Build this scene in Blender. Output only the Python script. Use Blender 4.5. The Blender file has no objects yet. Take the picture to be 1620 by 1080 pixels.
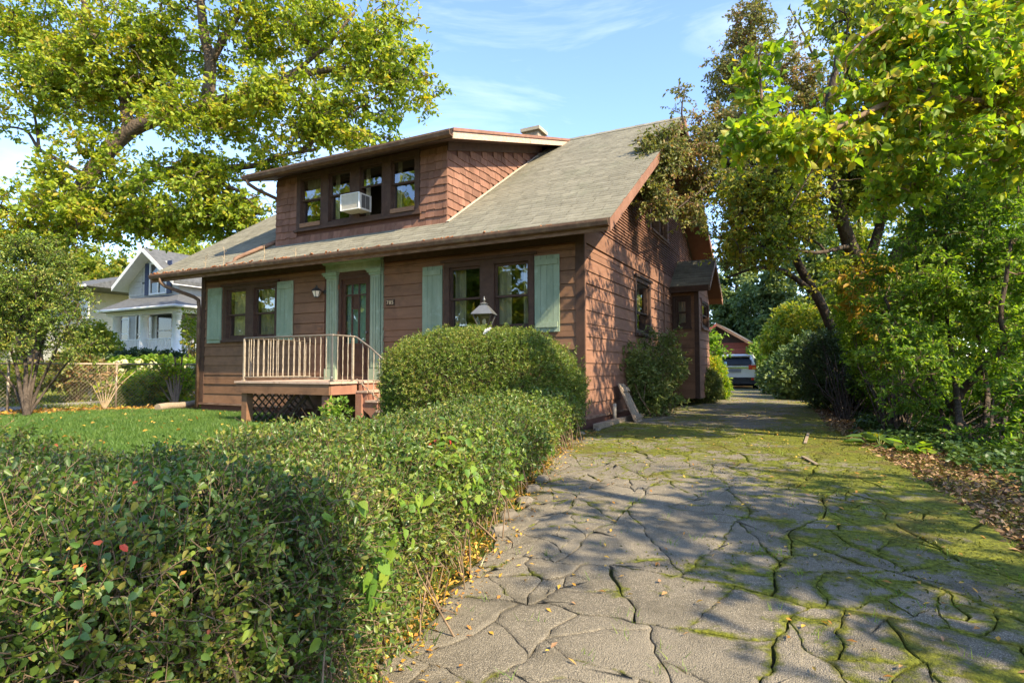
import bpy, math, random
import numpy as np
from mathutils import Vector, Matrix, noise as mnoise

# ------------------------------------------------------------------ camera, sky, sun, exposure
scene = bpy.context.scene
COL = scene.collection
FPX, CX, CY = 922.6, 810.0, 540.0            # focal length and centre of the 1620 x 1080 photograph
YAW, PITCH, ROLL = math.radians(27.43), math.radians(2.652), -0.002
CAM = np.array([3.393, -9.117, 1.098])
_F = np.array([-math.sin(YAW) * math.cos(PITCH), math.cos(YAW) * math.cos(PITCH), math.sin(PITCH)])
_R0 = np.array([math.cos(YAW), math.sin(YAW), 0.0])
_U0 = np.cross(_R0, _F)
_R = _R0 * math.cos(ROLL) + _U0 * math.sin(ROLL)
_U = -_R0 * math.sin(ROLL) + _U0 * math.cos(ROLL)
cam_data = bpy.data.cameras.new('camera')
cam = bpy.data.objects.new('camera', cam_data)
COL.objects.link(cam)
cam_data.sensor_fit = 'HORIZONTAL'
cam_data.sensor_width = 36.0
cam_data.lens = 36.0 * FPX / 1620.0
cam_data.clip_start = 0.05
cam_data.clip_end = 3000.0
mw = Matrix.Identity(4)
for i in range(3):
    mw[i][0], mw[i][1], mw[i][2], mw[i][3] = _R[i], _U[i], -_F[i], CAM[i]
cam.matrix_world = mw
scene.camera = cam

SUN_D = Vector((-1.0, 0.28, -0.92)).normalized()      # direction the sunlight travels
world = bpy.data.worlds.new('World')
scene.world = world
world.use_nodes = True
wn, wl = world.node_tree.nodes, world.node_tree.links
wn.clear()
w_out = wn.new('ShaderNodeOutputWorld')
w_bg = wn.new('ShaderNodeBackground')
w_sky = wn.new('ShaderNodeTexSky')
w_sky.sky_type = 'NISHITA'
w_sky.sun_disc = False
w_sky.sun_elevation = math.asin(-SUN_D.z)
w_sky.sun_rotation = math.atan2(-SUN_D.x, -SUN_D.y)
w_sky.altitude = 200.0
w_sky.air_density = 1.0
w_sky.dust_density = 0.3
w_sky.ozone_density = 4.0
w_bg.inputs['Strength'].default_value = 0.138
# thin cirrus streaks laid over the sky by direction
w_tc = wn.new('ShaderNodeTexCoord')
w_map = wn.new('ShaderNodeMapping')
w_map.inputs['Scale'].default_value = (1.3, 2.2, 7.0)
w_map.inputs['Rotation'].default_value = (0.15, 0.35, 0.6)
w_ns = wn.new('ShaderNodeTexNoise')
w_ns.inputs['Scale'].default_value = 1.6
w_ns.inputs['Detail'].default_value = 7.0
w_ns.inputs['Roughness'].default_value = 0.6
w_ns.inputs['Distortion'].default_value = 0.6
w_rmp = wn.new('ShaderNodeValToRGB')
w_rmp.color_ramp.elements[0].position = 0.47
w_rmp.color_ramp.elements[0].color = (0, 0, 0, 1)
w_rmp.color_ramp.elements[1].position = 0.80
w_rmp.color_ramp.elements[1].color = (0.24, 0.24, 0.24, 1)
w_mix = wn.new('ShaderNodeMix')
w_mix.data_type = 'RGBA'
w_mix.inputs['B'].default_value = (6.3, 6.3, 6.3, 1)
wl.new(w_tc.outputs['Generated'], w_map.inputs['Vector'])
wl.new(w_map.outputs['Vector'], w_ns.inputs['Vector'])
wl.new(w_ns.outputs['Fac'], w_rmp.inputs['Fac'])
wl.new(w_rmp.outputs['Color'], w_mix.inputs['Factor'])
w_tint = wn.new('ShaderNodeMix'); w_tint.data_type = 'RGBA'; w_tint.blend_type = 'MULTIPLY'; w_tint.inputs['Factor'].default_value = 1.0
w_tint.inputs['B'].default_value = (0.99, 0.95, 0.97, 1)         # the deep clear blue of this autumn sky, all round
wl.new(w_sky.outputs['Color'], w_tint.inputs['A']); wl.new(w_tint.outputs['Result'], w_mix.inputs['A'])
wl.new(w_mix.outputs['Result'], w_bg.inputs['Color'])
wl.new(w_bg.outputs['Background'], w_out.inputs['Surface'])

sun_data = bpy.data.lights.new('sun', 'SUN')
sun_data.energy = 3.6
sun_data.angle = math.radians(0.5)
sun_data.color = (1.0, 0.85, 0.60)
sun = bpy.data.objects.new('sun', sun_data)
COL.objects.link(sun)
sun.location = (20, -5, 25)
sun.rotation_euler = SUN_D.to_track_quat('-Z', 'Y').to_euler()

scene.view_settings.view_transform = 'Standard'
scene.view_settings.look = 'None'
scene.view_settings.gamma = 1.0
scene.view_settings.use_curve_mapping = False
scene.view_settings.exposure = 1.80
scene.render.engine = 'CYCLES'
scene.cycles.max_bounces = 8
scene.cycles.diffuse_bounces = 4
scene.cycles.transparent_max_bounces = 12
scene.cycles.transmission_bounces = 6
scene.cycles.glossy_bounces = 3
scene.cycles.use_denoising = True
scene.cycles.sample_clamp_indirect = 6.0

# ------------------------------------------------------------------ points of the place from the survey of the photograph
def ray(px, py):
    return _F + _R * ((px - CX) / FPX) - _U * ((py - CY) / FPX)

def on(px, py, axis, val):
    r = ray(px, py)
    return CAM + r * ((val - CAM[axis]) / r[axis])

def dep(px, py, d):
    r = ray(px, py)
    return CAM + r * (d / (r[0] * -math.sin(YAW) + r[1] * math.cos(YAW)))

def sstep(t):
    t = np.clip(t, 0, 1)
    return t * t * (3 - 2 * t)

def gz(x, y):
    """height of the ground"""
    x = np.asarray(x, float); y = np.asarray(y, float)
    z = 0.10 - 0.36 * sstep((-1.5 - y) / 7.5)
    z = z + 1.15 * sstep((-17.5 - x) / 6.0) * sstep((y + 6) / 8.0)
    return z

def ground(px, py):
    r = ray(px, py)
    t = 6.0
    for _ in range(60):
        p = CAM + r * t
        t = 0.5 * t + 0.5 * (float(gz(p[0], p[1])) - CAM[2]) / min(r[2], -1e-3)
    p = CAM + r * t
    return np.array([p[0], p[1], float(gz(p[0], p[1]))])

# ------------------------------------------------------------------ mesh helpers
class MB:
    """collects boxes, beams, tubes and prisms, then links them as ONE mesh object"""
    def __init__(self):
        self.v = []; self.f = []; self.sm = []
    def add(self, vs, fs, smooth=False):
        o = len(self.v)
        self.v += [tuple(float(c) for c in p) for p in vs]
        self.f += [tuple(i + o for i in q) for q in fs]
        self.sm += [smooth] * len(fs)
        return self
    def box(self, x0, x1, y0, y1, z0, z1):
        return self.add([(x0, y0, z0), (x1, y0, z0), (x1, y1, z0), (x0, y1, z0), (x0, y0, z1), (x1, y0, z1), (x1, y1, z1), (x0, y1, z1)],
                        [(0, 3, 2, 1), (4, 5, 6, 7), (0, 1, 5, 4), (1, 2, 6, 5), (2, 3, 7, 6), (3, 0, 4, 7)])
    def lbox(self, m, u0, u1, n0, n1, z0, z1):
        """box in wall coordinates: u along the wall, n outwards, z up"""
        ps = [m(u, n, z) for z in (z0, z1) for (u, n) in ((u0, n0), (u1, n0), (u1, n1), (u0, n1))]
        return self.add(ps, [(0, 1, 2, 3), (7, 6, 5, 4), (4, 5, 1, 0), (5, 6, 2, 1), (6, 7, 3, 2), (7, 4, 0, 3)])
    def beam(self, p, q, w, h, up=(0, 0, 1)):
        p = Vector(p); q = Vector(q); d = (q - p).normalized()
        s = d.cross(Vector(up))
        if s.length < 1e-4: s = d.cross(Vector((1, 0, 0)))
        s.normalize(); u = s.cross(d).normalized()
        a = [p + s * (sx * w / 2) + u * (su * h / 2) for sx, su in ((-1, -1), (1, -1), (1, 1), (-1, 1))]
        b = [x + (q - p) for x in a]
        return self.add(a + b, [(3, 2, 1, 0), (4, 5, 6, 7), (0, 1, 5, 4), (1, 2, 6, 5), (2, 3, 7, 6), (3, 0, 4, 7)])
    def tube(self, pts, rad, n=8, cap=True):
        pts = [Vector(p) for p in pts]
        if not hasattr(rad, '__len__'): rad = [rad] * len(pts)
        vs = []; fs = []
        t0 = (pts[1] - pts[0]).normalized()
        ref = Vector((0, 0, 1)) if abs(t0.z) < 0.9 else Vector((1, 0, 0))
        for i, p in enumerate(pts):
            t = (pts[min(i + 1, len(pts) - 1)] - pts[max(i - 1, 0)]).normalized()
            s = t.cross(ref).normalized(); u = s.cross(t).normalized()
            for k in range(n):
                a = 2 * math.pi * k / n
                vs.append(p + (s * math.cos(a) + u * math.sin(a)) * rad[i])
        for i in range(len(pts) - 1):
            for k in range(n):
                fs.append((i * n + k, i * n + (k + 1) % n, (i + 1) * n + (k + 1) % n, (i + 1) * n + k))
        self.add(vs, fs, n > 4)
        if cap:
            o = len(self.v) - len(vs)
            self.f.append(tuple(o + k for k in range(n))[::-1]); self.sm.append(False)
            self.f.append(tuple(o + (len(pts) - 1) * n + k for k in range(n))); self.sm.append(False)
        return self
    def lathe(self, c, prof, n=12):
        """prof = [(radius, z)...] turned about the vertical through c"""
        vs = []; fs = []
        for r, z in prof:
            for k in range(n):
                a = 2 * math.pi * k / n
                vs.append((c[0] + r * math.cos(a), c[1] + r * math.sin(a), c[2] + z))
        for i in range(len(prof) - 1):
            for k in range(n):
                fs.append((i * n + k, i * n + (k + 1) % n, (i + 1) * n + (k + 1) % n, (i + 1) * n + k))
        fs.append(tuple(range(n))[::-1]); fs.append(tuple((len(prof) - 1) * n + k for k in range(n)))
        return self.add(vs, fs, n > 6)
    def prism(self, poly, a, b):
        """poly = list of 3D points of one end, b - a = extrusion vector"""
        d = Vector(b) - Vector(a); n = len(poly)
        p0 = [Vector(p) for p in poly]; p1 = [p + d for p in p0]
        fs = [tuple(range(n))[::-1], tuple(range(n, 2 * n))] + [(i, (i + 1) % n, n + (i + 1) % n, n + i) for i in range(n)]
        return self.add(p0 + p1, fs)
    def mesh(self, name):
        me = bpy.data.meshes.new(name)
        me.from_pydata(self.v, [], self.f)
        if any(self.sm): me.polygons.foreach_set('use_smooth', self.sm)
        me.update()
        return me
    def build(self, name, mat, parent=None, kind=None):
        return link(name, self.mesh(name), mat, parent, kind)

def link(name, me, mat, parent=None, kind=None):
    o = bpy.data.objects.new(name, me)
    COL.objects.link(o)
    if mat and not me.materials: me.materials.append(mat)
    if parent is not None:
        o.parent = parent
        loc = Vector(parent.get('_loc', (0, 0, 0)))
        if loc.length: o.matrix_parent_inverse = Matrix.Translation(-loc)
    if kind: o['kind'] = kind
    return o

def tag(o, label, cat, group=None, kind=None):
    o['label'] = label; o['category'] = cat
    if group: o['group'] = group
    if kind: o['kind'] = kind
    return o

def thing(name, label, cat, loc=(0, 0, 0), group=None):
    """an Empty at the thing's base that parents its parts (parts are modelled in world coordinates)"""
    o = bpy.data.objects.new(name, None)
    COL.objects.link(o)
    o.location = tuple(float(c) for c in loc)
    o.empty_display_size = 0.2
    o['_loc'] = [float(c) for c in loc]
    return tag(o, label, cat, group)

def np_mesh(name, V, F):
    """V (n,3), F (m,k) arrays -> mesh"""
    me = bpy.data.meshes.new(name)
    V = np.ascontiguousarray(V, dtype=np.float32); F = np.ascontiguousarray(F, dtype=np.int32)
    me.vertices.add(len(V)); me.vertices.foreach_set('co', V.ravel())
    k = F.shape[1]
    me.loops.add(F.size); me.loops.foreach_set('vertex_index', F.ravel())
    me.polygons.add(len(F)); me.polygons.foreach_set('loop_start', np.arange(0, F.size, k, dtype=np.int32))
    me.update(calc_edges=True)
    return me

def fbm(P, s, seed=0.0, octs=3):
    """cheap vectorised smooth noise in about -1..1 (sums of rotated sines)"""
    P = np.asarray(P, float) * s
    out = 0; amp = 1.0; tot = 0
    rs = np.random.RandomState(int(seed * 10) + 7)
    for o in range(octs):
        for _ in range(3):
            d = rs.normal(size=3); d /= np.linalg.norm(d)
            e = rs.normal(size=3); e /= np.linalg.norm(e)
            out = out + amp * np.sin(P @ d * 2.2 + rs.uniform(0, 6.28) + 1.3 * np.sin(P @ e * 1.7 + rs.uniform(0, 6.28)))
            tot += amp
        P = P * 2.03; amp *= 0.55
    return out / tot * 1.6

# ------------------------------------------------------------------ materials
def nodes_of(m):
    m.use_nodes = True
    return m.node_tree.nodes, m.node_tree.links

def rgb(c):
    return (c[0], c[1], c[2], 1.0)

MATS = {}
def mat(name, c1, c2=None, rough=0.75, scale=6.0, stretch=(1, 1, 1), bump=0.0, bscale=80.0, rand=0.12, spec=0.3, metal=0.0,
        ramp=(0.35, 0.7), island=0.0, stain=None, stain_scale=1.5, stain_ramp=(0.55, 0.75), bdist=0.01):
    """painted, stained or raw surface: two tones by noise, a random tint per object (or per island), optional stains and fine relief"""
    m = bpy.data.materials.new(name)
    N, L = nodes_of(m); N.clear()
    out = N.new('ShaderNodeOutputMaterial'); b = N.new('ShaderNodeBsdfPrincipled')
    tc = N.new('ShaderNodeTexCoord'); mp = N.new('ShaderNodeMapping'); mp.inputs['Scale'].default_value = stretch
    L.new(tc.outputs['Object'], mp.inputs['Vector'])
    ns = N.new('ShaderNodeTexNoise'); ns.inputs['Scale'].default_value = scale; ns.inputs['Detail'].default_value = 6; ns.inputs['Roughness'].default_value = 0.62
    L.new(mp.outputs['Vector'], ns.inputs['Vector'])
    rp = N.new('ShaderNodeValToRGB')
    rp.color_ramp.elements[0].position, rp.color_ramp.elements[1].position = ramp
    rp.color_ramp.elements[0].color = rgb(c1); rp.color_ramp.elements[1].color = rgb(c2 or [min(1, x * 1.3) for x in c1])
    L.new(ns.outputs['Fac'], rp.inputs['Fac'])
    col = rp.outputs['Color']
    if stain:
        n2 = N.new('ShaderNodeTexNoise'); n2.inputs['Scale'].default_value = stain_scale; n2.inputs['Detail'].default_value = 8; n2.inputs['Roughness'].default_value = 0.7
        L.new(tc.outputs['Object'], n2.inputs['Vector'])
        r2 = N.new('ShaderNodeValToRGB'); r2.color_ramp.elements[0].position, r2.color_ramp.elements[1].position = stain_ramp
        L.new(n2.outputs['Fac'], r2.inputs['Fac'])
        mx = N.new('ShaderNodeMix'); mx.data_type = 'RGBA'
        L.new(r2.outputs['Color'], mx.inputs['Factor']); L.new(col, mx.inputs['A']); mx.inputs['B'].default_value = rgb(stain)
        col = mx.outputs['Result']
    if rand or island:
        hs = N.new('ShaderNodeHueSaturation')
        mr = N.new('ShaderNodeMapRange')
        if island:
            gi = N.new('ShaderNodeNewGeometry'); L.new(gi.outputs['Random Per Island'], mr.inputs['Value']); a = island
        else:
            oi = N.new('ShaderNodeObjectInfo'); L.new(oi.outputs['Random'], mr.inputs['Value']); a = rand
        mr.inputs['To Min'].default_value = 1 - a; mr.inputs['To Max'].default_value = 1 + a
        L.new(mr.outputs['Result'], hs.inputs['Value']); L.new(col, hs.inputs['Color'])
        col = hs.outputs['Color']
    L.new(col, b.inputs['Base Color'])
    b.inputs['Roughness'].default_value = rough
    b.inputs['Specular IOR Level'].default_value = spec
    b.inputs['Metallic'].default_value = metal
    if bump:
        n3 = N.new('ShaderNodeTexNoise'); n3.inputs['Scale'].default_value = bscale; n3.inputs['Detail'].default_value = 4
        L.new(mp.outputs['Vector'], n3.inputs['Vector'])
        bp = N.new('ShaderNodeBump'); bp.inputs['Strength'].default_value = bump; bp.inputs['Distance'].default_value = bdist
        L.new(n3.outputs['Fac'], bp.inputs['Height']); L.new(bp.outputs['Normal'], b.inputs['Normal'])
    L.new(b.outputs['BSDF'], out.inputs['Surface'])
    MATS[name] = m
    return m

def leaf_mat(name, cols, trans=0.45, tcol=(1.25, 1.2, 0.5), rough=0.5, spec=0.35, clump=0.6, cscale=0.9):
    """leaf: colour picked per leaf from a list of tones, nudged clump by clump; light comes through the blade"""
    m = bpy.data.materials.new(name)
    N, L = nodes_of(m); N.clear()
    out = N.new('ShaderNodeOutputMaterial'); b = N.new('ShaderNodeBsdfPrincipled'); t = N.new('ShaderNodeBsdfTranslucent'); mx = N.new('ShaderNodeMixShader')
    g = N.new('ShaderNodeNewGeometry'); ns = N.new('ShaderNodeTexNoise'); ns.inputs['Scale'].default_value = cscale; ns.inputs['Detail'].default_value = 3
    tc = N.new('ShaderNodeTexCoord'); L.new(tc.outputs['Object'], ns.inputs['Vector'])
    ma = N.new('ShaderNodeMath'); ma.operation = 'MULTIPLY_ADD'
    L.new(ns.outputs['Fac'], ma.inputs[0]); ma.inputs[1].default_value = 2.2 * clump
    mb = N.new('ShaderNodeMath'); mb.operation = 'MULTIPLY_ADD'
    L.new(g.outputs['Random Per Island'], mb.inputs[0]); mb.inputs[1].default_value = 1.0 - 0.45 * clump; mb.inputs[2].default_value = -1.1 * clump + 0.22 * clump
    L.new(mb.outputs[0], ma.inputs[2])
    rp = N.new('ShaderNodeValToRGB'); cr = rp.color_ramp
    n = len(cols)
    while len(cr.elements) < n: cr.elements.new(0.5)
    for i, c in enumerate(cols):
        cr.elements[i].position = (i + 0.5) / n; cr.elements[i].color = rgb(c)
    L.new(ma.outputs[0], rp.inputs['Fac'])
    L.new(rp.outputs['Color'], b.inputs['Base Color'])
    b.inputs['Roughness'].default_value = rough; b.inputs['Specular IOR Level'].default_value = spec
    vm = N.new('ShaderNodeMix'); vm.data_type = 'RGBA'; vm.blend_type = 'MULTIPLY'; vm.inputs['Factor'].default_value = 1.0
    vm.clamp_result = False
    L.new(rp.outputs['Color'], vm.inputs['A']); vm.inputs['B'].default_value = rgb(tcol)
    L.new(vm.outputs['Result'], t.inputs['Color'])
    mx.inputs['Fac'].default_value = trans
    L.new(b.outputs['BSDF'], mx.inputs[1]); L.new(t.outputs['BSDF'], mx.inputs[2]); L.new(mx.outputs['Shader'], out.inputs['Surface'])
    MATS[name] = m
    return m

def glass_mat(name, tint=(0.85, 0.9, 0.88), base=0.15):
    m = bpy.data.materials.new(name)
    N, L = nodes_of(m); N.clear()
    out = N.new('ShaderNodeOutputMaterial'); gl = N.new('ShaderNodeBsdfGlossy'); tr = N.new('ShaderNodeBsdfTransparent'); mx = N.new('ShaderNodeMixShader')
    gl.inputs['Roughness'].default_value = 0.015; tr.inputs['Color'].default_value = rgb(tint)
    lw = N.new('ShaderNodeLayerWeight'); lw.inputs['Blend'].default_value = 0.35
    mr = N.new('ShaderNodeMapRange'); mr.inputs['To Min'].default_value = base; mr.inputs['To Max'].default_value = 0.9
    L.new(lw.outputs['Facing'], mr.inputs['Value'])
    tc = N.new('ShaderNodeTexCoord'); ns = N.new('ShaderNodeTexNoise'); ns.inputs['Scale'].default_value = 1.8
    L.new(tc.outputs['Object'], ns.inputs['Vector'])
    bp = N.new('ShaderNodeBump'); bp.inputs['Strength'].default_value = 0.12; bp.inputs['Distance'].default_value = 0.03
    L.new(ns.outputs['Fac'], bp.inputs['Height']); L.new(bp.outputs['Normal'], gl.inputs['Normal'])
    L.new(mr.outputs['Result'], mx.inputs['Fac']); L.new(tr.outputs['BSDF'], mx.inputs[1]); L.new(gl.outputs['BSDF'], mx.inputs[2])
    L.new(mx.outputs['Shader'], out.inputs['Surface'])
    MATS[name] = m
    return m

siding_m = mat('brown_siding', (0.180, 0.093, 0.050), (0.230, 0.121, 0.067), rough=0.7, scale=3.0, stretch=(1, 1, 4), bump=0.25, bscale=40, rand=0.10, stain=(0.095, 0.052, 0.033), stain_scale=1.7, stain_ramp=(0.5, 0.72))  # tone lifted to make up for weak fill light on the shaded front
side_siding_m = mat('sunlit_red_brown_siding', (0.200, 0.100, 0.062), (0.270, 0.141, 0.091), rough=0.75, scale=3.0, stretch=(1, 1, 4), bump=0.25, bscale=40, rand=0.08, stain=(0.22, 0.09, 0.06), stain_scale=2.0)  # same paint as the front; sunlight and fading put into a lighter, redder tone
backing_m = mat('wall_backing', (0.10, 0.045, 0.032), rough=0.8, rand=0)
trim_m = mat('dark_brown_trim', (0.055, 0.030, 0.020), (0.085, 0.046, 0.030), rough=0.65, scale=9, rand=0.1, bump=0.15, stain=(0.10, 0.06, 0.04), stain_scale=5)
fascia_m = mat('weathered_fascia', (0.13, 0.07, 0.045), (0.30, 0.19, 0.13), rough=0.8, scale=5, stretch=(1, 1, 6), rand=0.05, bump=0.2)
bargeboard_m = mat('barge_paint', (0.21, 0.105, 0.07), (0.28, 0.15, 0.105), rough=0.75, scale=5, rand=0.05, bump=0.2, stain=(0.16, 0.08, 0.05), stain_scale=4)
soffit_m = mat('brown_soffit', (0.12, 0.058, 0.038), (0.15, 0.075, 0.05), rough=0.8, rand=0.06)
gutter_m = mat('gutter_paint', (0.10, 0.055, 0.035), (0.17, 0.10, 0.06), rough=0.6, scale=7, rand=0, stain=(0.26, 0.18, 0.10), stain_scale=6, stain_ramp=(0.5, 0.8), bump=0.2)
shingle_m = mat('cedar_shingle_red', (0.17, 0.084, 0.054), (0.245, 0.128, 0.087), rough=0.85, scale=10, stretch=(1, 1, 0.3), rand=0.20, bump=0.4, bscale=50, stain=(0.20, 0.085, 0.06), stain_scale=7)
roofing_m = mat('asphalt_roofing', (0.178, 0.166, 0.125), (0.24, 0.225, 0.172), rough=0.95, scale=5, rand=0, island=0.13, bump=0.5, bscale=160, stain=(0.165, 0.168, 0.118), stain_scale=0.8, spec=0.15)
roof_deck_m = mat('roof_deck', (0.10, 0.09, 0.07), rough=0.9, rand=0)
green_m = mat('sage_paint', (0.215, 0.275, 0.185), (0.285, 0.345, 0.24), rough=0.75, scale=9, stretch=(1, 1, 0.25), rand=0.06, bump=0.3, stain=(0.33, 0.42, 0.33), stain_scale=7, stain_ramp=(0.55, 0.8))
cream_green_m = mat('sage_paint_light', (0.21, 0.31, 0.21), (0.28, 0.38, 0.27), rough=0.75, scale=9, rand=0.04, bump=0.2)
glass_m = glass_mat('window_glass')
curtain_m = mat('curtain_cloth', (0.34, 0.29, 0.17), (0.44, 0.38, 0.24), rough=0.9, scale=5, stretch=(8, 8, 0.4), rand=0.1)
green_curtain_m = mat('door_blind', (0.22, 0.38, 0.28), (0.28, 0.45, 0.34), rough=0.9, scale=6, stretch=(8, 8, 0.5), rand=0.05)
room_m = mat('dim_room', (0.10, 0.085, 0.07), rough=0.9, rand=0)
black_m = mat('black_iron', (0.025, 0.024, 0.023), (0.05, 0.045, 0.04), rough=0.45, spec=0.5, rand=0.05)
rail_m = mat('worn_white_rail', (0.27, 0.22, 0.16), (0.42, 0.355, 0.27), rough=0.6, scale=18, rand=0.12, bump=0.2, stain=(0.20, 0.12, 0.08), stain_scale=16, stain_ramp=(0.58, 0.72))
handrail_m = mat('bronze_handrail', (0.16, 0.13, 0.10), (0.26, 0.22, 0.18), rough=0.4, metal=0.5, rand=0)
deck_m = mat('worn_deck_paint', (0.44, 0.30, 0.22), (0.56, 0.42, 0.32), rough=0.8, scale=8, rand=0.08, bump=0.3, stain=(0.28, 0.17, 0.11), stain_scale=5)
porch_paint_m = mat('porch_red_brown', (0.26, 0.122, 0.08), (0.33, 0.165, 0.11), rough=0.75, scale=6, rand=0.08, bump=0.2)
lattice_m = mat('lattice_wood', (0.10, 0.07, 0.045), (0.15, 0.10, 0.07), rough=0.85, rand=0.15)
concrete_m = mat('foundation', (0.22, 0.19, 0.15), (0.32, 0.28, 0.22), rough=0.9, scale=7, rand=0, bump=0.4, stain=(0.16, 0.15, 0.06), stain_scale=3)
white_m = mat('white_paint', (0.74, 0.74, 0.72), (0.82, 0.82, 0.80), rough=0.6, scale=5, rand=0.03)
offwhite_m = mat('shade_greyed_siding', (0.42, 0.415, 0.39), (0.50, 0.495, 0.47), rough=0.65, scale=5, rand=0.03)  # white walls greyed, so porch and tree shade sits in the colour
ac_m = mat('ac_case', (0.56, 0.51, 0.42), (0.64, 0.59, 0.50), rough=0.5, scale=8, rand=0)
grey_metal_m = mat('grey_metal', (0.17, 0.17, 0.16), (0.24, 0.24, 0.225), rough=0.4, metal=0.6, rand=0)
wood_m = mat('weathered_wood', (0.20, 0.15, 0.10), (0.36, 0.28, 0.20), rough=0.9, scale=6, stretch=(1, 8, 8), rand=0.15, bump=0.5, bscale=30)
bark_m = mat('oak_bark', (0.075, 0.055, 0.04), (0.18, 0.135, 0.095), rough=0.95, scale=9, stretch=(1, 1, 0.4), rand=0.1, bump=1.0, bscale=18, bdist=0.06, spec=0.1)
dark_bark_m = mat('dark_bark', (0.045, 0.035, 0.027), (0.11, 0.085, 0.065), rough=0.95, scale=9, stretch=(1, 1, 0.4), rand=0.1, bump=1.0, bscale=18, bdist=0.04, spec=0.1)
twig_m = mat('twig_bark', (0.13, 0.085, 0.05), (0.26, 0.18, 0.11), rough=0.9, scale=20, rand=0.05)
stalk_m = mat('dry_stalk', (0.34, 0.24, 0.14), (0.50, 0.38, 0.24), rough=0.9, scale=15, rand=0.05)
# ------------------------------------------------------------------ the brown bungalow
rng = random.Random(5)
house = thing('house', 'brown shingled bungalow with sage green shutters, wide dormer and grey roof', 'house', (-4.9, 5.5, 0.1))
W0, D0 = -9.83, 11.1                      # the house spans x W0..0 and y 0..D0
RS, RZ = 0.642, 3.785                     # main roof: z = RZ + RS * y up to the ridge
RY = 5.55; RIDGE = RZ + RS * RY
RXL, RXR = -10.95, 0.67                   # roof edges
BS = 0.2225                               # siding exposure
mF = lambda u, n, z: (u, -n, z)
mS = lambda u, n, z: (n, u, z)
mD = lambda u, n, z: (u, 0.22 - n, z)
mC = lambda u, n, z: (-2.88 + n, u, z)
mBF = lambda u, n, z: (u, 6.71 - n, z)
mBS = lambda u, n, z: (0.688 + n, u, z)

def free_spans(u0, u1, z0, z1, ops):
    """cut the band z0..z1 by openings -> (za, zb, ua, ub) pieces"""
    zc = sorted({z0, z1} | {z for o in ops for z in (o[2], o[3]) if z0 + 0.004 < z < z1 - 0.004})
    res = []
    for za, zb in zip(zc, zc[1:]):
        mid = (za + zb) / 2; cur = u0
        for a, b, c, d in sorted(o for o in ops if o[2] < mid < o[3]):
            if a > cur + 0.01: res.append((za, zb, cur, min(a, u1)))
            cur = max(cur, b)
        if cur < u1 - 0.01: res.append((za, zb, cur, u1))
    return res

def siding(parent, m, u0, u1, zrows, ops, material, t0=0.012, t1=0.030, gap=0.006, joint=(2.6, 4.2)):
    for z0, z1 in zip(zrows, zrows[1:]):
        for za, zb, ua, ub in free_spans(u0, u1, z0, z1, ops):
            if ub - ua < 0.02: continue
            cuts = [ua]; nxt = ua + rng.uniform(*joint) * rng.uniform(0.5, 1)
            while nxt < ub - 0.6: cuts.append(nxt); nxt += rng.uniform(*joint)
            cuts.append(ub)
            for a, b in zip(cuts, cuts[1:]):
                a += 0.002; b -= 0.002; w = rng.uniform(-0.003, 0.003); top = zb - gap
                f0 = t1 - (t1 - t0) * (za - z0) / (z1 - z0)
                f1 = t1 - (t1 - t0) * (top - z0) / (z1 - z0)
                poly = [m(a, 0.0, za + w), m(a, f0 + w, za + w), m(a, f1, top), m(a, 0.0, top)]
                MB().prism(poly, m(a, 0, za), m(b, 0, za)).build('siding_board', material, parent)

def backing(mb, m, u0, u1, z0, z1, ops, n0=-0.13, n1=-0.002):
    for za, zb, ua, ub in free_spans(u0, u1, z0, z1, ops):
        mb.lbox(m, ua, ub, n0, n1, za, zb)

def frame_ring(mb, m, u0, u1, z0, z1, w, n0, n1, wb=None):
    wb = wb or w
    mb.lbox(m, u0, u0 + w, n0, n1, z0, z1); mb.lbox(m, u1 - w, u1, n0, n1, z0, z1)
    mb.lbox(m, u0 + w, u1 - w, n0, n1, z1 - w, z1); mb.lbox(m, u0 + w, u1 - w, n0, n1, z0, z0 + wb)

def pane_quad(m, u0, u1, n, z0, z1):
    mb = MB(); mb.add([m(u0, n, z0), m(u1, n, z0), m(u1, n, z1), m(u0, n, z1)], [(0, 1, 2, 3)])
    return mb

def curtain_mb(m, u0, u1, n, z0, z1, waves=14, amp=0.018, k=None):
    mb = MB(); k = k or max(16, int((u1 - u0) * 90)); ph = rng.uniform(0, 6)
    vs = []
    for j, z in enumerate((z0, (z0 + z1) / 2, z1)):
        for i in range(k + 1):
            t = i / k; u = u0 + (u1 - u0) * t
            vs.append(m(u, n + amp * math.sin(t * waves * 2 + ph) + 0.4 * amp * math.sin(t * waves * 5.3 + 2 * ph + j * .6), z))
    fs = [(j * (k + 1) + i, j * (k + 1) + i + 1, (j + 1) * (k + 1) + i + 1, (j + 1) * (k + 1) + i) for j in range(2) for i in range(k)]
    return mb.add(vs, fs, True)

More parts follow.
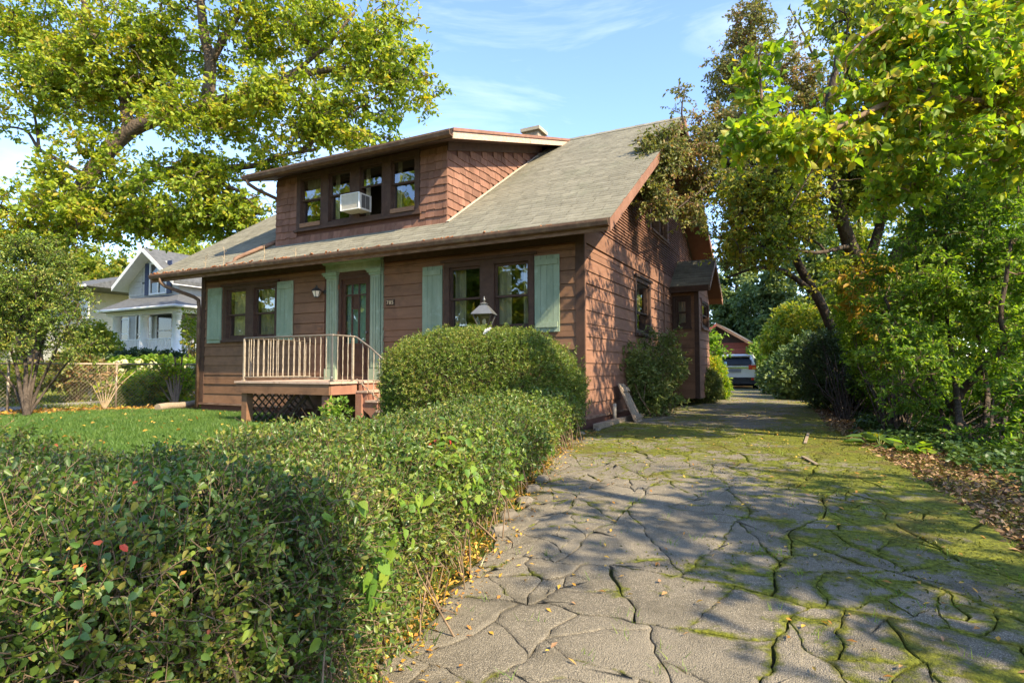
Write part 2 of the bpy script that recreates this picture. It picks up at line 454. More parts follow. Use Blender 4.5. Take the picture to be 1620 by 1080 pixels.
def window(m, u0, u1, z0, z1, meet, drapes=(), frame=0.045, sash=0.045, lower=True, sill=True, n_off=0.0, blind=None, wmat=None, parent=None):
    """double-hung window: frame > two sashes, two panes, drapes"""
    wm = wmat or trim_m
    mb = MB(); frame_ring(mb, m, u0, u1, z0, z1, frame, -0.13, 0.012 + n_off)
    if sill: mb.lbox(m, u0 - 0.02, u1 + 0.02, 0.013 + n_off, 0.06 + n_off, z0 - 0.045, z0 + 0.01)
    win = mb.build('window', wm, parent or house)
    a, b, c, d = u0 + frame, u1 - frame, z0 + frame, z1 - frame
    s1 = MB(); frame_ring(s1, m, a, b, meet - sash / 2, d, sash, -0.045, -0.012, sash * 0.8); s1.build('sash', wm, win)
    pane_quad(m, a + sash, b - sash, -0.03, meet + sash * 0.3, d - sash).build('pane', glass_m, win)
    if lower:
        s2 = MB(); frame_ring(s2, m, a, b, c, meet + sash / 2, sash, -0.088, -0.052, sash * 1.4); s2.build('sash', wm, win)
        pane_quad(m, a + sash, b - sash, -0.07, c + sash * 1.4, meet - sash / 2).build('pane', glass_m, win)
    for (d0, d1, dz0, dz1) in drapes:
        curtain_mb(m, a + (b - a) * d0, a + (b - a) * d1, -0.19, z0 + (z1 - z0) * dz0, z0 + (z1 - z0) * dz1, waves=10 * (d1 - d0) + 2).build('curtain', curtain_m, win)
    return win

zr = [0.30 + BS * k for k in range(15)]                  # siding rows 0.30 .. 3.415
# ---- openings
WL = [(-8.97, -8.21, 1.78, 3.0), (-8.03, -7.25, 1.78, 3.0)]
WR = [(-2.69, -1.92, 1.78, 3.02), (-1.73, -0.95, 1.78, 3.02)]
DOOR = (-5.40, -4.53, 0.88, 3.02)
ops_f = [(-9.03, -7.20, 1.73, 3.09), (-2.75, -0.89, 1.73, 3.12), (-5.80, -4.24, 0.86, 3.36)]
front_ops_wall = WL + WR + [DOOR]
# ---- wall backing (dark boards' back and the room behind)
wb = MB()
backing(wb, mF, W0, 0.0, 0.10, 3.50, front_ops_wall)
SW = (3.11, 4.30, 1.84, 3.02); UW = (4.46, 6.23, 4.38, 5.55)
backing(wb, mS, 0.132, D0, 0.10, 3.50, [SW])
wb.box(W0, W0 + 0.13, 0.132, D0, 0.10, 3.5); wb.box(W0 + 0.132, -0.132, D0 - 0.13, D0, 0.10, 3.5)
wb.build('wall', backing_m, house)
# gable ends above the belt: backing as stacked strips with the window left out
gb = MB(); zz = 3.505
while zz < RIDGE - 0.25:
    z2 = min(zz + 0.2, RIDGE - 0.22)
    yf = (z2 - (RZ - 0.20)) / RS + 0.01
    for za, zb, ua, ub in free_spans(max(yf, 0.0), 2 * RY - max(yf, 0.0), zz, z2, [UW]):
        gb.lbox(mS, ua, ub, -0.13, -0.002, za, zb)
        gb.box(W0, W0 + 0.13, ua, ub, za, zb)
    zz = z2
gb.build('gable_wall', backing_m, house)
rm = MB()
rm.box(W0 + 0.14, -0.14, 0.14, D0 - 0.14, 0.30, 0.40); rm.box(W0 + 0.14, -0.14, 0.14, D0 - 0.14, 3.42, 3.49)
rm.box(W0 + 0.14, -0.14, 3.0, 3.08, 0.41, 3.41); rm.box(-5.9, -5.8, 0.14, 2.99, 0.41, 3.41); rm.box(-4.2, -4.1, 0.14, 2.99, 0.41, 3.41)
rm.box(-7.5, -2.95, 2.2, 2.26, 3.5, 6.0)
rm.build('interior', room_m, house)
fd = MB(); fd.box(W0 + 0.03, -0.02, 0.03, 0.14, -0.5, 0.255); fd.box(-0.14, -0.03, 0.15, D0, -0.5, 0.255); fd.box(W0 + 0.03, W0 + 0.14, 0.15, D0, -0.5, 0.255)
fd.build('foundation', concrete_m, house)
wt = MB(); wt.lbox(mF, W0 - 0.04, 0.045, 0.0, 0.06, 0.255, 0.298); wt.lbox(mS, 0.002, D0, 0.0, 0.045, 0.255, 0.298)
wt.build('water_table', fascia_m, house)
# ---- corner boards, and a dark board put in for the shade under the eave
cb = MB(); cb.lbox(mF, -0.125, 0.030, 0.0, 0.036, 0.300, 3.42); cb.build('corner_board', trim_m, house)
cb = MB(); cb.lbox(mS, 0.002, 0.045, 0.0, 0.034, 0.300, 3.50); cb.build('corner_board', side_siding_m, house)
cb = MB(); cb.lbox(mF, W0 - 0.03, W0 + 0.11, 0.0, 0.036, 0.300, 3.42); cb.build('corner_board', trim_m, house)
fz = MB(); fz.lbox(mF, W0 + 0.112, -0.127, 0.0, 0.032, 3.225, 3.50); fz.build('eave_shade_board', trim_m, house)
# ---- siding boards, each one a board
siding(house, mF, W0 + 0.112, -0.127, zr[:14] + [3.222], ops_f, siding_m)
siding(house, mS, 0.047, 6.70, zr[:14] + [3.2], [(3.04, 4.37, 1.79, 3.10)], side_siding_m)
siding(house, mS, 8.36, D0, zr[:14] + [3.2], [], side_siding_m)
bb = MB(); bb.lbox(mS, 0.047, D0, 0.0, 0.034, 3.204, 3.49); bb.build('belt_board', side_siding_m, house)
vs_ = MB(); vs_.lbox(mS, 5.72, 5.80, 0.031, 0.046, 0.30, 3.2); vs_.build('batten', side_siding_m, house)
# ---- narrow courses of the upper gable, finer than can be told apart singly
gs = MB(); z = 3.492
while z < RIDGE - 0.25:
    h = 0.062
    yf = max((z + h * 0.5 - (RZ - 0.20)) / RS + 0.03, 0.0)
    if 2 * RY - 2 * yf > 0.1:
        for za, zb, ua, ub in free_spans(yf, 2 * RY - yf, z, z + h, [(UW[0] - 0.09, UW[1] + 0.09, UW[2] - 0.09, UW[3] + 0.09)]):
            gs.prism([mS(ua, 0, za), mS(ua, 0.036, za), mS(ua, 0.008, zb), mS(ua, 0, zb)], mS(ua, 0, za), mS(ub, 0, za))
    z += h
gs.build('shingle_courses', shingle_m, house, 'stuff')
# ---- main roof: slabs around the dormer, rear slope
def slope_slab(mb, x0, x1, y0, y1, top=lambda y: RZ + RS * y, th=0.17):
    mb.prism([(x0, y0, top(y0)), (x0, y0, top(y0) - th), (x0, y1, top(y1) - th), (x0, y1, top(y1))], (x0, 0, 0), (x1, 0, 0))
DXL, DXR, DY = -7.58, -2.88, 0.22
rear = lambda y: RIDGE - RS * (y - RY)
rf = MB()
slope_slab(rf, RXL, DXL - 0.002, -0.58, RY); slope_slab(rf, DXR + 0.002, RXR - 0.035, -0.58, RY); slope_slab(rf, DXL, DXR, -0.58, DY + 0.1)
slope_slab(rf, RXL, RXR - 0.035, RY + 0.002, D0 + 0.55, rear)
roof_o = rf.build('roof', roof_deck_m, house)
# soffit lining under the overhangs
sf = MB()
slope_slab(sf, RXL + 0.03, RXR - 0.04, -0.56, 0.0, lambda y: RZ + RS * y - 0.172, 0.02)
slope_slab(sf, 0.05, RXR - 0.04, 0.002, RY, lambda y: RZ + RS * y - 0.172, 0.02)
slope_slab(sf, 0.05, RXR - 0.04, RY + 0.002, D0 + 0.5, lambda y: rear(y) - 0.172, 0.02)
sf.build('soffit', soffit_m, house)
# barge boards on the rakes
for x0, x1 in ((RXR - 0.032, RXR), (RXL - 0.035, RXL - 0.003)):
    b1 = MB(); slope_slab(b1, x0, x1, -0.60, RY, lambda y: RZ + RS * y - 0.012, 0.20); b1.build('barge_board', bargeboard_m, house)
    b1 = MB(); slope_slab(b1, x0, x1, RY + 0.002, D0 + 0.55, lambda y: rear(y) - 0.012, 0.20); b1.build('barge_board', bargeboard_m, house)
# asphalt tabs: real overlapping courses
def tabs(x0, x1, y0, y1, slope, zf, expo=0.135, tabw=0.305, lift=0.012, ydir=1):
    V = []; F = []
    c = math.cos(math.atan(slope)); k = int((y1 - y0) / (expo * c)) + 1
    for j in range(k):
        ya = y0 + j * expo * c; yb = min(ya + expo * c * 1.06, y1)
        if yb - ya < 0.02: continue
        x = x0 - rng.uniform(0, tabw)
        while x < x1:
            a, b = max(x, x0), min(x + tabw - 0.006, x1)
            x += tabw
            if b - a < 0.02: continue
            l = lift + rng.uniform(-0.002, 0.004); o = len(V); w = rng.uniform(-0.006, 0.006)
            ya2 = ya + w
            V += [(a, ya2, zf(ya2) + l), (b, ya2, zf(ya2) + l), (b, yb, zf(yb) + 0.001), (a, yb, zf(yb) + 0.001), (a, ya2, zf(ya2) - 0.002), (b, ya2, zf(ya2) - 0.002)]
            F += [(o, o + 1, o + 2, o + 3), (o + 4, o + 5, o + 1, o)]
    return V, F
V = []; F = []
for (x0, x1, y0, y1) in ((RXL - 0.02, DXL - 0.01, -0.60, RY), (DXR + 0.03, RXR + 0.012, -0.60, RY), (DXL - 0.01, DXR + 0.03, -0.60, DY - 0.01)):
    v, f = tabs(x0, x1, y0, y1, RS, lambda y: RZ + RS * y + 0.003)
    F += [tuple(i + len(V) for i in q) for q in f]; V += v
link('roof_shingles', np_mesh('roof_shingles', V, F), roofing_m, house, 'stuff')
rc = MB()
for i in range(44):
    x = RXL + i * 0.265
    rc.prism([(x, RY - 0.16, RIDGE - 0.08), (x, RY, RIDGE + 0.035 + 0.004 * (i % 2)), (x, RY + 0.16, RIDGE - 0.08)], (x, 0, 0), (min(x + 0.262, RXR + 0.01), 0, 0))
rc.build('ridge_cap', roofing_m, house)
# ---- eave gutter with needles and rust-coloured litter in it
gt = MB()
prof = [(-0.735, 3.365), (-0.735, 3.33), (-0.715, 3.27), (-0.62, 3.255), (-0.62, 3.385), (-0.632, 3.385), (-0.632, 3.27), (-0.705, 3.283), (-0.722, 3.335), (-0.722, 3.365)]
gt.prism([(RXL + 0.10, y, z) for y, z in prof], (RXL + 0.10, 0, 0), (RXR - 0.0, 0, 0))
gt.build('gutter', gutter_m, house)
fa = MB(); fa.box(RXL, RXR - 0.034, -0.615, -0.585, 3.20, 3.40); fa.build('fascia', fascia_m, house)
litter_m = mat('rusty_litter', (0.30, 0.11, 0.04), (0.48, 0.22, 0.10), rough=0.95, scale=30, rand=0, bump=0.8, bscale=120)
lt = MB()
for i in range(150):
    x = RXL + 0.15 + (rng.random() ** 1.8) * 10.5; l = rng.uniform(0.03, 0.12)
    y = rng.uniform(-0.715, -0.64); z = 3.36 + rng.uniform(-0.02, 0.035) * (1.0 if x < -6 else 0.6)
    lt.beam((x, y, z), (x + l, y + rng.uniform(-0.03, 0.03), z + rng.uniform(-0.01, 0.03)), 0.03, 0.012)
lt.build('gutter_litter', litter_m, house, 'stuff')
for px_, h in ((565, 0.32), (760, 0.45), (1190, 0.35), (1525, 0.18)):
    p = on(240 + px_ / 6.75, 421, 1, -0.68); wd = MB()
    pts = [(p[0] + 0.03 * math.sin(t * 3), -0.68 + 0.02 * t, 3.34 + h * t) for t in (0, .3, .6, 1)]
    wd.tube(pts, [0.006, 0.005, 0.004, 0.002], 4)
    for t in (.45, .7, .9):
        wd.beam((pts[1][0], -0.68, 3.34 + h * t), (pts[1][0] + rng.uniform(-.1, .1), -0.68, 3.34 + h * t + .06), 0.006, 0.006)
    wd.build('dry_weed', stalk_m, house)
# ---- downspouts
dsp = MB(); x0 = -9.90
dsp.tube([(-10.45, -0.68, 3.27), (-10.45, -0.68, 3.17), (-10.36, -0.62, 3.08), (-9.98, -0.14, 2.85), (-9.92, -0.07, 2.78), (-9.90, -0.06, 2.6), (-9.90, -0.06, 0.2)], 0.045, 8)
dsp.build('downspout', gutter_m, house)
lead = MB()
lead.tube([(-7.64, 0.40, 4.11), (-7.74, 0.22, 4.0), (-8.10, -0.36, 3.62), (-8.14, -0.42, 3.57), (-8.14, -0.46, 3.46), (-8.26, -0.56, 3.44)], 0.045, 8)
lead.build('downspout', fascia_m, house)
# ---- chimney behind the dormer
ch = MB(); c0 = dep(845, 210, 18.3); ch.box(c0[0] - 0.24, c0[0] + 0.24, c0[1] - 0.24, c0[1] + 0.24, 6.3, c0[2] - 0.05)
chim = ch.build('chimney', mat('chimney_render', (0.26, 0.20, 0.14), (0.34, 0.28, 0.20), rough=0.9, bump=0.3, rand=0), house)
cc = MB(); cc.box(c0[0] - 0.33, c0[0] + 0.33, c0[1] - 0.33, c0[1] + 0.33, c0[2] - 0.046, c0[2] + 0.06); cc.build('chimney_cap', mat('chimney_stone', (0.34, 0.29, 0.21), rough=0.9, bump=0.3, rand=0), chim)

# ---- dormer
DT = lambda y: 5.49 + 0.317 * (y + 0.30)                  # top of the dormer roof
W4 = [(-6.83, -6.12, 4.24, 5.40), (-5.98, -5.28, 4.24, 5.40), (-5.10, -4.41, 4.24, 5.40), (-4.27, -3.57, 4.24, 5.40)]
dw = MB(); backing(dw, mD, DXL, DXR, 3.80, 5.50, W4, -0.10, -0.002)
yb_ = DY + 0.102
while yb_ < 4.6:                                             # cheeks
    y2 = yb_ + 0.2
    for x0, x1 in ((DXR - 0.10, DXR - 0.002), (DXL + 0.002, DXL + 0.10)):
        dw.prism([(x0, yb_, RZ + RS * yb_ - 0.1), (x0, y2, RZ + RS * y2 - 0.1), (x0, y2, max(DT(y2) - 0.16, RZ + RS * y2 - 0.09)), (x0, yb_, DT(yb_) - 0.16)], (x0, 0, 0), (x1, 0, 0))
    yb_ = y2
dw.build('dormer_wall', backing_m, house)
dr = MB(); slope_slab(dr, -8.0, -2.41, -0.28, RY - 0.02, DT, 0.13); dr.build('dormer_roof', roof_deck_m, house)
ds_ = MB(); slope_slab(ds_, -7.98, -2.43, -0.26, 5.0, lambda y: DT(y) - 0.132, 0.018); ds_.build('dormer_soffit', trim_m, house)
v, f = tabs(-8.02, -2.40, -0.30, RY, 0.317, lambda y: DT(y) + 0.003)
link('dormer_roof_shingles', np_mesh('dormer_roof_shingles', v, f), roofing_m, house, 'stuff')
g2 = MB(); g2.prism([(-8.0, y - 0.300 + 0.62, z - 3.385 + 5.47) for y, z in prof], (-8.0, 0, 0), (-2.40, 0, 0)); g2.build('dormer_gutter', gutter_m, house)
g2 = MB(); g2.box(-7.99, -2.42, -0.298, -0.284, 5.32, 5.47); g2.build('dormer_fascia', trim_m, house)
dk = MB(); slope_slab(dk, -2.408, -2.385, -0.30, RY - 0.03, lambda y: DT(y) - 0.055, 0.13); dk.build('dormer_barge_board', mat('bare_barge', (0.42, 0.28, 0.20), (0.62, 0.46, 0.34), rough=0.85, scale=6, stretch=(1, 2, 6), rand=0, bump=0.3, stain=(0.26, 0.13, 0.09), stain_scale=7), house)
dk = MB(); slope_slab(dk, -2.384, -2.36, -0.32, RY - 0.03, lambda y: DT(y) + 0.012, 0.062); dk.build('dormer_drip_moulding', bargeboard_m, house)
fr_ = MB(); slope_slab(fr_, DXR + 0.031, DXR + 0.055, DY - 0.02, 4.4, lambda y: DT(y) - 0.155, 0.17); fr_.build('dormer_frieze', trim_m, house)
d3 = MB(); d3.tube([(-7.86, -0.36, 5.35), (-7.86, -0.34, 5.27), (-7.80, -0.16, 5.18), (-7.66, 0.26, 5.06), (-7.64, 0.32, 4.95), (-7.64, 0.34, 4.10)], 0.04, 8); d3.build('downspout', gutter_m, house)
dt_ = MB(); o4 = W4
for za, zb, ua, ub in free_spans(-6.90, -3.50, 4.17, 5.46, o4): dt_.lbox(mD, ua, ub, 0.0, 0.04, za, zb)
dt_.lbox(mD, -6.95, -3.45, 0.041, 0.085, 4.155, 4.20)
dt_.build('window_trim', trim_m, house)
for i, (a, b, c, d) in enumerate(W4):
    window(mD, a, b, c, d, 4.87 if i != 2 else 4.93, drapes=[((0, 1, 0.55, 1.0) if i == 0 else (0, 0.18, 0, 1))], n_off=0.03, sill=False, lower=(i != 2))
# wooden storm sill with peeling paint under two of the dormer windows
for a, b in ((-6.78, -6.17), (-4.22, -3.62)):
    q = MB(); q.lbox(mD, a, b, 0.043, 0.06, 4.25, 4.34); q.build('sill_board', mat('peeling_sill', (0.20, 0.11, 0.06), (0.34, 0.19, 0.11), rough=0.9, scale=12, stretch=(1, 1, 9), rand=0, bump=0.4), house)
# dormer shingles, one by one
NSH = [0]
def shingle(m, a, b, z0, z1, bott=0.030):
    j = rng.uniform(-0.012, 0.012); k = rng.uniform(0, 0.006); s = rng.uniform(-0.006, 0.006)
    poly = [m(a, 0.001, z0 + j), m(a, bott + k, z0 + j + s), m(a, 0.010 + k, z1 + 0.01), m(a, 0.001, z1 + 0.01)]
    poly2 = [m(b, 0.001, z0 + j), m(b, bott + k, z0 + j - s), m(b, 0.010 + k, z1 + 0.01), m(b, 0.001, z1 + 0.01)]
    MB().add(poly + poly2, [(3, 2, 1, 0), (4, 5, 6, 7), (0, 1, 5, 4), (1, 2, 6, 5), (2, 3, 7, 6), (3, 0, 4, 7)]).build('wall_shingle', shingle_m, house)
    NSH[0] += 1
def shingle_row(m, u0, u1, z0, z1, w=(0.10, 0.24), lim=None):
    u = u0
    while u < u1 - 0.02:
        b = min(u + rng.uniform(*w), u1)
        if u1 - b < 0.05: b = u1
        shingle(m, u + 0.003, b - 0.003, z0, z1); u = b
z = 3.90
while z < 5.40:
    h = min(0.155, 5.42 - z)
    shingle_row(mD, DXL, -6.905, z, z + h, (0.13, 0.24)); shingle_row(mD, -3.495, DXR + 0.03, z, z + h, (0.12, 0.24))
    if z + h < 4.16: shingle_row(mD, -6.903, -3.497, z, z + h, (0.14, 0.26))
    z += h
z = 3.93
while z < 6.3:
    h = 0.155
    u0 = DY + 0.002; u1 = min((z + h * 0.4 - RZ) / RS, 4.6)                 # meets the main roof
    lo = (z + h - (5.49 - 0.29)) / 0.317 - 0.30                              # below the dormer frieze
    u0 = max(u0, lo)
    if u1 - u0 > 0.05: shingle_row(mC, u0, u1, z, z + h, (0.15, 0.30))
    z += h
fl = MB()                                                    # pale flashing where the cheek meets the roof
for i in range(26):
    y = DY - 0.05 + i * 0.165; fl.beam((DXR + 0.06, y, RZ + RS * y + 0.03), (DXR + 0.06, y + 0.17, RZ + RS * (y + 0.17) + 0.03), 0.07, 0.012, up=(0, -RS, 1))
fl.build('flashing', mat('old_flashing', (0.40, 0.34, 0.26), (0.55, 0.46, 0.36), rough=0.8, scale=9, rand=0), house)

# ---- ground floor windows, trims and shutters
for grp, (u0, u1, z0, z1) in ((WL, (-9.03, -7.20, 1.73, 3.07)), (WR, (-2.75, -0.89, 1.73, 3.10))):
    q = MB()
    for za, zb, ua, ub in free_spans(u0, u1, z0, z1, grp): q.lbox(mF, ua, ub, 0.0, 0.042, za, zb)
    q.lbox(mF, u0 - 0.06, u1 + 0.06, 0.043, 0.085, z1 - 0.03, z1 + 0.02); q.lbox(mF, u0 - 0.03, u1 + 0.03, 0.043, 0.095, z0 + 0.0, z0 + 0.045)
    q.build('window_trim', trim_m, house)
window(mF, *WL[0], 2.37, drapes=[(0, 1, 0, 1)], n_off=0.03, sill=False)
window(mF, *WL[1], 2.37, drapes=[(0, 0.72, 0, 1), (0.72, 1, 0, 1)], n_off=0.03, sill=False)
window(mF, *WR[0], 2.39, drapes=[(0.0, 0.36, 0, 1), (0.86, 1.0, 0, 1)], n_off=0.03, sill=False)
window(mF, *WR[1], 2.39, drapes=[(0.0, 0.34, 0, 1), (0.72, 0.82, 0, 1)], n_off=0.03, sill=False)
for u0, u1, lab in ((-9.57, -9.07, None), (-7.19, -6.70, None), (-3.23, -2.78, None), (-0.865, -0.40, None)):
    q = MB(); q.lbox(mF, u0 + 0.01, u1 - 0.01, 0.036, 0.050, 1.73, 3.02)
    sh = q.build('shutter', green_m, house)
    w = (u1 - u0) / 4
    for k in range(4):
        p = MB(); p.lbox(mF, u0 + k * w + 0.0025, u0 + (k + 1) * w - 0.0025, 0.051, 0.071 + rng.uniform(-.002, .002), 1.715 + rng.uniform(0, .004), 3.03); p.build('plank', green_m, sh)
    for zc_ in (1.84, 2.91):
        p = MB(); p.lbox(mF, u0 + 0.03, u1 - 0.03, 0.074, 0.094, zc_ - 0.045, zc_ + 0.045); p.build('batten', green_m, sh)

# ---- front door in its green surround
def pilaster(u0, u1):
    q = MB(); q.lbox(mF, u0, u1, 0.0, 0.075, 1.103, 2.985)
    p = q.build('pilaster', green_m, house)
    q = MB(); w = (u1 - u0)
    for k in range(3): q.lbox(mF, u0 + w * (0.14 + 0.27 * k), u0 + w * (0.32 + 0.27 * k), 0.076, 0.088, 1.13, 2.93)
    q.build('fluting', green_m, p)
    q = MB(); q.lbox(mF, u0 - 0.02, u1 + 0.02, 0.0, 0.10, 2.987, 3.03); q.lbox(mF, u0 - 0.045, u1 + 0.045, 0.0, 0.135, 3.032, 3.065); q.lbox(mF, u0 - 0.06, u1 + 0.06, 0.0, 0.155, 3.067, 3.10)
    q.build('capital', cream_green_m, p)
    q = MB(); q.lbox(mF, u0 - 0.015, u1 + 0.015, 0.0, 0.10, 0.875, 1.10); q.build('plinth', green_m, p)
pilaster(-5.70, -5.42); pilaster(-4.51, -4.26)
q = MB(); q.lbox(mF, -5.72, -4.24, 0.0, 0.085, 3.103, 3.27); en = q.build('entablature', green_m, house)
q = MB(); q.lbox(mF, -5.76, -4.22, 0.0, 0.13, 3.272, 3.305); q.lbox(mF, -5.79, -4.20, 0.0, 0.19, 3.307, 3.34); q.lbox(mF, -5.82, -4.18, 0.0, 0.22, 3.342, 3.375); q.build('cornice', cream_green_m, en)
q = MB(); q.lbox(mF, -4.235, -4.205, 0.0, 0.06, 0.88, 3.27); q.build('casing', green_m, house)
q = MB(); frame_ring(q, mF, -5.40, -4.53, 0.88, 3.02, 0.07, -0.13, 0.03); q.lbox(mF, -5.42, -4.51, 0.0, 0.05, 3.022, 3.10)
q.build('door_frame', trim_m, house)
doorm = mat('dark_door', (0.055, 0.026, 0.016), (0.085, 0.040, 0.025), rough=0.45, scale=8, stretch=(4, 4, 1), rand=0, bump=0.1)
q = MB(); du0, du1, dz0, dz1 = -5.33, -4.60, 0.95, 2.95
gx0, gx1, gz0, gz1 = -5.24, -4.69, 1.62, 2.84
for za, zb, ua, ub in free_spans(du0, du1, dz0, dz1, [(gx0, gx1, gz0, gz1)]): q.lbox(mF, ua, ub, -0.055, -0.005, za, zb)
for za, zb in ((1.02, 1.22), (1.28, 1.52)): q.lbox(mF, gx0, gx1, -0.004, 0.012, za, zb)
door = q.build('door', doorm, house)
q = MB(); gw = (gx1 - gx0) / 3
q.lbox(mF, gx0 + gw - 0.014, gx0 + gw + 0.014, -0.03, 0.004, gz0, gz1); q.lbox(mF, gx0 + 2 * gw - 0.014, gx0 + 2 * gw + 0.014, -0.03, 0.004, gz0, gz1)
q.lbox(mF, gx0, gx0 + gw - 0.015, -0.03, 0.004, 2.60, 2.628); q.lbox(mF, gx0 + gw + 0.015, gx0 + 2 * gw - 0.015, -0.03, 0.004, 2.60, 2.628); q.lbox(mF, gx0 + 2 * gw + 0.015, gx1, -0.03, 0.004, 2.60, 2.628)
q.lbox(mF, gx0 + gw + 0.015, gx0 + 2 * gw - 0.015, -0.03, 0.012, 2.32, 2.36)
q.build('muntin', doorm, door)
for k in range(3):
    a, b = gx0 + k * gw + 0.015, gx0 + (k + 1) * gw - 0.015
    pane_quad(mF, a, b, -0.02, 2.63, gz1).build('pane', glass_m, door)
    pane_quad(mF, a, b, -0.02, gz0, 2.32 if k == 1 else 2.60).build('pane', glass_m, door)
q = MB(); q.lbox(mF, gx0 + gw + 0.02, gx0 + 2 * gw - 0.02, -0.03, -0.012, 2.362, 2.598); q.build('peephole_panel', doorm, door)
curtain_mb(mF, gx0 - 0.03, gx1 + 0.03, -0.10, gz0 - 0.05, gz1 + 0.03, waves=5, amp=0.008).build('curtain', green_curtain_m, door)
q = MB(); q.tube([mF(-4.64, -0.01, 1.83), mF(-4.64, 0.03, 1.83), mF(-4.64, 0.05, 1.83)], [0.025, 0.012, 0.028], 8); q.build('handle', grey_metal_m, door)
for zc_ in (1.83, 2.80):
    q = MB(); q.lbox(mF, -5.405, -5.375, 0.031, 0.045, zc_ - 0.05, zc_ + 0.05); q.build('hinge', mat('rusty_hinge', (0.16, 0.07, 0.035), rough=0.7, rand=0) if 'rusty_hinge' not in MATS else MATS['rusty_hinge'], door)
# house number plate
q = MB(); q.lbox(mF, -4.125, -3.925, 0.031, 0.047, 2.345, 2.46); hn = q.build('house_number', mat('number_plate', (0.05, 0.03, 0.02), rough=0.5, rand=0), house)
fc = bpy.data.curves.new('numeral', 'FONT'); fc.body = '785'; fc.size = 0.105; fc.extrude = 0.004; fc.align_x = 'CENTER'; fc.align_y = 'CENTER'; fc.space_character = 1.15
fc.materials.append(mat('number_metal', (0.55, 0.42, 0.26), rough=0.5, rand=0))
tmp = bpy.data.objects.new('numeral_text', fc); num_me = bpy.data.meshes.new_from_object(tmp); bpy.data.objects.remove(tmp)
fo = link('numeral', num_me, None, hn); fo.location = (-4.025, -0.052, 2.402); fo.rotation_euler = (math.pi / 2, 0, 0)
# faint old doorbell plate left of the door
q = MB(); q.lbox(mF, -5.98, -5.86, 0.031, 0.040, 1.92, 1.98); q.build('bell_plate', siding_m, house)
# wall lantern by the door
lc = np.array([-5.905, -0.15, 2.60])
q = MB(); q.tube([(lc[0] + 0.13, -0.02, 2.72), (lc[0] + 0.13, -0.06, 2.72)], 0.045, 10); q.tube([(lc[0] + 0.13, -0.06, 2.72), (lc[0] + 0.10, -0.15, 2.70), (lc[0] + 0.04, -0.15, 2.75)], 0.010, 6)
q.lathe(lc, [(0.045, 0.0), (0.055, 0.012), (0.03, 0.02)], 8); q.lathe(lc, [(0.115, 0.135), (0.10, 0.16), (0.05, 0.20), (0.022, 0.215), (0.022, 0.24), (0.006, 0.265)], 6)
for k in range(6):
    an = 2 * math.pi * k / 6
    q.beam((lc[0] + 0.05 * math.cos(an), lc[1] + 0.05 * math.sin(an), lc[2] + 0.01), (lc[0] + 0.10 * math.cos(an), lc[1] + 0.10 * math.sin(an), lc[2] + 0.14), 0.008, 0.008)
wlan = q.build('wall_lantern', black_m, house)
milk_m = mat('milk_glass', (0.72, 0.66, 0.52), (0.80, 0.74, 0.60), rough=0.25, rand=0, spec=0.5)
q = MB(); q.lathe(lc, [(0.045, 0.013), (0.094, 0.134)], 6); q.build('lantern_glass', milk_m, wlan)

# ---- side wall windows
q = MB()
for za, zb, ua, ub in free_spans(3.04, 4.37, 1.79, 3.10, [SW]): q.lbox(mS, ua, ub, 0.0, 0.042, za, zb)
q.lbox(mS, 3.0, 4.41, 0.043, 0.08, 3.06, 3.12)
q.build('window_trim', trim_m, house)
window(mS, *SW, 2.33, drapes=[(0.0, 1.0, 0.42, 1), (0.0, 0.5, 0, 0.42)], n_off=0.03, sill=True)
q = MB()
frame_ring(q, mS, UW[0] - 0.09, UW[1] + 0.09, UW[2] - 0.09, UW[3] + 0.09, 0.088, 0.0, 0.05)
q.build('window_trim', bargeboard_m, house)
window(mS, UW[0], 5.30, UW[2], UW[3], 4.95, drapes=[(0, 0.4, 0, 1)], n_off=0.03, wmat=fascia_m); window(mS, 5.36, UW[1], UW[2], UW[3], 4.95, n_off=0.03, wmat=fascia_m)
q = MB(); q.lbox(mS, 5.302, 5.358, -0.1, 0.05, UW[2], UW[3]); q.build('mullion', bargeboard_m, house)

# ---- side bay with its own little gable roof
BW1 = (0.10, 0.46, 2.20, 2.96); BW2 = (7.14, 8.24, 2.20, 2.92)
q = MB(); backing(q, mBF, 0.0, 0.688, 0.30, 3.16, [BW1], -0.10, -0.002); backing(q, mBS, 6.812, 8.35, 0.30, 3.3, [BW2], -0.10, -0.002); q.box(0.0, 0.686, 8.25, 8.35, 0.3, 3.16)
q.build('bay_wall', backing_m, house)
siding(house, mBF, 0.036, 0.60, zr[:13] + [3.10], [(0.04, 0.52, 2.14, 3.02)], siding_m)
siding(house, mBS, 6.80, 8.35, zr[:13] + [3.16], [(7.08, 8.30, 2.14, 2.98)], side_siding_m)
q = MB(); q.lbox(mBF, 0.602, 0.72, 0.0, 0.036, 0.30, 3.12); q.build('corner_board', trim_m, house)
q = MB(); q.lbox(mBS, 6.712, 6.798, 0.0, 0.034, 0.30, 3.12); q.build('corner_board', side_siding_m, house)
for m_, B_, t_, lab_ in ((mBF, BW1, trim_m, 0), (mBS, BW2, bargeboard_m, 1)):
    q = MB(); frame_ring(q, m_, B_[0] - 0.058, B_[1] + 0.058, B_[2] - 0.058, B_[3] + 0.058, 0.056, 0.0, 0.045); q.lbox(m_, B_[0] - 0.08, B_[1] + 0.08, 0.046, 0.085, B_[2] - 0.07, B_[2] - 0.02)
    q.build('window_trim', t_, house)
    window(m_, *B_, (B_[2] + B_[3]) / 2, drapes=[(0, 1, 0, 1)], sill=False, n_off=0.02)
BRY, BRZ, BEY, BRX = 7.50, 4.08, 1.10, 1.02             # bay ridge y, height, half span, front edge x
bsl = (BRZ - 3.24) / BEY
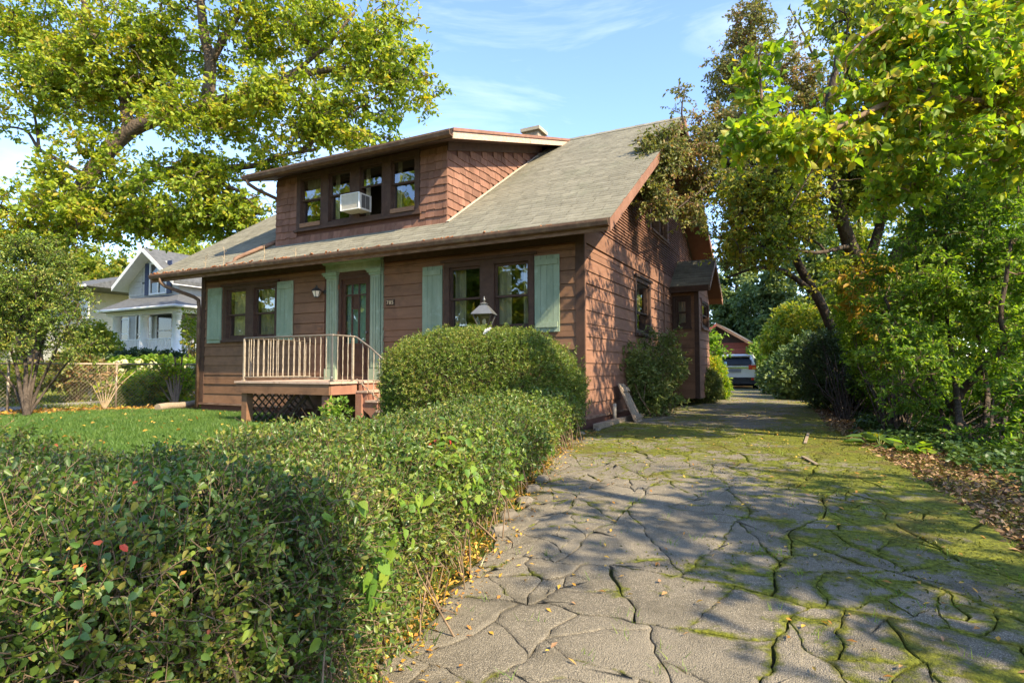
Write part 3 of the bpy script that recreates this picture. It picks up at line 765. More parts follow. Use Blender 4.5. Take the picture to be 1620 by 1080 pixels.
bayf = lambda y: BRZ - bsl * (BRY - y); bayr = lambda y: BRZ - bsl * (y - BRY)
q = MB(); slope_slab(q, 0.0, BRX, BRY - BEY, BRY, bayf, 0.12); slope_slab(q, 0.0, BRX, BRY + 0.002, BRY + BEY, bayr, 0.12); q.build('bay_roof', roof_deck_m, house)
v, f = tabs(0.0, BRX + 0.02, BRY - BEY - 0.02, BRY, bsl, lambda y: bayf(y) + 0.003); v2, f2 = tabs(0.0, BRX + 0.02, -(BRY + BEY + 0.02), -BRY, bsl, lambda y: bayr(-y) + 0.003)
f += [tuple(i + len(v) for i in reversed(q_)) for q_ in f2]; v += [(a, -b, c) for a, b, c in v2]
link('bay_roof_shingles', np_mesh('bay_roof_shingles', v, f), roofing_m, house, 'stuff')
for a, b, fn in ((BRY - BEY, BRY, bayf), (BRY + 0.002, BRY + BEY, bayr)):
    q = MB(); slope_slab(q, BRX + 0.002, BRX + 0.032, a, b, lambda y: fn(y) - 0.005, 0.15); q.build('barge_board', fascia_m, house)
    q = MB(); slope_slab(q, 0.70, BRX - 0.002, a + 0.02, b - 0.002, lambda y: fn(y) - 0.122, 0.018); q.build('bay_soffit', soffit_m, house)
q = MB(); q.box(0.0, BRX, BRY - BEY - 0.03, BRY - BEY - 0.002, 3.08, 3.235); q.build('bay_fascia', trim_m, house)
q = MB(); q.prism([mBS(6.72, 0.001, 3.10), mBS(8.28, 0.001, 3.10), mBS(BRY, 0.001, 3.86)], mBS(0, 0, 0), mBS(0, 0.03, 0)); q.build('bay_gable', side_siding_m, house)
# ------------------------------------------------------------------ window air conditioner
ac = thing('air_conditioner', 'white box air conditioner hanging out of the third dormer window', 'air conditioner', (-5.02, 0.10, 4.37))
q = MB(); q.box(-5.275, -4.775, -0.12, 0.24, 4.365, 4.70); q.build('case', ac_m, ac)
q = MB()
for k in range(11): q.box(-5.262, -4.79, -0.128, -0.121, 4.39 + k * 0.027, 4.403 + k * 0.027)
q.build('front_grille', ac_m, ac)
q = MB(); q.box(-5.279, -4.771, -0.140, -0.10, 4.361, 4.376); q.box(-5.279, -4.771, -0.140, -0.121, 4.69, 4.704); q.box(-5.279, -5.263, -0.140, -0.121, 4.377, 4.689); q.box(-4.788, -4.771, -0.140, -0.121, 4.377, 4.689); q.build('front_bezel', white_m, ac)
for k in range(2):
    q = MB(); q.box(-4.774, -4.768, -0.06 + k * 0.125, 0.05 + k * 0.125, 4.40, 4.67); q.build('side_louvre', mat('louvre_dark', (0.09, 0.08, 0.07), rough=0.6, rand=0) if k == 0 else MATS['louvre_dark'], ac)

# ------------------------------------------------------------------ front porch with steps
PZ = 0.875
porch = thing('porch', 'raised front porch with worn pale balusters, bent handrail and side steps', 'porch', (-5.0, -0.9, 0.1))
PX0, PX1, PY0 = -6.22, -3.86, -1.82
for k in range(13):
    y0 = PY0 + k * 0.1385
    q = MB(); q.box(PX0 - 0.03 + rng.uniform(-.006, .006), PX1 + 0.02 + rng.uniform(-.006, .006), y0 + 0.002, y0 + 0.1355, PZ - 0.035, PZ + rng.uniform(-.002, .002)); q.build('deck_board', deck_m, porch)
q = MB(); q.box(PX0, PX1 - 0.02, PY0 + 0.02, PY0 + 0.06, PZ - 0.22, PZ - 0.037); q.build('front_beam', siding_m, porch)
q = MB(); q.box(PX1 - 0.055, PX1 - 0.015, PY0 + 0.062, -0.09, PZ - 0.22, PZ - 0.037); q.build('side_beam', porch_paint_m, porch)
q = MB(); q.box(PX0, PX0 + 0.04, PY0 + 0.062, -0.09, PZ - 0.22, PZ - 0.037); q.build('side_beam', siding_m, porch)
for x, y, mt in ((-6.05, -1.68, siding_m), (-4.02, -1.68, porch_paint_m), (-3.80, -1.10, porch_paint_m)):
    q = MB(); q.box(x - 0.07, x + 0.07, y - 0.07, y + 0.07, -0.1, PZ - 0.222); q.build('post', mt, porch)
q = MB()
for k in range(5):
    y = PY0 + 0.2 + k * 0.33; q.box(PX0 + 0.045, PX1 - 0.06, y, y + 0.04, PZ - 0.2, PZ - 0.037)
q.build('joist', siding_m, porch)
# lattice panel under the left side, coming loose
def lattice(mb_list, y0, y1, z0, z1, x, step, slant):
    k = y0 - (z1 - z0)
    while k < y1:
        a, b = (k, z0), (k + (z1 - z0), z1)
        if slant < 0: a, b = (k, z1), (k + (z1 - z0), z0)
        ya, za = a; yb2, zb2 = b
        if ya < y0: za += (zb2 - za) * (y0 - ya) / (yb2 - ya); ya = y0
        if yb2 > y1: zb2 = za + (zb2 - za) * (y1 - ya) / (yb2 - ya); yb2 = y1
        if yb2 - ya > 0.05:
            q = MB(); q.beam((x, ya, za), (x, yb2, zb2), 0.012, 0.038, up=(1, 0, 0)); q.v = [v for v in q.v]; q.build('lattice_slat', lattice_m, porch)
        k += step
lattice(None, -1.55, -0.15, 0.10, PZ - 0.23, -6.16, 0.16, 1); lattice(None, -1.55, -0.15, 0.10, PZ - 0.23, -6.145, 0.16, -1)
for (x0, z0), (x1, z1), y in (((-5.9, 0.12), (-5.35, 0.66), -1.2), ((-5.75, 0.12), (-5.25, 0.66), -1.0), ((-5.0, 0.12), (-4.75, 0.66), -1.1), ((-5.1, 0.10), (-4.4, 0.66), -0.9), ((-5.5, 0.64), (-5.2, 0.12), -0.8)):
    q = MB(); q.beam((x0, y, z0), (x1, y + 0.1, z1), 0.045, 0.014, up=(0, 1, 0)); q.build('lattice_slat', lattice_m, porch)
# steps going down to the right
for k in range(4):
    z = PZ - 0.165 * (k + 1); x0 = PX1 - 0.03 + 0.235 * k
    q = MB(); q.box(x0, x0 + 0.28, -1.16, -0.14, z - 0.035, z); q.build('stair_tread', deck_m, porch)
    q = MB(); q.box(x0 + 0.235, x0 + 0.25, -1.10, -0.16, z - 0.165, z - 0.037); q.build('stair_riser', porch_paint_m, porch)
for y in (-1.13, -0.20):
    q = MB(); prof_ = [(PX1 - 0.01, PZ - 0.05)]
    for k in range(4):
        z = PZ - 0.165 * (k + 1); x0 = PX1 - 0.01 + 0.235 * k
        prof_ += [(x0, z - 0.037), (x0 + 0.235, z - 0.037)]
    prof_ += [(PX1 - 0.01 + 0.94, 0.05), (PX1 + 0.62, 0.05), (PX1 - 0.01, PZ - 0.40)]
    q.prism([(x, y, z) for x, z in prof_], (0, y, 0), (0, y + 0.045, 0)); q.build('stair_stringer', porch_paint_m, porch)
# railings: twisted square bars
def baluster(x, y, z0, z1, w=0.0092):
    q = MB(); n = 6
    pts = [(x, y, z0 + (z1 - z0) * i / n) for i in range(n + 1)]
    vs = []; fs = []
    for i, p in enumerate(pts):
        for k in range(4):
            a = math.pi / 4 + k * math.pi / 2 + (0.9 * i if 1 <= i <= n - 1 else 0)
            vs.append((p[0] + w * math.cos(a), p[1] + w * math.sin(a), p[2]))
    for i in range(n):
        for k in range(4): fs.append((i * 4 + k, i * 4 + (k + 1) % 4, (i + 1) * 4 + (k + 1) % 4, (i + 1) * 4 + k))
    q.add(vs, fs); q.build('baluster', rail_m, porch)
RT = 1.665; ry = -1.70; rxl, rxr = -6.13, -3.92
def rail_post(x, y, z1, m_=rail_m, z0=PZ, w=0.016):
    q = MB(); q.box(x - w, x + w, y - w, y + w, z0, z1); q.box(x - 0.034, x + 0.034, y - 0.034, y + 0.034, z0, z0 + 0.02); q.lathe((x, y, z0 + 0.02), [(0.03, 0), (0.02, 0.05), (0.022, 0.07)], 8); q.build('rail_post', m_, porch)
q = MB(); q.tube([(rxl, -0.05, RT + 0.012), (rxl, ry, RT + 0.012), (rxr, ry, RT + 0.012), (rxr + 0.01, ry + 0.03, RT + 0.012), (rxr + 0.01, -1.22, RT + 0.01), (rxr + 0.06, -1.17, RT), (PX1 + 0.30, -1.13, RT - 0.20), (PX1 + 0.88, -1.12, RT - 0.63)], 0.016, 8); q.build('handrail', handrail_m, porch)
q = MB(); q.box(rxl, rxr, ry - 0.012, ry + 0.012, PZ + 0.07, PZ + 0.082); q.box(rxl - 0.012, rxl + 0.012, ry + 0.02, -0.06, PZ + 0.07, PZ + 0.082); q.build('bottom_rail', rail_m, porch)
rail_post(rxl, ry, RT); rail_post(rxr, ry, RT, grey_metal_m); rail_post(rxr + 0.01, -1.20, RT); rail_post(PX1 + 0.88, -1.12, RT - 0.63, rail_m, 0.12)
n = 17
for i in range(1, n): baluster(rxl + (rxr - rxl) * i / n, ry, PZ + 0.08, RT)
for i in range(1, 11): baluster(rxl, ry + (-0.06 - ry) * i / 11, PZ + 0.08, RT)
for i in range(1, 4): baluster(rxr + 0.01, ry + 0.5 * i / 4, PZ + 0.0, RT)
for i in range(1, 7):
    t = i / 7; x = rxr + 0.06 + t * (PX1 + 0.88 - rxr - 0.06); baluster(x, -1.14, PZ + 0.03 - t * 0.66, RT - 0.02 - t * 0.60)
q = MB(); q.beam((rxr + 0.05, -1.14, PZ + 0.04), (PX1 + 0.88, -1.12, PZ - 0.60), 0.02, 0.012); q.build('bottom_rail', rail_m, porch)

# ------------------------------------------------------------------ lamp post standing behind the round yew
LP = dep(766, 500, 9.3); lx, ly = LP[0], LP[1]
lamp = thing('lamp_post', 'grey four sided lantern on a post behind the round yew', 'lamp post', (lx, ly, 0.1))
q = MB(); q.lathe((lx, ly, 0.05), [(0.055, 0), (0.05, 0.05), (0.038, 0.08), (0.038, 1.62), (0.055, 1.64), (0.03, 1.70)], 12); q.build('post', grey_metal_m, lamp)
zl = 1.77
def frustum(mb, r0, z0, r1, z1):
    a = math.pi / 4 + 0.25
    v = [(lx + r * math.cos(a + k * math.pi / 2), ly + r * math.sin(a + k * math.pi / 2), z) for r, z in ((r0, z0), (r1, z1)) for k in range(4)]
    mb.add(v, [(3, 2, 1, 0), (4, 5, 6, 7)] + [(k, (k + 1) % 4, 4 + (k + 1) % 4, 4 + k) for k in range(4)])
q = MB(); frustum(q, 0.245, zl + 0.19, 0.235, zl + 0.205); frustum(q, 0.235, zl + 0.206, 0.085, zl + 0.335); frustum(q, 0.06, zl + 0.336, 0.06, zl + 0.36); frustum(q, 0.085, zl + 0.361, 0.03, zl + 0.385)
q.lathe((lx, ly, zl + 0.385), [(0.014, 0), (0.014, 0.03), (0.026, 0.045), (0.014, 0.06), (0.006, 0.10)], 8); q.build('lamp_roof', grey_metal_m, lamp)
q = MB(); frustum(q, 0.11, zl - 0.015, 0.12, zl)
for k in range(4):
    a = math.pi / 4 + 0.25 + k * math.pi / 2; a2 = a + math.pi / 2
    p0 = Vector((lx + 0.115 * math.cos(a), ly + 0.115 * math.sin(a), zl)); p1 = Vector((lx + 0.21 * math.cos(a), ly + 0.21 * math.sin(a), zl + 0.19))
    q.beam(p0, p1, 0.014, 0.014)
q.build('lamp_frame', black_m, lamp)
lpane_m = glass_mat('lamp_glass', (0.82, 0.80, 0.72), 0.14)
for k in range(4):
    a = math.pi / 4 + 0.25 + k * math.pi / 2; a2 = a + math.pi / 2
    P = [(lx + r * math.cos(t), ly + r * math.sin(t), z) for r, z, t in ((0.108, zl, a), (0.108, zl, a2), (0.205, zl + 0.19, a2), (0.205, zl + 0.19, a))]
    q = MB(); q.add(P, [(0, 1, 2, 3)]); q.build('lamp_pane', lpane_m, lamp)
q = MB(); q.lathe((lx, ly, zl + 0.02), [(0.012, 0), (0.03, 0.02), (0.035, 0.06), (0.02, 0.1)], 8); q.build('bulb', milk_m, lamp)
q = MB(); q.beam((lx + 0.03, ly, 1.66), (lx + 0.36, ly + 0.06, 1.655), 0.018, 0.018); q.build('cross_arm', black_m, lamp)
# ------------------------------------------------------------------ ground, lawn, driveway
def wobble(p, amp, s, seed=0.0):
    n1 = mnoise.noise(Vector((p[0] * s, p[1] * s, seed))); n2 = mnoise.noise(Vector((p[0] * s + 17.3, p[1] * s - 5.1, seed + 3)))
    return n1 * amp, n2 * amp

def ground_mat():
    m = bpy.data.materials.new('soil_and_grass'); N, L = nodes_of(m); N.clear()
    out = N.new('ShaderNodeOutputMaterial'); b = N.new('ShaderNodeBsdfPrincipled'); tc = N.new('ShaderNodeTexCoord')
    def noise_(s, d=6, r=0.6):
        n = N.new('ShaderNodeTexNoise'); n.inputs['Scale'].default_value = s; n.inputs['Detail'].default_value = d; n.inputs['Roughness'].default_value = r
        L.new(tc.outputs['Object'], n.inputs['Vector']); return n
    def ramp_(src, a, b_, c1=(0, 0, 0), c2=(1, 1, 1)):
        r = N.new('ShaderNodeValToRGB'); r.color_ramp.elements[0].position = a; r.color_ramp.elements[1].position = b_
        r.color_ramp.elements[0].color = rgb(c1); r.color_ramp.elements[1].color = rgb(c2); L.new(src, r.inputs['Fac']); return r
    soil = ramp_(noise_(26).outputs['Fac'], 0.35, 0.7, (0.055, 0.036, 0.020), (0.20, 0.12, 0.055))
    grass = ramp_(noise_(14).outputs['Fac'], 0.3, 0.7, (0.07, 0.12, 0.020), (0.24, 0.26, 0.06))
    k = ramp_(noise_(0.55, 4).outputs['Fac'], 0.44, 0.56)
    sx = N.new('ShaderNodeSeparateXYZ'); L.new(tc.outputs['Object'], sx.inputs['Vector'])
    gt_ = N.new('ShaderNodeMapRange'); gt_.inputs['From Min'].default_value = -14.5; gt_.inputs['From Max'].default_value = -13.0; gt_.inputs['To Min'].default_value = 0.85; gt_.inputs['To Max'].default_value = 0.0
    L.new(sx.outputs['X'], gt_.inputs['Value'])
    ad = N.new('ShaderNodeMath'); ad.operation = 'MAXIMUM'
    mu = N.new('ShaderNodeMath'); mu.operation = 'MULTIPLY'; L.new(k.outputs['Color'], mu.inputs[0]); mu.inputs[1].default_value = 0.45
    L.new(mu.outputs[0], ad.inputs[0]); L.new(gt_.outputs['Result'], ad.inputs[1])
    mx = N.new('ShaderNodeMix'); mx.data_type = 'RGBA'; L.new(ad.outputs[0], mx.inputs['Factor']); L.new(soil.outputs['Color'], mx.inputs['A']); L.new(grass.outputs['Color'], mx.inputs['B'])
    L.new(mx.outputs['Result'], b.inputs['Base Color']); b.inputs['Roughness'].default_value = 0.95; b.inputs['Specular IOR Level'].default_value = 0.1
    bp = N.new('ShaderNodeBump'); bp.inputs['Strength'].default_value = 0.9; bp.inputs['Distance'].default_value = 0.03; L.new(noise_(45, 5).outputs['Fac'], bp.inputs['Height']); L.new(bp.outputs['Normal'], b.inputs['Normal'])
    L.new(b.outputs['BSDF'], out.inputs['Surface']); return m

gx = np.concatenate([-np.geomspace(20, 420, 26)[::-1] - 6, np.linspace(-25, 9, 137), np.geomspace(3.5, 420, 26) + 6])
gy = np.concatenate([-np.geomspace(4, 300, 20)[::-1] - 8, np.linspace(-11.5, 14, 103), np.geomspace(1, 500, 30) + 13.5])
XX, YY = np.meshgrid(gx, gy, indexing='ij')
ZZ = gz(XX, YY) + 0.018 * fbm(np.stack([XX, YY, 0 * XX], -1).reshape(-1, 3), 2.2, 1).reshape(XX.shape) - 0.018
Vg = np.stack([XX, YY, ZZ], -1).reshape(-1, 3); nx, ny = XX.shape
ii = np.arange(nx * ny).reshape(nx, ny)
Fg = np.stack([ii[:-1, :-1], ii[1:, :-1], ii[1:, 1:], ii[:-1, 1:]], -1).reshape(-1, 4)
link('ground', np_mesh('ground', Vg, Fg), ground_mat(), None, 'structure')

def sheet(name, rows, m, lift, du=24, kind='structure'):
    """rows = [(y, xl, xr)]: a draped sheet lying on the ground"""
    V = []; 
    for y, a, b in rows:
        for i in range(du + 1):
            t = i / du; x = a + (b - a) * t
            V.append((x, y, float(gz(x, y)) + lift))
    w = du + 1
    F = [(j * w + i, j * w + i + 1, (j + 1) * w + i + 1, (j + 1) * w + i) for j in range(len(rows) - 1) for i in range(du)]
    return link(name, np_mesh(name, np.array(V), np.array(F)), m, None, kind)

lawn_m = mat('lawn_soil', (0.045, 0.10, 0.020), (0.085, 0.16, 0.035), rough=0.95, scale=9, rand=0, bump=0.6, bscale=60, spec=0.1)
LWY = np.linspace(-8.6, -0.22, 60)
def lawn_l(y): return np.interp(y, [-8.6, -4.5, -3.2, -1.8, -0.6, -0.2], [-13.5, -13.2, -12.6, -11.9, -11.2, -10.6])
sheet('lawn', [(y, lawn_l(y) + 0.25 * mnoise.noise(Vector((y * 1.5, 3, 0))), 0.35 - 0.05 * y) for y in LWY], lawn_m, 0.006, 40)

def DL(y): return float(np.interp(y, [-10.5, -7.2, -6.3, -4.8, -1.4, 0.8, 3.0, 10.0, 11.5, 13.0, 24.0], [2.1, 1.72, 1.5, 1.12, 0.32, 0.16, 0.20, 0.35, -0.6, -1.8, -3.2]))
def DR(y): return float(np.interp(y, [-10.5, -6.1, -4.4, -2.6, -1.0, 1.7, 5.6, 10.5, 15.0, 18.0, 24.0], [5.0, 4.75, 4.55, 4.3, 4.05, 3.70, 3.5, 3.25, 2.4, 1.7, 1.4]))

def asphalt_mat(name, moss_bias, slab):
    """old pale asphalt: stone chips, stains, and moss that creeps in from the shaded right and the back"""
    m = bpy.data.materials.new(name); N, L = nodes_of(m); N.clear()
    out = N.new('ShaderNodeOutputMaterial'); b = N.new('ShaderNodeBsdfPrincipled'); tc = N.new('ShaderNodeTexCoord')
    def nz(s, d=5, r=0.6):
        n = N.new('ShaderNodeTexNoise'); n.inputs['Scale'].default_value = s; n.inputs['Detail'].default_value = d; n.inputs['Roughness'].default_value = r
        L.new(tc.outputs['Object'], n.inputs['Vector']); return n.outputs['Fac']
    def rm_(src, a, c, c1=(0, 0, 0), c2=(1, 1, 1)):
        r = N.new('ShaderNodeValToRGB'); r.color_ramp.elements[0].position = a; r.color_ramp.elements[1].position = c
        r.color_ramp.elements[0].color = rgb(c1); r.color_ramp.elements[1].color = rgb(c2); L.new(src, r.inputs['Fac']); return r.outputs['Color']
    def mixc(f, A, B):
        x = N.new('ShaderNodeMix'); x.data_type = 'RGBA'
        if hasattr(f, 'links'): L.new(f, x.inputs['Factor'])
        else: x.inputs['Factor'].default_value = f
        for s_, v in (('A', A), ('B', B)):
            if hasattr(v, 'links'): L.new(v, x.inputs[s_])
            else: x.inputs[s_].default_value = rgb(v)
        return x.outputs['Result']
    def math_(op, a, c, c3=None):
        x = N.new('ShaderNodeMath'); x.operation = op
        for i, v in enumerate((a, c) if c3 is None else (a, c, c3)):
            if hasattr(v, 'links'): L.new(v, x.inputs[i])
            else: x.inputs[i].default_value = v
        return x.outputs[0]
    vo = N.new('ShaderNodeTexVoronoi'); vo.inputs['Scale'].default_value = 150; L.new(tc.outputs['Object'], vo.inputs['Vector'])
    sp = N.new('ShaderNodeSeparateColor'); L.new(vo.outputs['Color'], sp.inputs['Color'])
    chips = rm_(sp.outputs['Red'], 0.25, 1.0, (0.085, 0.071, 0.048), (0.53, 0.455, 0.335))
    gap = rm_(vo.outputs['Distance'], 0.25, 0.65)
    col = mixc(gap, chips, (0.075, 0.07, 0.06))
    fine = rm_(nz(240, 2), 0.35, 0.65, (0.10, 0.084, 0.059), (0.36, 0.305, 0.215))
    col = mixc(0.45, col, fine)
    col = mixc(math_('MULTIPLY', rm_(nz(1.6, 6), 0.42, 0.68), 0.55), col, (0.25, 0.215, 0.158))
    col = mixc(math_('MULTIPLY', rm_(nz(2.6, 8, 0.72), 0.50, 0.66), 0.7), col, (0.10, 0.087, 0.062))
    sx = N.new('ShaderNodeSeparateXYZ'); L.new(tc.outputs['Object'], sx.inputs['Vector'])
    # moss: a driver that rises to the right and to the back, broken by noise
    gx_ = N.new('ShaderNodeMapRange'); gx_.inputs['From Min'].default_value = 2.6; gx_.inputs['From Max'].default_value = 4.4; gx_.inputs['To Min'].default_value = -0.03; gx_.inputs['To Max'].default_value = 0.19; L.new(sx.outputs['X'], gx_.inputs['Value'])
    gy_ = N.new('ShaderNodeMapRange'); gy_.inputs['From Min'].default_value = -6.0; gy_.inputs['From Max'].default_value = 0.5; gy_.inputs['To Min'].default_value = -0.03; gy_.inputs['To Max'].default_value = 0.19; L.new(sx.outputs['Y'], gy_.inputs['Value'])
    drv = math_('ADD', math_('ADD', gx_.outputs['Result'], gy_.outputs['Result']), moss_bias)
    mn = math_('ADD', math_('MULTIPLY', nz(1.15, 4), 0.55), math_('MULTIPLY', nz(5.5, 8, 0.72), 0.65))
    if slab:                                                    # moss spreads from the cracks on to the pieces
        ea = N.new('ShaderNodeAttribute'); ea.attribute_name = 'edge'
        drv = math_('ADD', drv, math_('MULTIPLY', math_('POWER', ea.outputs['Fac'], 2.0), 0.10))
    ms = math_('ADD', mn, drv)
    mask = rm_(ms, 0.665, 0.745)
    moss = rm_(nz(34, 6, 0.7), 0.35, 0.68, (0.055, 0.068, 0.008), (0.26, 0.27, 0.030))
    moss = mixc(rm_(nz(2.4, 4), 0.5, 0.7), moss, (0.13, 0.105, 0.03))
    col = mixc(mask, col, moss)
    if slab:
        oi = N.new('ShaderNodeObjectInfo'); mr = N.new('ShaderNodeMapRange'); mr.inputs['To Min'].default_value = 0.93; mr.inputs['To Max'].default_value = 1.07; L.new(oi.outputs['Random'], mr.inputs['Value'])
        hs = N.new('ShaderNodeHueSaturation'); L.new(mr.outputs['Result'], hs.inputs['Value']); L.new(col, hs.inputs['Color']); col = hs.outputs['Color']
    L.new(col, b.inputs['Base Color']); b.inputs['Roughness'].default_value = 0.92; b.inputs['Specular IOR Level'].default_value = 0.2
    h = math_('ADD', math_('MULTIPLY', vo.outputs['Distance'], -0.8), math_('MULTIPLY', nz(60, 5, 0.7), 1.2))
    h = math_('ADD', h, math_('MULTIPLY', math_('MULTIPLY', mask, nz(120, 4, 0.7)), 2.0))
    bp = N.new('ShaderNodeBump'); bp.inputs['Strength'].default_value = 0.9; bp.inputs['Distance'].default_value = 0.008; L.new(h, bp.inputs['Height'])
    bp2 = N.new('ShaderNodeBump'); bp2.inputs['Strength'].default_value = 0.35; bp2.inputs['Distance'].default_value = 0.02; L.new(nz(7, 5), bp2.inputs['Height']); L.new(bp.outputs['Normal'], bp2.inputs['Normal'])
    L.new(bp2.outputs['Normal'], b.inputs['Normal'])
    L.new(b.outputs['BSDF'], out.inputs['Surface']); return m
dry_base_m = asphalt_mat('mossy_asphalt', -0.075, False)
slab_m = asphalt_mat('cracked_asphalt', 0.0, True)
crack_m = mat('crack_soil', (0.022, 0.018, 0.010), (0.09, 0.095, 0.018), rough=0.95, scale=8, rand=0, bump=0.8, bscale=90, spec=0.1)
SLAB_Y1 = 0.9
rows_n = [(y, DL(y) + 0.03 * math.sin(y * 5), DR(y) + 0.10 * mnoise.noise(Vector((y * 1.2, 0, 0)))) for y in np.linspace(-10.5, SLAB_Y1, 46)]
drive = sheet('driveway', rows_n, crack_m, 0.008, 14)
rows_f = [(y, DL(y), DR(y) + 0.12 * mnoise.noise(Vector((y * 1.2, 0, 0)))) for y in np.linspace(SLAB_Y1 - 0.4, 24, 60)]
sheet('driveway_back', rows_f, dry_base_m, 0.022, 14)

# asphalt pieces between the cracks: the drive is broken again and again by rough lines, each piece an object of its own
def clip_half(poly, nx_, ny_, c, lab):
    """keep the side n.p <= c; every vertex carries the label of the edge that starts at it"""
    out = []
    for i in range(len(poly)):
        p, l = poly[i]; q = poly[(i + 1) % len(poly)][0]
        a = p[0] * nx_ + p[1] * ny_ - c; b = q[0] * nx_ + q[1] * ny_ - c
        if a <= 0: out.append((p, l))
        if (a < 0 < b) or (b < 0 < a):
            t = a / (a - b); x_ = (p[0] + (q[0] - p[0]) * t, p[1] + (q[1] - p[1]) * t)
            out.append((x_, lab if a < 0 else l))
    return out
crng = random.Random(77)
def poly_area(P): return 0.5 * abs(sum(P[k][0][0] * P[(k + 1) % len(P)][0][1] - P[(k + 1) % len(P)][0][0] * P[k][0][1] for k in range(len(P))))
def limit_area(x, y):
    a = math.exp(crng.gauss(math.log(0.105), 0.8))
    if 1.9 < x < 3.6 and y < -2.6: a *= 2.0                      # the sounder middle of the drive
    if x < DL(y) + 0.95 and y > -6.5: a *= 0.5                   # the crazed wheel track by the hedge
    if x > 3.7: a *= 0.8
    return a
ys_ = np.linspace(-10.2, SLAB_Y1, 24)
todo = [([((DL(y) + 0.10, y), -2.0) for y in ys_[::-1]] + [((DR(y) - 0.10, y), -2.0) for y in ys_], 0)]
todo = []                                                        # start from strips so that every polygon stays convex enough
for y0, y1 in zip(np.linspace(-10.2, SLAB_Y1, 6)[:-1], np.linspace(-10.2, SLAB_Y1, 6)[1:]):
    ym = (y0 + y1) / 2; k_ = 0.18 * math.sin(y0 * 2.1); k2_ = 0.18 * math.sin(y1 * 2.1)
    todo.append(([((DL(y0) + 0.10, y0 + k_), 0.004), ((DR(y0) - 0.10, y0 - k_), -2.0), ((DR(y1) - 0.10, y1 - k2_), 0.004), ((DL(y1) + 0.10, y1 + k2_), -2.0)], 0))
pieces = []
while todo:
    P, depth_ = todo.pop(); A_ = poly_area(P)
    if A_ < 0.008: continue
    X_ = np.array([p[0] for p in P]); c_ = X_.mean(0)
    if A_ < limit_area(*c_) or depth_ > 9: pieces.append(P); continue
    # longest direction of the polygon, broken roughly across it; thin slivers are not accepted
    ang_ = np.linspace(0, math.pi, 19)[:-1]
    ext = [max(X_ @ np.array([math.cos(t), math.sin(t)])) - min(X_ @ np.array([math.cos(t), math.sin(t)])) for t in ang_]
    kids = None
    for try_ in range(10):
        t_ = ang_[int(np.argmax(ext))] + crng.gauss(0, 0.42); n_ = (math.cos(t_), math.sin(t_))
        o_ = c_ + np.array(n_) * crng.uniform(-0.22, 0.22) * max(ext); cc_ = n_[0] * o_[0] + n_[1] * o_[1]
        h_ = crng.random(); w_ = (0.0065 if depth_ < 2 else 0.0040) + (0.008 * (h_ - 0.70) / 0.30 if h_ > 0.70 else 0.0) - (0.0016 if h_ < 0.25 else 0)
        ka, kb = clip_half(P, n_[0], n_[1], cc_, w_), clip_half(P, -n_[0], -n_[1], -cc_, w_)
        fat = lambda Q: len(Q) >= 3 and poly_area(Q) > 0.015 and poly_area(Q) / sum(math.hypot(Q[k][0][0] - Q[k - 1][0][0], Q[k][0][1] - Q[k - 1][0][1]) for k in range(len(Q))) ** 2 > 0.040
        if fat(ka) and fat(kb): kids = (ka, kb); break
    if kids is None: pieces.append(P); continue
    todo.append((kids[0], depth_ + 1)); todo.append((kids[1], depth_ + 1))
pieces = sorted(pieces, key=lambda P: -poly_area(P))
rest_v = []; rest_f = []; rest_e = []
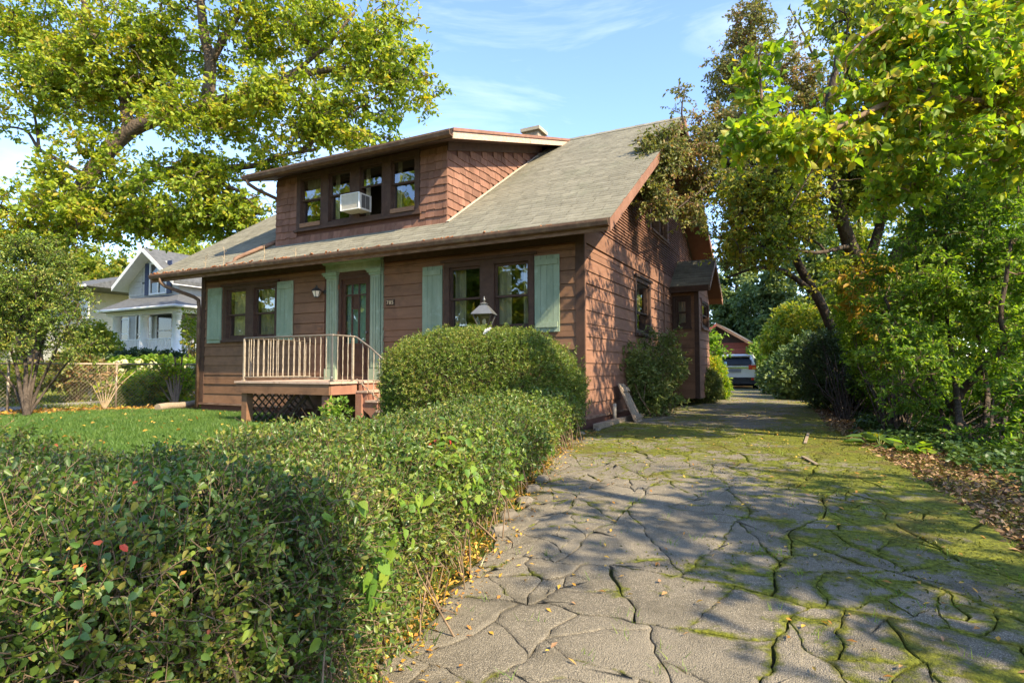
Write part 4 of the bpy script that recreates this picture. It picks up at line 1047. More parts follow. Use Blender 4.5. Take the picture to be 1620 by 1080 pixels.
for pi_, poly in enumerate(pieces):
    sgn_ = sum(poly[k][0][0] * poly[(k + 1) % len(poly)][0][1] - poly[(k + 1) % len(poly)][0][0] * poly[k][0][1] for k in range(len(poly)))
    if sgn_ < 0: poly = [(poly[k][0], poly[k - 1][1]) for k in range(len(poly) - 1, -1, -1)]
    ring = []; m_ = len(poly)
    wds = [0.003 if poly[k][1] < 0 else poly[k][1] for k in range(m_)]
    nrm = []
    for k in range(m_):
        p, q = poly[k][0], poly[(k + 1) % m_][0]; l = math.hypot(q[0] - p[0], q[1] - p[1]) + 1e-9; nrm.append((-(q[1] - p[1]) / l, (q[0] - p[0]) / l))
    for k in range(m_):
        p, q = poly[k][0], poly[(k + 1) % m_][0]
        L_ = math.hypot(q[0] - p[0], q[1] - p[1]); n = max(1, int(L_ / 0.040))
        for t in range(n):
            if t == 0:
                w0, w1 = wds[k - 1], wds[k]; iv = (nrm[k - 1][0] * w0 + nrm[k][0] * w1, nrm[k - 1][1] * w0 + nrm[k][1] * w1); w_ = max(w0, w1)
            else: w_ = wds[k]; iv = (nrm[k][0] * w_, nrm[k][1] * w_)
            ring.append((p[0] + (q[0] - p[0]) * t / n, p[1] + (q[1] - p[1]) * t / n, iv[0], iv[1], w_))
    if len(ring) < 6: continue
    cx_, cy_ = np.mean([r_[:2] for r_ in ring], axis=0)
    outer = []
    for x, y, ix, iy, w_ in ring:
        wx, wy = wobble((x, y), 0.10, 2.0); wx2, wy2 = wobble((x, y), 0.036, 7.0, 4.0); wx3, wy3 = wobble((x, y), 0.020, 20.0, 7.0)
        v_ = 0.35 + 1.5 * abs(mnoise.noise(Vector((x * 3.1, y * 3.1, 9.0))))
        outer.append((x + wx + wx2 + wx3 + ix * v_, y + wy + wy2 + wy3 + iy * v_, w_))
    area = 0.5 * abs(sum(outer[k][0] * outer[(k + 1) % len(outer)][1] - outer[(k + 1) % len(outer)][0] * outer[k][1] for k in range(len(outer))))
    if area < 0.006: continue
    V = []; E_ = []; n = len(outer); zo_ = rng.uniform(-0.0012, 0.0012)
    zt = lambda x, y: float(gz(x, y)) + 0.030 + zo_ + 0.007 * mnoise.noise(Vector((x * 1.1, y * 1.1, 2.0)))
    def put(inset, dz, e):
        for x, y, w_ in outer:
            d = math.hypot(x - cx_, y - cy_) + 1e-6; k_ = min(0.25 if inset < 0.1 else 0.5, inset / d)
            px_, py_ = x + (cx_ - x) * k_, y + (cy_ - y) * k_
            V.append((px_, py_, (float(gz(x, y)) - 0.02) if dz is None else zt(px_, py_) - (dz if w_ > 0 else 0.0))); E_.append(e if w_ > 0 else 0.0)
    put(0.0, None, 1.0); put(0.0, 0.003 + rng.uniform(0, 0.003), 1.0); put(0.003 + rng.uniform(0, 0.003), 0.0, 0.95); put(0.045, 0.0, 0.5); put(0.13, 0.0, 0.0)
    V.append((cx_, cy_, zt(cx_, cy_))); E_.append(0.0); cI = len(V) - 1
    F = []
    for r in range(4):
        for k in range(n): F.append((r * n + k, r * n + (k + 1) % n, (r + 1) * n + (k + 1) % n, (r + 1) * n + k))
    for k in range(n): F.append((4 * n + k, 4 * n + (k + 1) % n, cI))
    if pi_ >= 295:                                                # the smallest crumbs go into one part
        rest_f += [tuple(q_ + len(rest_v) for q_ in f_) for f_ in F]; rest_v += V; rest_e += E_; continue
    me = bpy.data.meshes.new('asphalt_piece'); me.from_pydata(V, [], F)
    at_ = me.attributes.new('edge', 'FLOAT', 'POINT'); at_.data.foreach_set('value', E_)
    me.polygons.foreach_set('use_smooth', [k >= 2 * n for k in range(len(F))]); me.update()
    link('asphalt_piece', me, slab_m, drive)

if rest_v:
    me = bpy.data.meshes.new('asphalt_crumbs'); me.from_pydata(rest_v, [], rest_f); at_ = me.attributes.new('edge', 'FLOAT', 'POINT'); at_.data.foreach_set('value', rest_e); me.update(); link('asphalt_crumbs', me, slab_m, drive, 'stuff')

# neighbour's grey lane beyond the fence
lane_m = mat('grey_lane', (0.20, 0.19, 0.17), (0.30, 0.28, 0.25), rough=0.9, scale=6, rand=0, bump=0.4)
V = []; lane = [(-13.5, -6.0), (-14.6, -3.0), (-15.4, -0.5), (-15.6, 2.0), (-16.8, 5.0), (-19.5, 8.0), (-22.5, 10.5)]
for k, (x, y) in enumerate(lane):
    q_ = lane[min(k + 1, len(lane) - 1)]; p_ = lane[max(k - 1, 0)]; dx, dy = q_[0] - p_[0], q_[1] - p_[1]; l = math.hypot(dx, dy)
    for t in np.linspace(-0.75, 0.75, 7): V.append((x - dy / l * t, y + dx / l * t, float(gz(x - dy / l * t, y + dx / l * t)) + 0.02))
link('neighbour_lane', np_mesh('neighbour_lane', np.array(V), np.array([(j * 7 + i, j * 7 + i + 1, (j + 1) * 7 + i + 1, (j + 1) * 7 + i) for j in range(len(lane) - 1) for i in range(6)])), lane_m, None, 'structure')
# ------------------------------------------------------------------ plant builders
def unit(a):
    return a / (np.linalg.norm(a, axis=-1, keepdims=True) + 1e-9)

def leaf_geo(P, Nm, T, Ln, Wd, shape='oval', fold=0.18, droop=0.10):
    """blades: P base, T towards the tip, Nm face normal; arrays of length / width"""
    P = np.asarray(P, float); n = len(P)
    T = unit(T - (T * Nm).sum(1, keepdims=True) * Nm); S_ = np.cross(Nm, T)
    Ln = np.broadcast_to(np.asarray(Ln, float), (n,))[:, None]; Wd = np.broadcast_to(np.asarray(Wd, float), (n,))[:, None]
    tip = P + T * Ln - Nm * Ln * droop
    if shape == 'kite':
        m = P + T * Ln * 0.45
        V = np.stack([P, m + S_ * Wd * 0.5 + Nm * Wd * fold, tip, m - S_ * Wd * 0.5 + Nm * Wd * fold], 1)
        b = np.arange(n)[:, None] * 4
        F = np.concatenate([b + [0, 1, 2], b + [0, 2, 3]], 1).reshape(-1, 3)
        return V.reshape(-1, 3), F
    a1, w1, a2, w2 = {'oval': (0.28, 0.46, 0.72, 0.40), 'obovate': (0.40, 0.34, 0.80, 0.50), 'heart': (0.16, 0.50, 0.58, 0.46)}[shape]
    m1 = P + T * Ln * a1; m2 = P + T * Ln * a2 - Nm * Ln * droop * 0.4
    V = np.stack([P, m1 + S_ * Wd * w1 + Nm * Wd * fold, m2 + S_ * Wd * w2 + Nm * Wd * fold * 0.9, tip, m2 - S_ * Wd * w2 + Nm * Wd * fold * 0.9, m1 - S_ * Wd * w1 + Nm * Wd * fold], 1)
    b = np.arange(n)[:, None] * 6
    F = np.concatenate([b + [0, 1, 2, 3], b + [0, 3, 4, 5]], 1).reshape(-1, 4)
    return V.reshape(-1, 3), F

def tubes_geo(PT, R0, R1, sides=4):
    """PT (B, k, 3) polylines, radii at both ends -> V, F"""
    B, k, _ = PT.shape
    d = np.gradient(PT, axis=1); d = unit(d)
    ref = np.where(np.abs(d[..., 2:3]) < 0.9, np.array([0, 0, 1.0]), np.array([1.0, 0, 0]))
    s = unit(np.cross(d, ref)); u = np.cross(s, d)
    t = np.linspace(0, 1, k)[None, :]
    r = (np.asarray(R0)[:, None] * (1 - t) + np.asarray(R1)[:, None] * t)[..., None]
    ang = np.arange(sides) * 2 * np.pi / sides
    V = PT[:, :, None, :] + (s[:, :, None, :] * np.cos(ang)[None, None, :, None] + u[:, :, None, :] * np.sin(ang)[None, None, :, None]) * r[:, :, None, :]
    idx = np.arange(B * k * sides).reshape(B, k, sides); nx_ = np.roll(idx, -1, 2)
    F = np.stack([idx[:, :-1], nx_[:, :-1], nx_[:, 1:], idx[:, 1:]], -1).reshape(-1, 4)
    return V.reshape(-1, 3), F

def join_geo(parts):
    Vs = []; Fs = []; o = 0
    for V, F in parts:
        Vs.append(V); Fs.append(F + o); o += len(V)
    return np.concatenate(Vs), np.concatenate(Fs)

def cam_blob(px, py, d, rx, ry, rd=None):
    """an ellipsoid of foliage: centre, and three axes"""
    c = dep(px, py, d); s = d / FPX
    return c, (rx * s, (rx if rd is None else rd / s) * s, ry * s)
_RH = np.array([math.cos(YAW), math.sin(YAW), 0]); _FH = np.array([-math.sin(YAW), math.cos(YAW), 0]); _Z = np.array([0, 0, 1.0])

def sample_blobs(blobs, n, rs, shell=0.45, gap=0.0, gscale=0.6, zmin=0.12):
    vol = np.array([b[1][0] * b[1][1] * b[1][2] for b in blobs]) ** 0.8 * np.array([b[2] if len(b) > 2 else 1.0 for b in blobs]); vol /= vol.sum()
    k = rs.choice(len(blobs), size=n * 3, p=vol)
    C = np.array([b[0] for b in blobs])[k]; A = np.array([b[1] for b in blobs])[k]
    d = unit(rs.normal(size=(n * 3, 3))) * (rs.uniform(0, 1, (n * 3, 1)) ** shell)
    P = C + _RH * d[:, :1] * A[:, :1] + _FH * d[:, 1:2] * A[:, 1:2] + _Z * d[:, 2:] * A[:, 2:]
    ok = P[:, 2] > zmin
    if gap > 0: ok &= fbm(P, gscale, 3) > -1 + 2 * gap * 0.75
    return P[ok][:n]

def grow(limbs, C, rs, bend=0.16, tw=0.006, kmax=None):
    """join every foliage cluster to the nearest wood with a curved branch -> polylines and radii"""
    nodes = []; owner = []
    for pts, r0, r1 in limbs:
        pts = np.array(pts, float)
        for a, b in zip(pts[:-1], pts[1:]):
            m = max(2, int(np.linalg.norm(b - a) / 0.3))
            for t in np.linspace(0, 1, m, endpoint=False): nodes.append(a + (b - a) * t); owner.append(-1)
        nodes.append(pts[-1]); owner.append(-1)
    N = np.zeros((len(nodes) + 3 * len(C), 3)); N[:len(nodes)] = nodes; O = np.full(len(N), -1); cnt = len(nodes)
    base = N[:cnt]
    order = np.argsort([np.min(((base - c) ** 2).sum(1)) for c in C])
    PT = np.zeros((len(C), 5, 3)); par = np.full(len(C), -1)
    for bi, ci in enumerate(order):
        c = C[ci]; dv = N[:cnt] - c
        k = int(np.argmin((dv ** 2).sum(1) + 0.6 * np.maximum(dv[:, 2], 0) ** 2))
        p0 = N[k]; v = c - p0; L_ = np.linalg.norm(v) + 1e-6
        off = rs.normal(size=3) * bend * L_; off -= v * (off @ v) / L_ ** 2; off[2] += 0.10 * L_
        off2 = rs.normal(size=3) * bend * 0.5 * L_
        PT[bi] = [p0, p0 + v * 0.28 + off * 0.75 + off2 * .3, p0 + v * 0.55 + off - off2 * .3, p0 + v * 0.8 + off * 0.6 + off2 * .4, c]
        par[bi] = O[k]
        for q_ in (2, 3, 4): N[cnt] = PT[bi, q_]; O[cnt] = bi; cnt += 1
    count = np.ones(len(C))
    for bi in range(len(C) - 1, -1, -1):
        if par[bi] >= 0: count[par[bi]] += count[bi]
    return PT, tw * np.sqrt(count) + tw * 0.4, np.full(len(C), tw * 0.6), order

def sprays(C, M, tl, per, rs, ll, lw, shape, up=0.5, flat=0.55, droop=0.1, fold=0.18, axis=None, axis_w=0.5, jit=0.35, hang=0.0):
    """M twigs from every cluster point, `per` leaves along each twig"""
    n = len(C); P0 = np.repeat(C, M, 0)
    D = rs.normal(size=(n * M, 3)); D[:, 2] = D[:, 2] * flat - hang
    D = unit(D)
    if axis is not None: D = unit(D + np.repeat(axis, M, 0) * axis_w)
    Lt = tl * rs.uniform(0.45, 1.1, (n * M, 1))
    P1 = P0 + D * Lt; Pm = (P0 + P1) / 2 + rs.normal(size=P0.shape) * Lt * 0.08
    twigs = np.stack([P0, Pm, P1], 1)
    t = (np.arange(per) + rs.uniform(0.2, 0.9, (n * M, per))) / per
    t = 0.12 + 0.88 * t
    B = P0[:, None] + (Pm - P0)[:, None] * np.minimum(t * 2, 1)[..., None] + (P1 - Pm)[:, None] * np.maximum(t * 2 - 1, 0)[..., None]
    B = B.reshape(-1, 3); Dr = np.repeat(D, per, 0)
    side = rs.normal(size=B.shape); side -= Dr * (side * Dr).sum(1, keepdims=True); side = unit(side)
    T = unit(Dr * rs.uniform(0.2, 1.0, (len(B), 1)) + side * rs.uniform(0.5, 1.0, (len(B), 1)) + np.array([0, 0, -0.25]) * (0.4 + hang))
    Nn = unit(rs.normal(size=B.shape) * (1 - up) + np.array([0, 0, 1.0]) * up + Dr * 0.12)
    Nn = unit(Nn - T * (Nn * T).sum(1, keepdims=True))
    Lf = ll * rs.uniform(1 - jit, 1 + jit, len(B)); Wf = lw / ll * Lf * rs.uniform(0.85, 1.15, len(B))
    return leaf_geo(B, Nn, T, Lf, Wf, shape, fold, droop), twigs

def smooth(me):
    me.polygons.foreach_set('use_smooth', np.ones(len(me.polygons), dtype=bool)); return me

def tree(name, label, cat, limbs, blobs, nclust, leaf, lm, bm, seed, group=None, M=6, tl=0.5, per=6, shape='oval', up=0.5, flat=0.55, tw=0.006, gap=0.0, gscale=0.6, shell=0.45,
         twig_r=0.0025, twig_m=None, droop=0.12, hang=0.0, bend=0.16, bark_n=10, extra=None, zmin=0.12, jit=0.35, wood='trunk'):
    """limbs: trunk and main limbs as (points, r0, r1); the crown fills the blobs, each cluster joined to the wood"""
    rs = np.random.RandomState(seed)
    base = limbs[0][0][0]
    root = thing(name, label, cat, base, group)
    C = sample_blobs(blobs, nclust, rs, shell, gap, gscale, zmin)
    PT, R0, R1, order = grow(limbs, C, rs, bend, tw)
    mb = MB()
    for pts, r0, r1 in limbs:
        pts = [Vector([float(c) for c in p]) for p in pts]; fine = []
        for i in range(len(pts) - 1):                               # Catmull-Rom with a little wobble
            p0, p1, p2, p3 = pts[max(i - 1, 0)], pts[i], pts[i + 1], pts[min(i + 2, len(pts) - 1)]
            m = max(3, int((p2 - p1).length / 0.25))
            for j in range(m):
                t = j / m
                fine.append(0.5 * ((2 * p1) + (p2 - p0) * t + (2 * p0 - 5 * p1 + 4 * p2 - p3) * t * t + (3 * p1 - p0 - 3 * p2 + p3) * t ** 3))
        fine.append(pts[-1]); n = len(fine); rr = []
        for i in range(n):
            t = i / (n - 1); r = r0 * (1 - t) + r1 * t
            if pts[0] == Vector([float(c) for c in base]) and i < 3 and r0 > 0.05: r *= 1.35 - 0.12 * i
            rr.append(r * (1 + 0.10 * mnoise.noise(fine[i] * 2.5)))
            fine[i] = fine[i] + Vector((mnoise.noise(fine[i] * 1.3), mnoise.noise(fine[i] * 1.3 + Vector((9, 0, 0))), 0)) * min(r0, 0.12) * 0.5 * (1 if 0 < i < n - 1 else 0)
        mb.tube(fine, rr, bark_n)
    me = mb.mesh(wood); link(wood, me, bm, root)
    (LV, LF), tws = sprays(C, M, tl, per, rs, leaf[0], leaf[1], shape, up, flat, droop, jit=jit, hang=hang)
    gb_ = [tubes_geo(PT, R0, R1, 5)]
    if twig_r > 0: gb_.append(tubes_geo(tws, np.full(len(tws), twig_r), np.full(len(tws), twig_r * 0.5), 3))
    if extra: gb_ += extra
    V, F = join_geo(gb_)
    link('branches', smooth(np_mesh('branches', V, F)), twig_m or bm, root)
    link('crown', np_mesh('crown', LV, LF), lm, root)
    return root

def shell_points(sdf, lo, hi, n, rs, d0=-0.12, d1=0.02, eps=0.01, power=1.0):
    """points inside a skin under the surface of a solid given as a signed distance, and outward normals"""
    out = []; lo = np.array(lo, float); hi = np.array(hi, float); got = 0
    for _ in range(60):
        P = lo + (hi - lo) * rs.uniform(0, 1, (max(n * 3, 20000), 3)); d = sdf(P)
        ok = (d > d0) & (d < d1)
        if power != 1.0: ok &= rs.uniform(0, 1, len(P)) < np.clip((d - d0) / (d1 - d0), 0, 1) ** power
        out.append(P[ok]); got += ok.sum()
        if got >= n: break
    P = np.concatenate(out)[:n]; d = sdf(P)
    G = np.stack([sdf(P + np.array(e) * eps) - d for e in ((1, 0, 0), (0, 1, 0), (0, 0, 1))], 1)
    return P, unit(G)

def smax(a, b, k=0.25):
    h = np.clip(0.5 + 0.5 * (a - b) / k, 0, 1)
    return b * (1 - h) + a * h + k * h * (1 - h)

def blob_sdf(blobs, amp=0.1, s=2.0, seed=1):
    def f(P):
        d = None
        for c, a in [(b[0], b[1]) for b in blobs]:
            Q = P - c; q = np.stack([Q @ _RH / a[0], Q @ _FH / a[1], Q[:, 2] / a[2]], 1)
            e = (np.linalg.norm(q, axis=1) - 1) * min(a)
            d = e if d is None else np.minimum(d, e)
        return d + amp * fbm(P, s, seed)
    return f

def bounds(blobs, pad=0.2):
    lo = np.min([b[0] - max(b[1]) for b in blobs], axis=0) - pad; hi = np.max([b[0] + max(b[1]) for b in blobs], axis=0) + pad
    lo[2] = max(lo[2], float(gz(lo[0], lo[1])) - 0.05)
    return lo, hi

def bush(name, label, cat, blobs, nsprig, leaf, lm, seed, tl=0.12, per=8, shape='oval', depth=0.16, amp=0.10, s=2.2, up=0.35, axis_w=1.2, twigs=True, tm=None, group=None, stems=6, stem_r=0.012,
         inner=0.35, base=None, droop=0.1, flat=1.0, sdf=None, box=None, jit=0.35, leafscale=None):
    """a dense shrub: leafy shoots through the skin of a lumpy solid, a second darker layer further in, and woody stems from the ground"""
    rs = np.random.RandomState(seed)
    f = sdf or blob_sdf(blobs, amp, s, seed)
    lo, hi = box or bounds(blobs)
    P, Nn = shell_points(f, lo, hi, nsprig, rs, -depth, 0.02)
    P2, N2 = shell_points(f, lo, hi, int(nsprig * inner), rs, -depth * 2.6, -depth)
    P3, N3 = shell_points(f, lo, hi, int(nsprig * 0.06), rs, 0.02, 0.075)          # stray shoots
    P = np.concatenate([P, P2, P3]); Nn = np.concatenate([Nn, N2, N3])
    if base is None: c = blobs[0][0]; base = (c[0], c[1], float(gz(c[0], c[1])))
    root = thing(name, label, cat, base, group)
    (LV, LF), tw_ = sprays(P, 1, tl, per, rs, leaf[0], leaf[1], shape, up, flat, droop, axis=Nn * 0.8 + np.array([0, 0, 0.45]), axis_w=axis_w, jit=jit)
    link('foliage', np_mesh('foliage', LV, LF), lm, root)
    g = []
    if twigs: g.append(tubes_geo(tw_, np.full(len(tw_), 0.0022), np.full(len(tw_), 0.001), 3))
    if stems:
        n = stems * 9; k = rs.randint(0, len(P), n); E_ = P[k]; B_ = np.array(base) + rs.normal(size=(n, 3)) * np.array([0.10, 0.10, 0]) - np.array([0, 0, 0.05])
        mid = (E_ + B_) / 2 + rs.normal(size=(n, 3)) * 0.08; mid2 = B_ * 0.25 + E_ * 0.75 + rs.normal(size=(n, 3)) * 0.06
        g.append(tubes_geo(np.stack([B_, mid, mid2, E_], 1), np.full(n, stem_r), np.full(n, stem_r * 0.3), 5))
    if g:
        V, F = join_geo(g); link('stems', smooth(np_mesh('stems', V, F)), tm or twig_m, root)
    return root

# ---- leaf colours (reflectance of the leaves themselves)
oak_leaf = leaf_mat('oak_leaf', [(0.11, 0.18, 0.018), (0.17, 0.25, 0.022), (0.24, 0.33, 0.028), (0.32, 0.39, 0.034), (0.38, 0.40, 0.04), (0.40, 0.31, 0.04)], trans=0.48, tcol=(1.5, 1.45, 0.5))
hedge_leaf = leaf_mat('hedge_leaf', [(0.045, 0.090, 0.018), (0.07, 0.125, 0.022), (0.095, 0.160, 0.026), (0.13, 0.195, 0.030), (0.19, 0.25, 0.036), (0.28, 0.25, 0.05)], trans=0.34, tcol=(1.35, 1.35, 0.5), rough=0.38, spec=0.5, clump=0.5, cscale=1.6)
vine_leaf = leaf_mat('bright_vine_leaf', [(0.10, 0.20, 0.025), (0.16, 0.27, 0.03), (0.26, 0.34, 0.04)], trans=0.42, tcol=(1.4, 1.4, 0.5), clump=0.3)
yew_leaf = leaf_mat('yew_needle', [(0.05, 0.095, 0.013), (0.085, 0.15, 0.018), (0.14, 0.215, 0.024), (0.22, 0.285, 0.032), (0.30, 0.27, 0.05)], trans=0.30, tcol=(1.3, 1.3, 0.5), rough=0.42, spec=0.45, clump=0.35, cscale=2.0)
arb_leaf = leaf_mat('arborvitae_scale', [(0.075, 0.105, 0.026), (0.11, 0.155, 0.034), (0.16, 0.21, 0.042), (0.25, 0.26, 0.075)], trans=0.28, rough=0.5, clump=0.5, cscale=1.5)
dark_leaf = leaf_mat('creeper_leaf', [(0.10, 0.125, 0.035), (0.145, 0.175, 0.045), (0.20, 0.225, 0.06), (0.27, 0.24, 0.075), (0.30, 0.15, 0.065)], trans=0.36, tcol=(1.4, 1.3, 0.55), clump=0.6)
mid_leaf = leaf_mat('mid_green_leaf', [(0.095, 0.15, 0.024), (0.14, 0.205, 0.028), (0.20, 0.27, 0.034), (0.29, 0.32, 0.042), (0.40, 0.32, 0.05)], trans=0.5, tcol=(1.5, 1.45, 0.5), clump=0.6)
lime_leaf = leaf_mat('lime_leaf', [(0.11, 0.21, 0.02), (0.16, 0.28, 0.025), (0.24, 0.36, 0.03), (0.34, 0.41, 0.035), (0.44, 0.34, 0.045)], trans=0.55, tcol=(1.45, 1.4, 0.45), clump=0.4)
shrub_leaf = leaf_mat('burning_bush_leaf', [(0.075, 0.155, 0.024), (0.11, 0.21, 0.028), (0.17, 0.29, 0.034), (0.27, 0.37, 0.042)], trans=0.52, tcol=(1.5, 1.5, 0.45), clump=0.45)
far_leaf = leaf_mat('far_tree_leaf', [(0.07, 0.125, 0.05), (0.11, 0.175, 0.065), (0.16, 0.23, 0.08), (0.23, 0.28, 0.09)], trans=0.35, clump=0.7, cscale=0.4)
far_dark = leaf_mat('far_conifer_leaf', [(0.035, 0.065, 0.03), (0.055, 0.10, 0.04), (0.085, 0.14, 0.05)], trans=0.25, clump=0.6, cscale=0.5)
ivy_leaf = leaf_mat('ivy_leaf', [(0.035, 0.07, 0.018), (0.055, 0.105, 0.024), (0.09, 0.15, 0.03)], trans=0.25, rough=0.4, clump=0.4)
grass_m = leaf_mat('grass_blade', [(0.065, 0.135, 0.026), (0.10, 0.18, 0.034), (0.15, 0.235, 0.045)], trans=0.35, clump=0.5, cscale=1.2, tcol=(1.2, 1.3, 0.6))
gold_leaf = leaf_mat('fallen_leaf', [(0.36, 0.16, 0.03), (0.52, 0.28, 0.04), (0.62, 0.40, 0.06), (0.32, 0.18, 0.09)], trans=0.2, clump=0.1, tcol=(1.2, 1.1, 0.6))
brown_leaf = leaf_mat('dead_leaf', [(0.10, 0.055, 0.03), (0.18, 0.10, 0.05), (0.28, 0.17, 0.08), (0.36, 0.22, 0.10)], trans=0.1, clump=0.2)
red_leaf = leaf_mat('red_leaf', [(0.42, 0.05, 0.03), (0.50, 0.12, 0.04)], trans=0.35, clump=0.1, tcol=(1.3, 1.0, 0.6))
# ------------------------------------------------------------------ lawn grass, hedge, yew and the shrubs by the house
rs = np.random.RandomState(11)
def blades(name, P, h, w, m, seed, lean=0.5):
    r = np.random.RandomState(seed); n = len(P); a = r.uniform(0, 6.283, n); d = np.stack([np.cos(a), np.sin(a), 0 * a], 1)
    H = h * r.uniform(0.5, 1.2, (n, 1)); tip = P + np.stack([r.normal(size=n) * lean, r.normal(size=n) * lean, 1 + 0 * a], 1) * H
    V = np.stack([P - d * w, P + d * w, tip], 1).reshape(-1, 3)
    return link(name, np_mesh(name, V, np.arange(3 * n).reshape(-1, 3)), m, None, 'stuff')
n = 150000; x = rs.uniform(-13.3, -2.0, n); y = rs.uniform(-6.5, -0.25, n)
edge = lawn_l(y) + 0.25 * fbm(np.stack([y, 0 * y, 0 * y], 1), 3, 2); ok = (x > edge) & ~((x > -6.3) & (y > -1.85))
P = np.stack([x, y, gz(x, y)], 1)[ok]; blades('grass', P, 0.075, 0.006, grass_m, 3)
n = 26000; x = rs.uniform(-24, -13.3, n); y = rs.uniform(-6, 9, n); P = np.stack([x, y, gz(x, y)], 1); P = P[fbm(P, 0.7, 4) > -0.1]
blades('rough_grass', P, 0.10, 0.012, mid_leaf, 5)

# hedge: an L of two runs, one along the drive, one along the street
def hedge_sdf(P):
    x, y, z = P[:, 0], P[:, 1], P[:, 2]
    xr = np.interp(y, [-9.4, -7.2, -6.3, -4.8, -3.2, -1.4], [2.05, 1.78, 1.56, 1.20, 0.86, 0.44]); wd = np.interp(y, [-9, -7, -4.5, -1.5], [1.75, 1.75, 1.6, 1.25])
    top = np.interp(y, [-9, -7, -5, -3, -1.5], [0.66, 0.64, 0.58, 0.70, 0.88]); g = gz(x, y)
    t = (z - g) / (top - g)
    inset = 0.16 * (1 - np.clip(t * 1.8, 0, 1)) ** 1.5                       # the skirt draws in towards the ground
    a = smax(smax(x - xr + inset, xr - wd - x, 0.3), smax(z - top, smax(-1.45 - y - 99, y + 1.50, 0.3), 0.34), 0.34)
    a = np.maximum(a, -9.05 - y)
    b = smax(smax(x - 2.02, -6.0 - x, 0.3), smax(z - 0.66, smax(y + 7.25, -9.0 - y, 0.3), 0.34), 0.34)
    d = np.minimum(a, b)
    d = d + 0.055 * fbm(P, 2.6, 5, 3) + 0.03 * fbm(P, 7.0, 6, 2)
    return np.maximum(d, g + 0.02 - z)
rs = np.random.RandomState(21)
hedge = thing('hedge', 'long leafy hedge bordering the cracked driveway, untrimmed and full of twigs', 'hedge', (0.9, -5.5, 0.0))
LVs = []; tw_all = []
for (lo, hi, n, ll, lw, shp, per) in (((0.2, -9.2, -0.2), (2.3, -6.9, 1.0), 25000, 0.020, 0.0105, 'obovate', 7), ((-3.2, -9.1, -0.2), (0.2, -6.9, 1.0), 15000, 0.026, 0.0135, 'kite', 7),
                                     ((-0.6, -6.9, -0.15), (1.85, -4.2, 1.1), 19000, 0.029, 0.0155, 'kite', 6), ((-1.0, -4.2, -0.1), (1.3, -1.3, 1.1), 14000, 0.034, 0.019, 'kite', 6)):
    P, Nn = shell_points(hedge_sdf, lo, hi, n, rs, -0.15, 0.02)
    P2, N2 = shell_points(hedge_sdf, lo, hi, n // 3, rs, -0.45, -0.15)
    hh = P[:, 2] - gz(P[:, 0], P[:, 1]); keep = rs.uniform(size=len(P)) < np.clip(0.20 + (hh - 0.15) * 1.9 + 0.25 * fbm(P, 2.2, 15), 0.12, 1.0); P = P[keep]; Nn = Nn[keep]   # bare legs
    P = np.concatenate([P, P2]); Nn = np.concatenate([Nn, N2])
    (V, F), tw_ = sprays(P, 1, 0.105, per, rs, ll, lw, shp, 0.42, 1.0, 0.1, axis=Nn * 0.75 + np.array([0, 0, 0.55]), axis_w=1.1, jit=0.55)
    LVs.append((V, F)); tw_all.append(tw_)
for k, (V, F) in enumerate(LVs):
    pass
quads = [g for g in LVs if g[1].shape[1] == 4]; tris = [g for g in LVs if g[1].shape[1] == 3]
V, F = join_geo(quads); link('foliage', np_mesh('foliage', V, F), hedge_leaf, hedge, 'stuff')
V, F = join_geo(tris); link('foliage', np_mesh('foliage', V, F), hedge_leaf, hedge, 'stuff')
tw_ = np.concatenate(tw_all); g = [tubes_geo(tw_, np.full(len(tw_), 0.0020), np.full(len(tw_), 0.0011), 3)]
P, Nn = shell_points(hedge_sdf, (-1.2, -9.2, -0.2), (2.3, -1.3, 1.1), 4200, rs, -0.5, -0.03)                       # woody shoots rising through it
B = P * np.array([1, 1, 0]) + np.stack([rs.normal(size=len(P)) * 0.12, rs.normal(size=len(P)) * 0.12, gz(P[:, 0], P[:, 1]) + 0.0], 1); mid = (P + B) / 2 + rs.normal(size=P.shape) * 0.06
g.append(tubes_geo(np.stack([B, mid, P], 1), rs.uniform(0.003, 0.008, len(P)), np.full(len(P), 0.002), 4))
P, Nn = shell_points(hedge_sdf, (-1.2, -9.2, -0.2), (2.3, -1.3, 1.1), 800, rs, -0.05, 0.02)                       # bare shoots sticking out
D = unit(Nn * 0.5 + rs.normal(size=P.shape) * 0.5 + np.array([0, 0, 0.5])) * rs.uniform(0.06, 0.18, (len(P), 1)); g.append(tubes_geo(np.stack([P - D, P + rs.normal(size=P.shape) * 0.012, P + D], 1), np.full(len(P), 0.0019), np.full(len(P), 0.0008), 4))
V, F = join_geo(g); link('stems', smooth(np_mesh('stems', V, F)), twig_m, hedge, 'stuff')
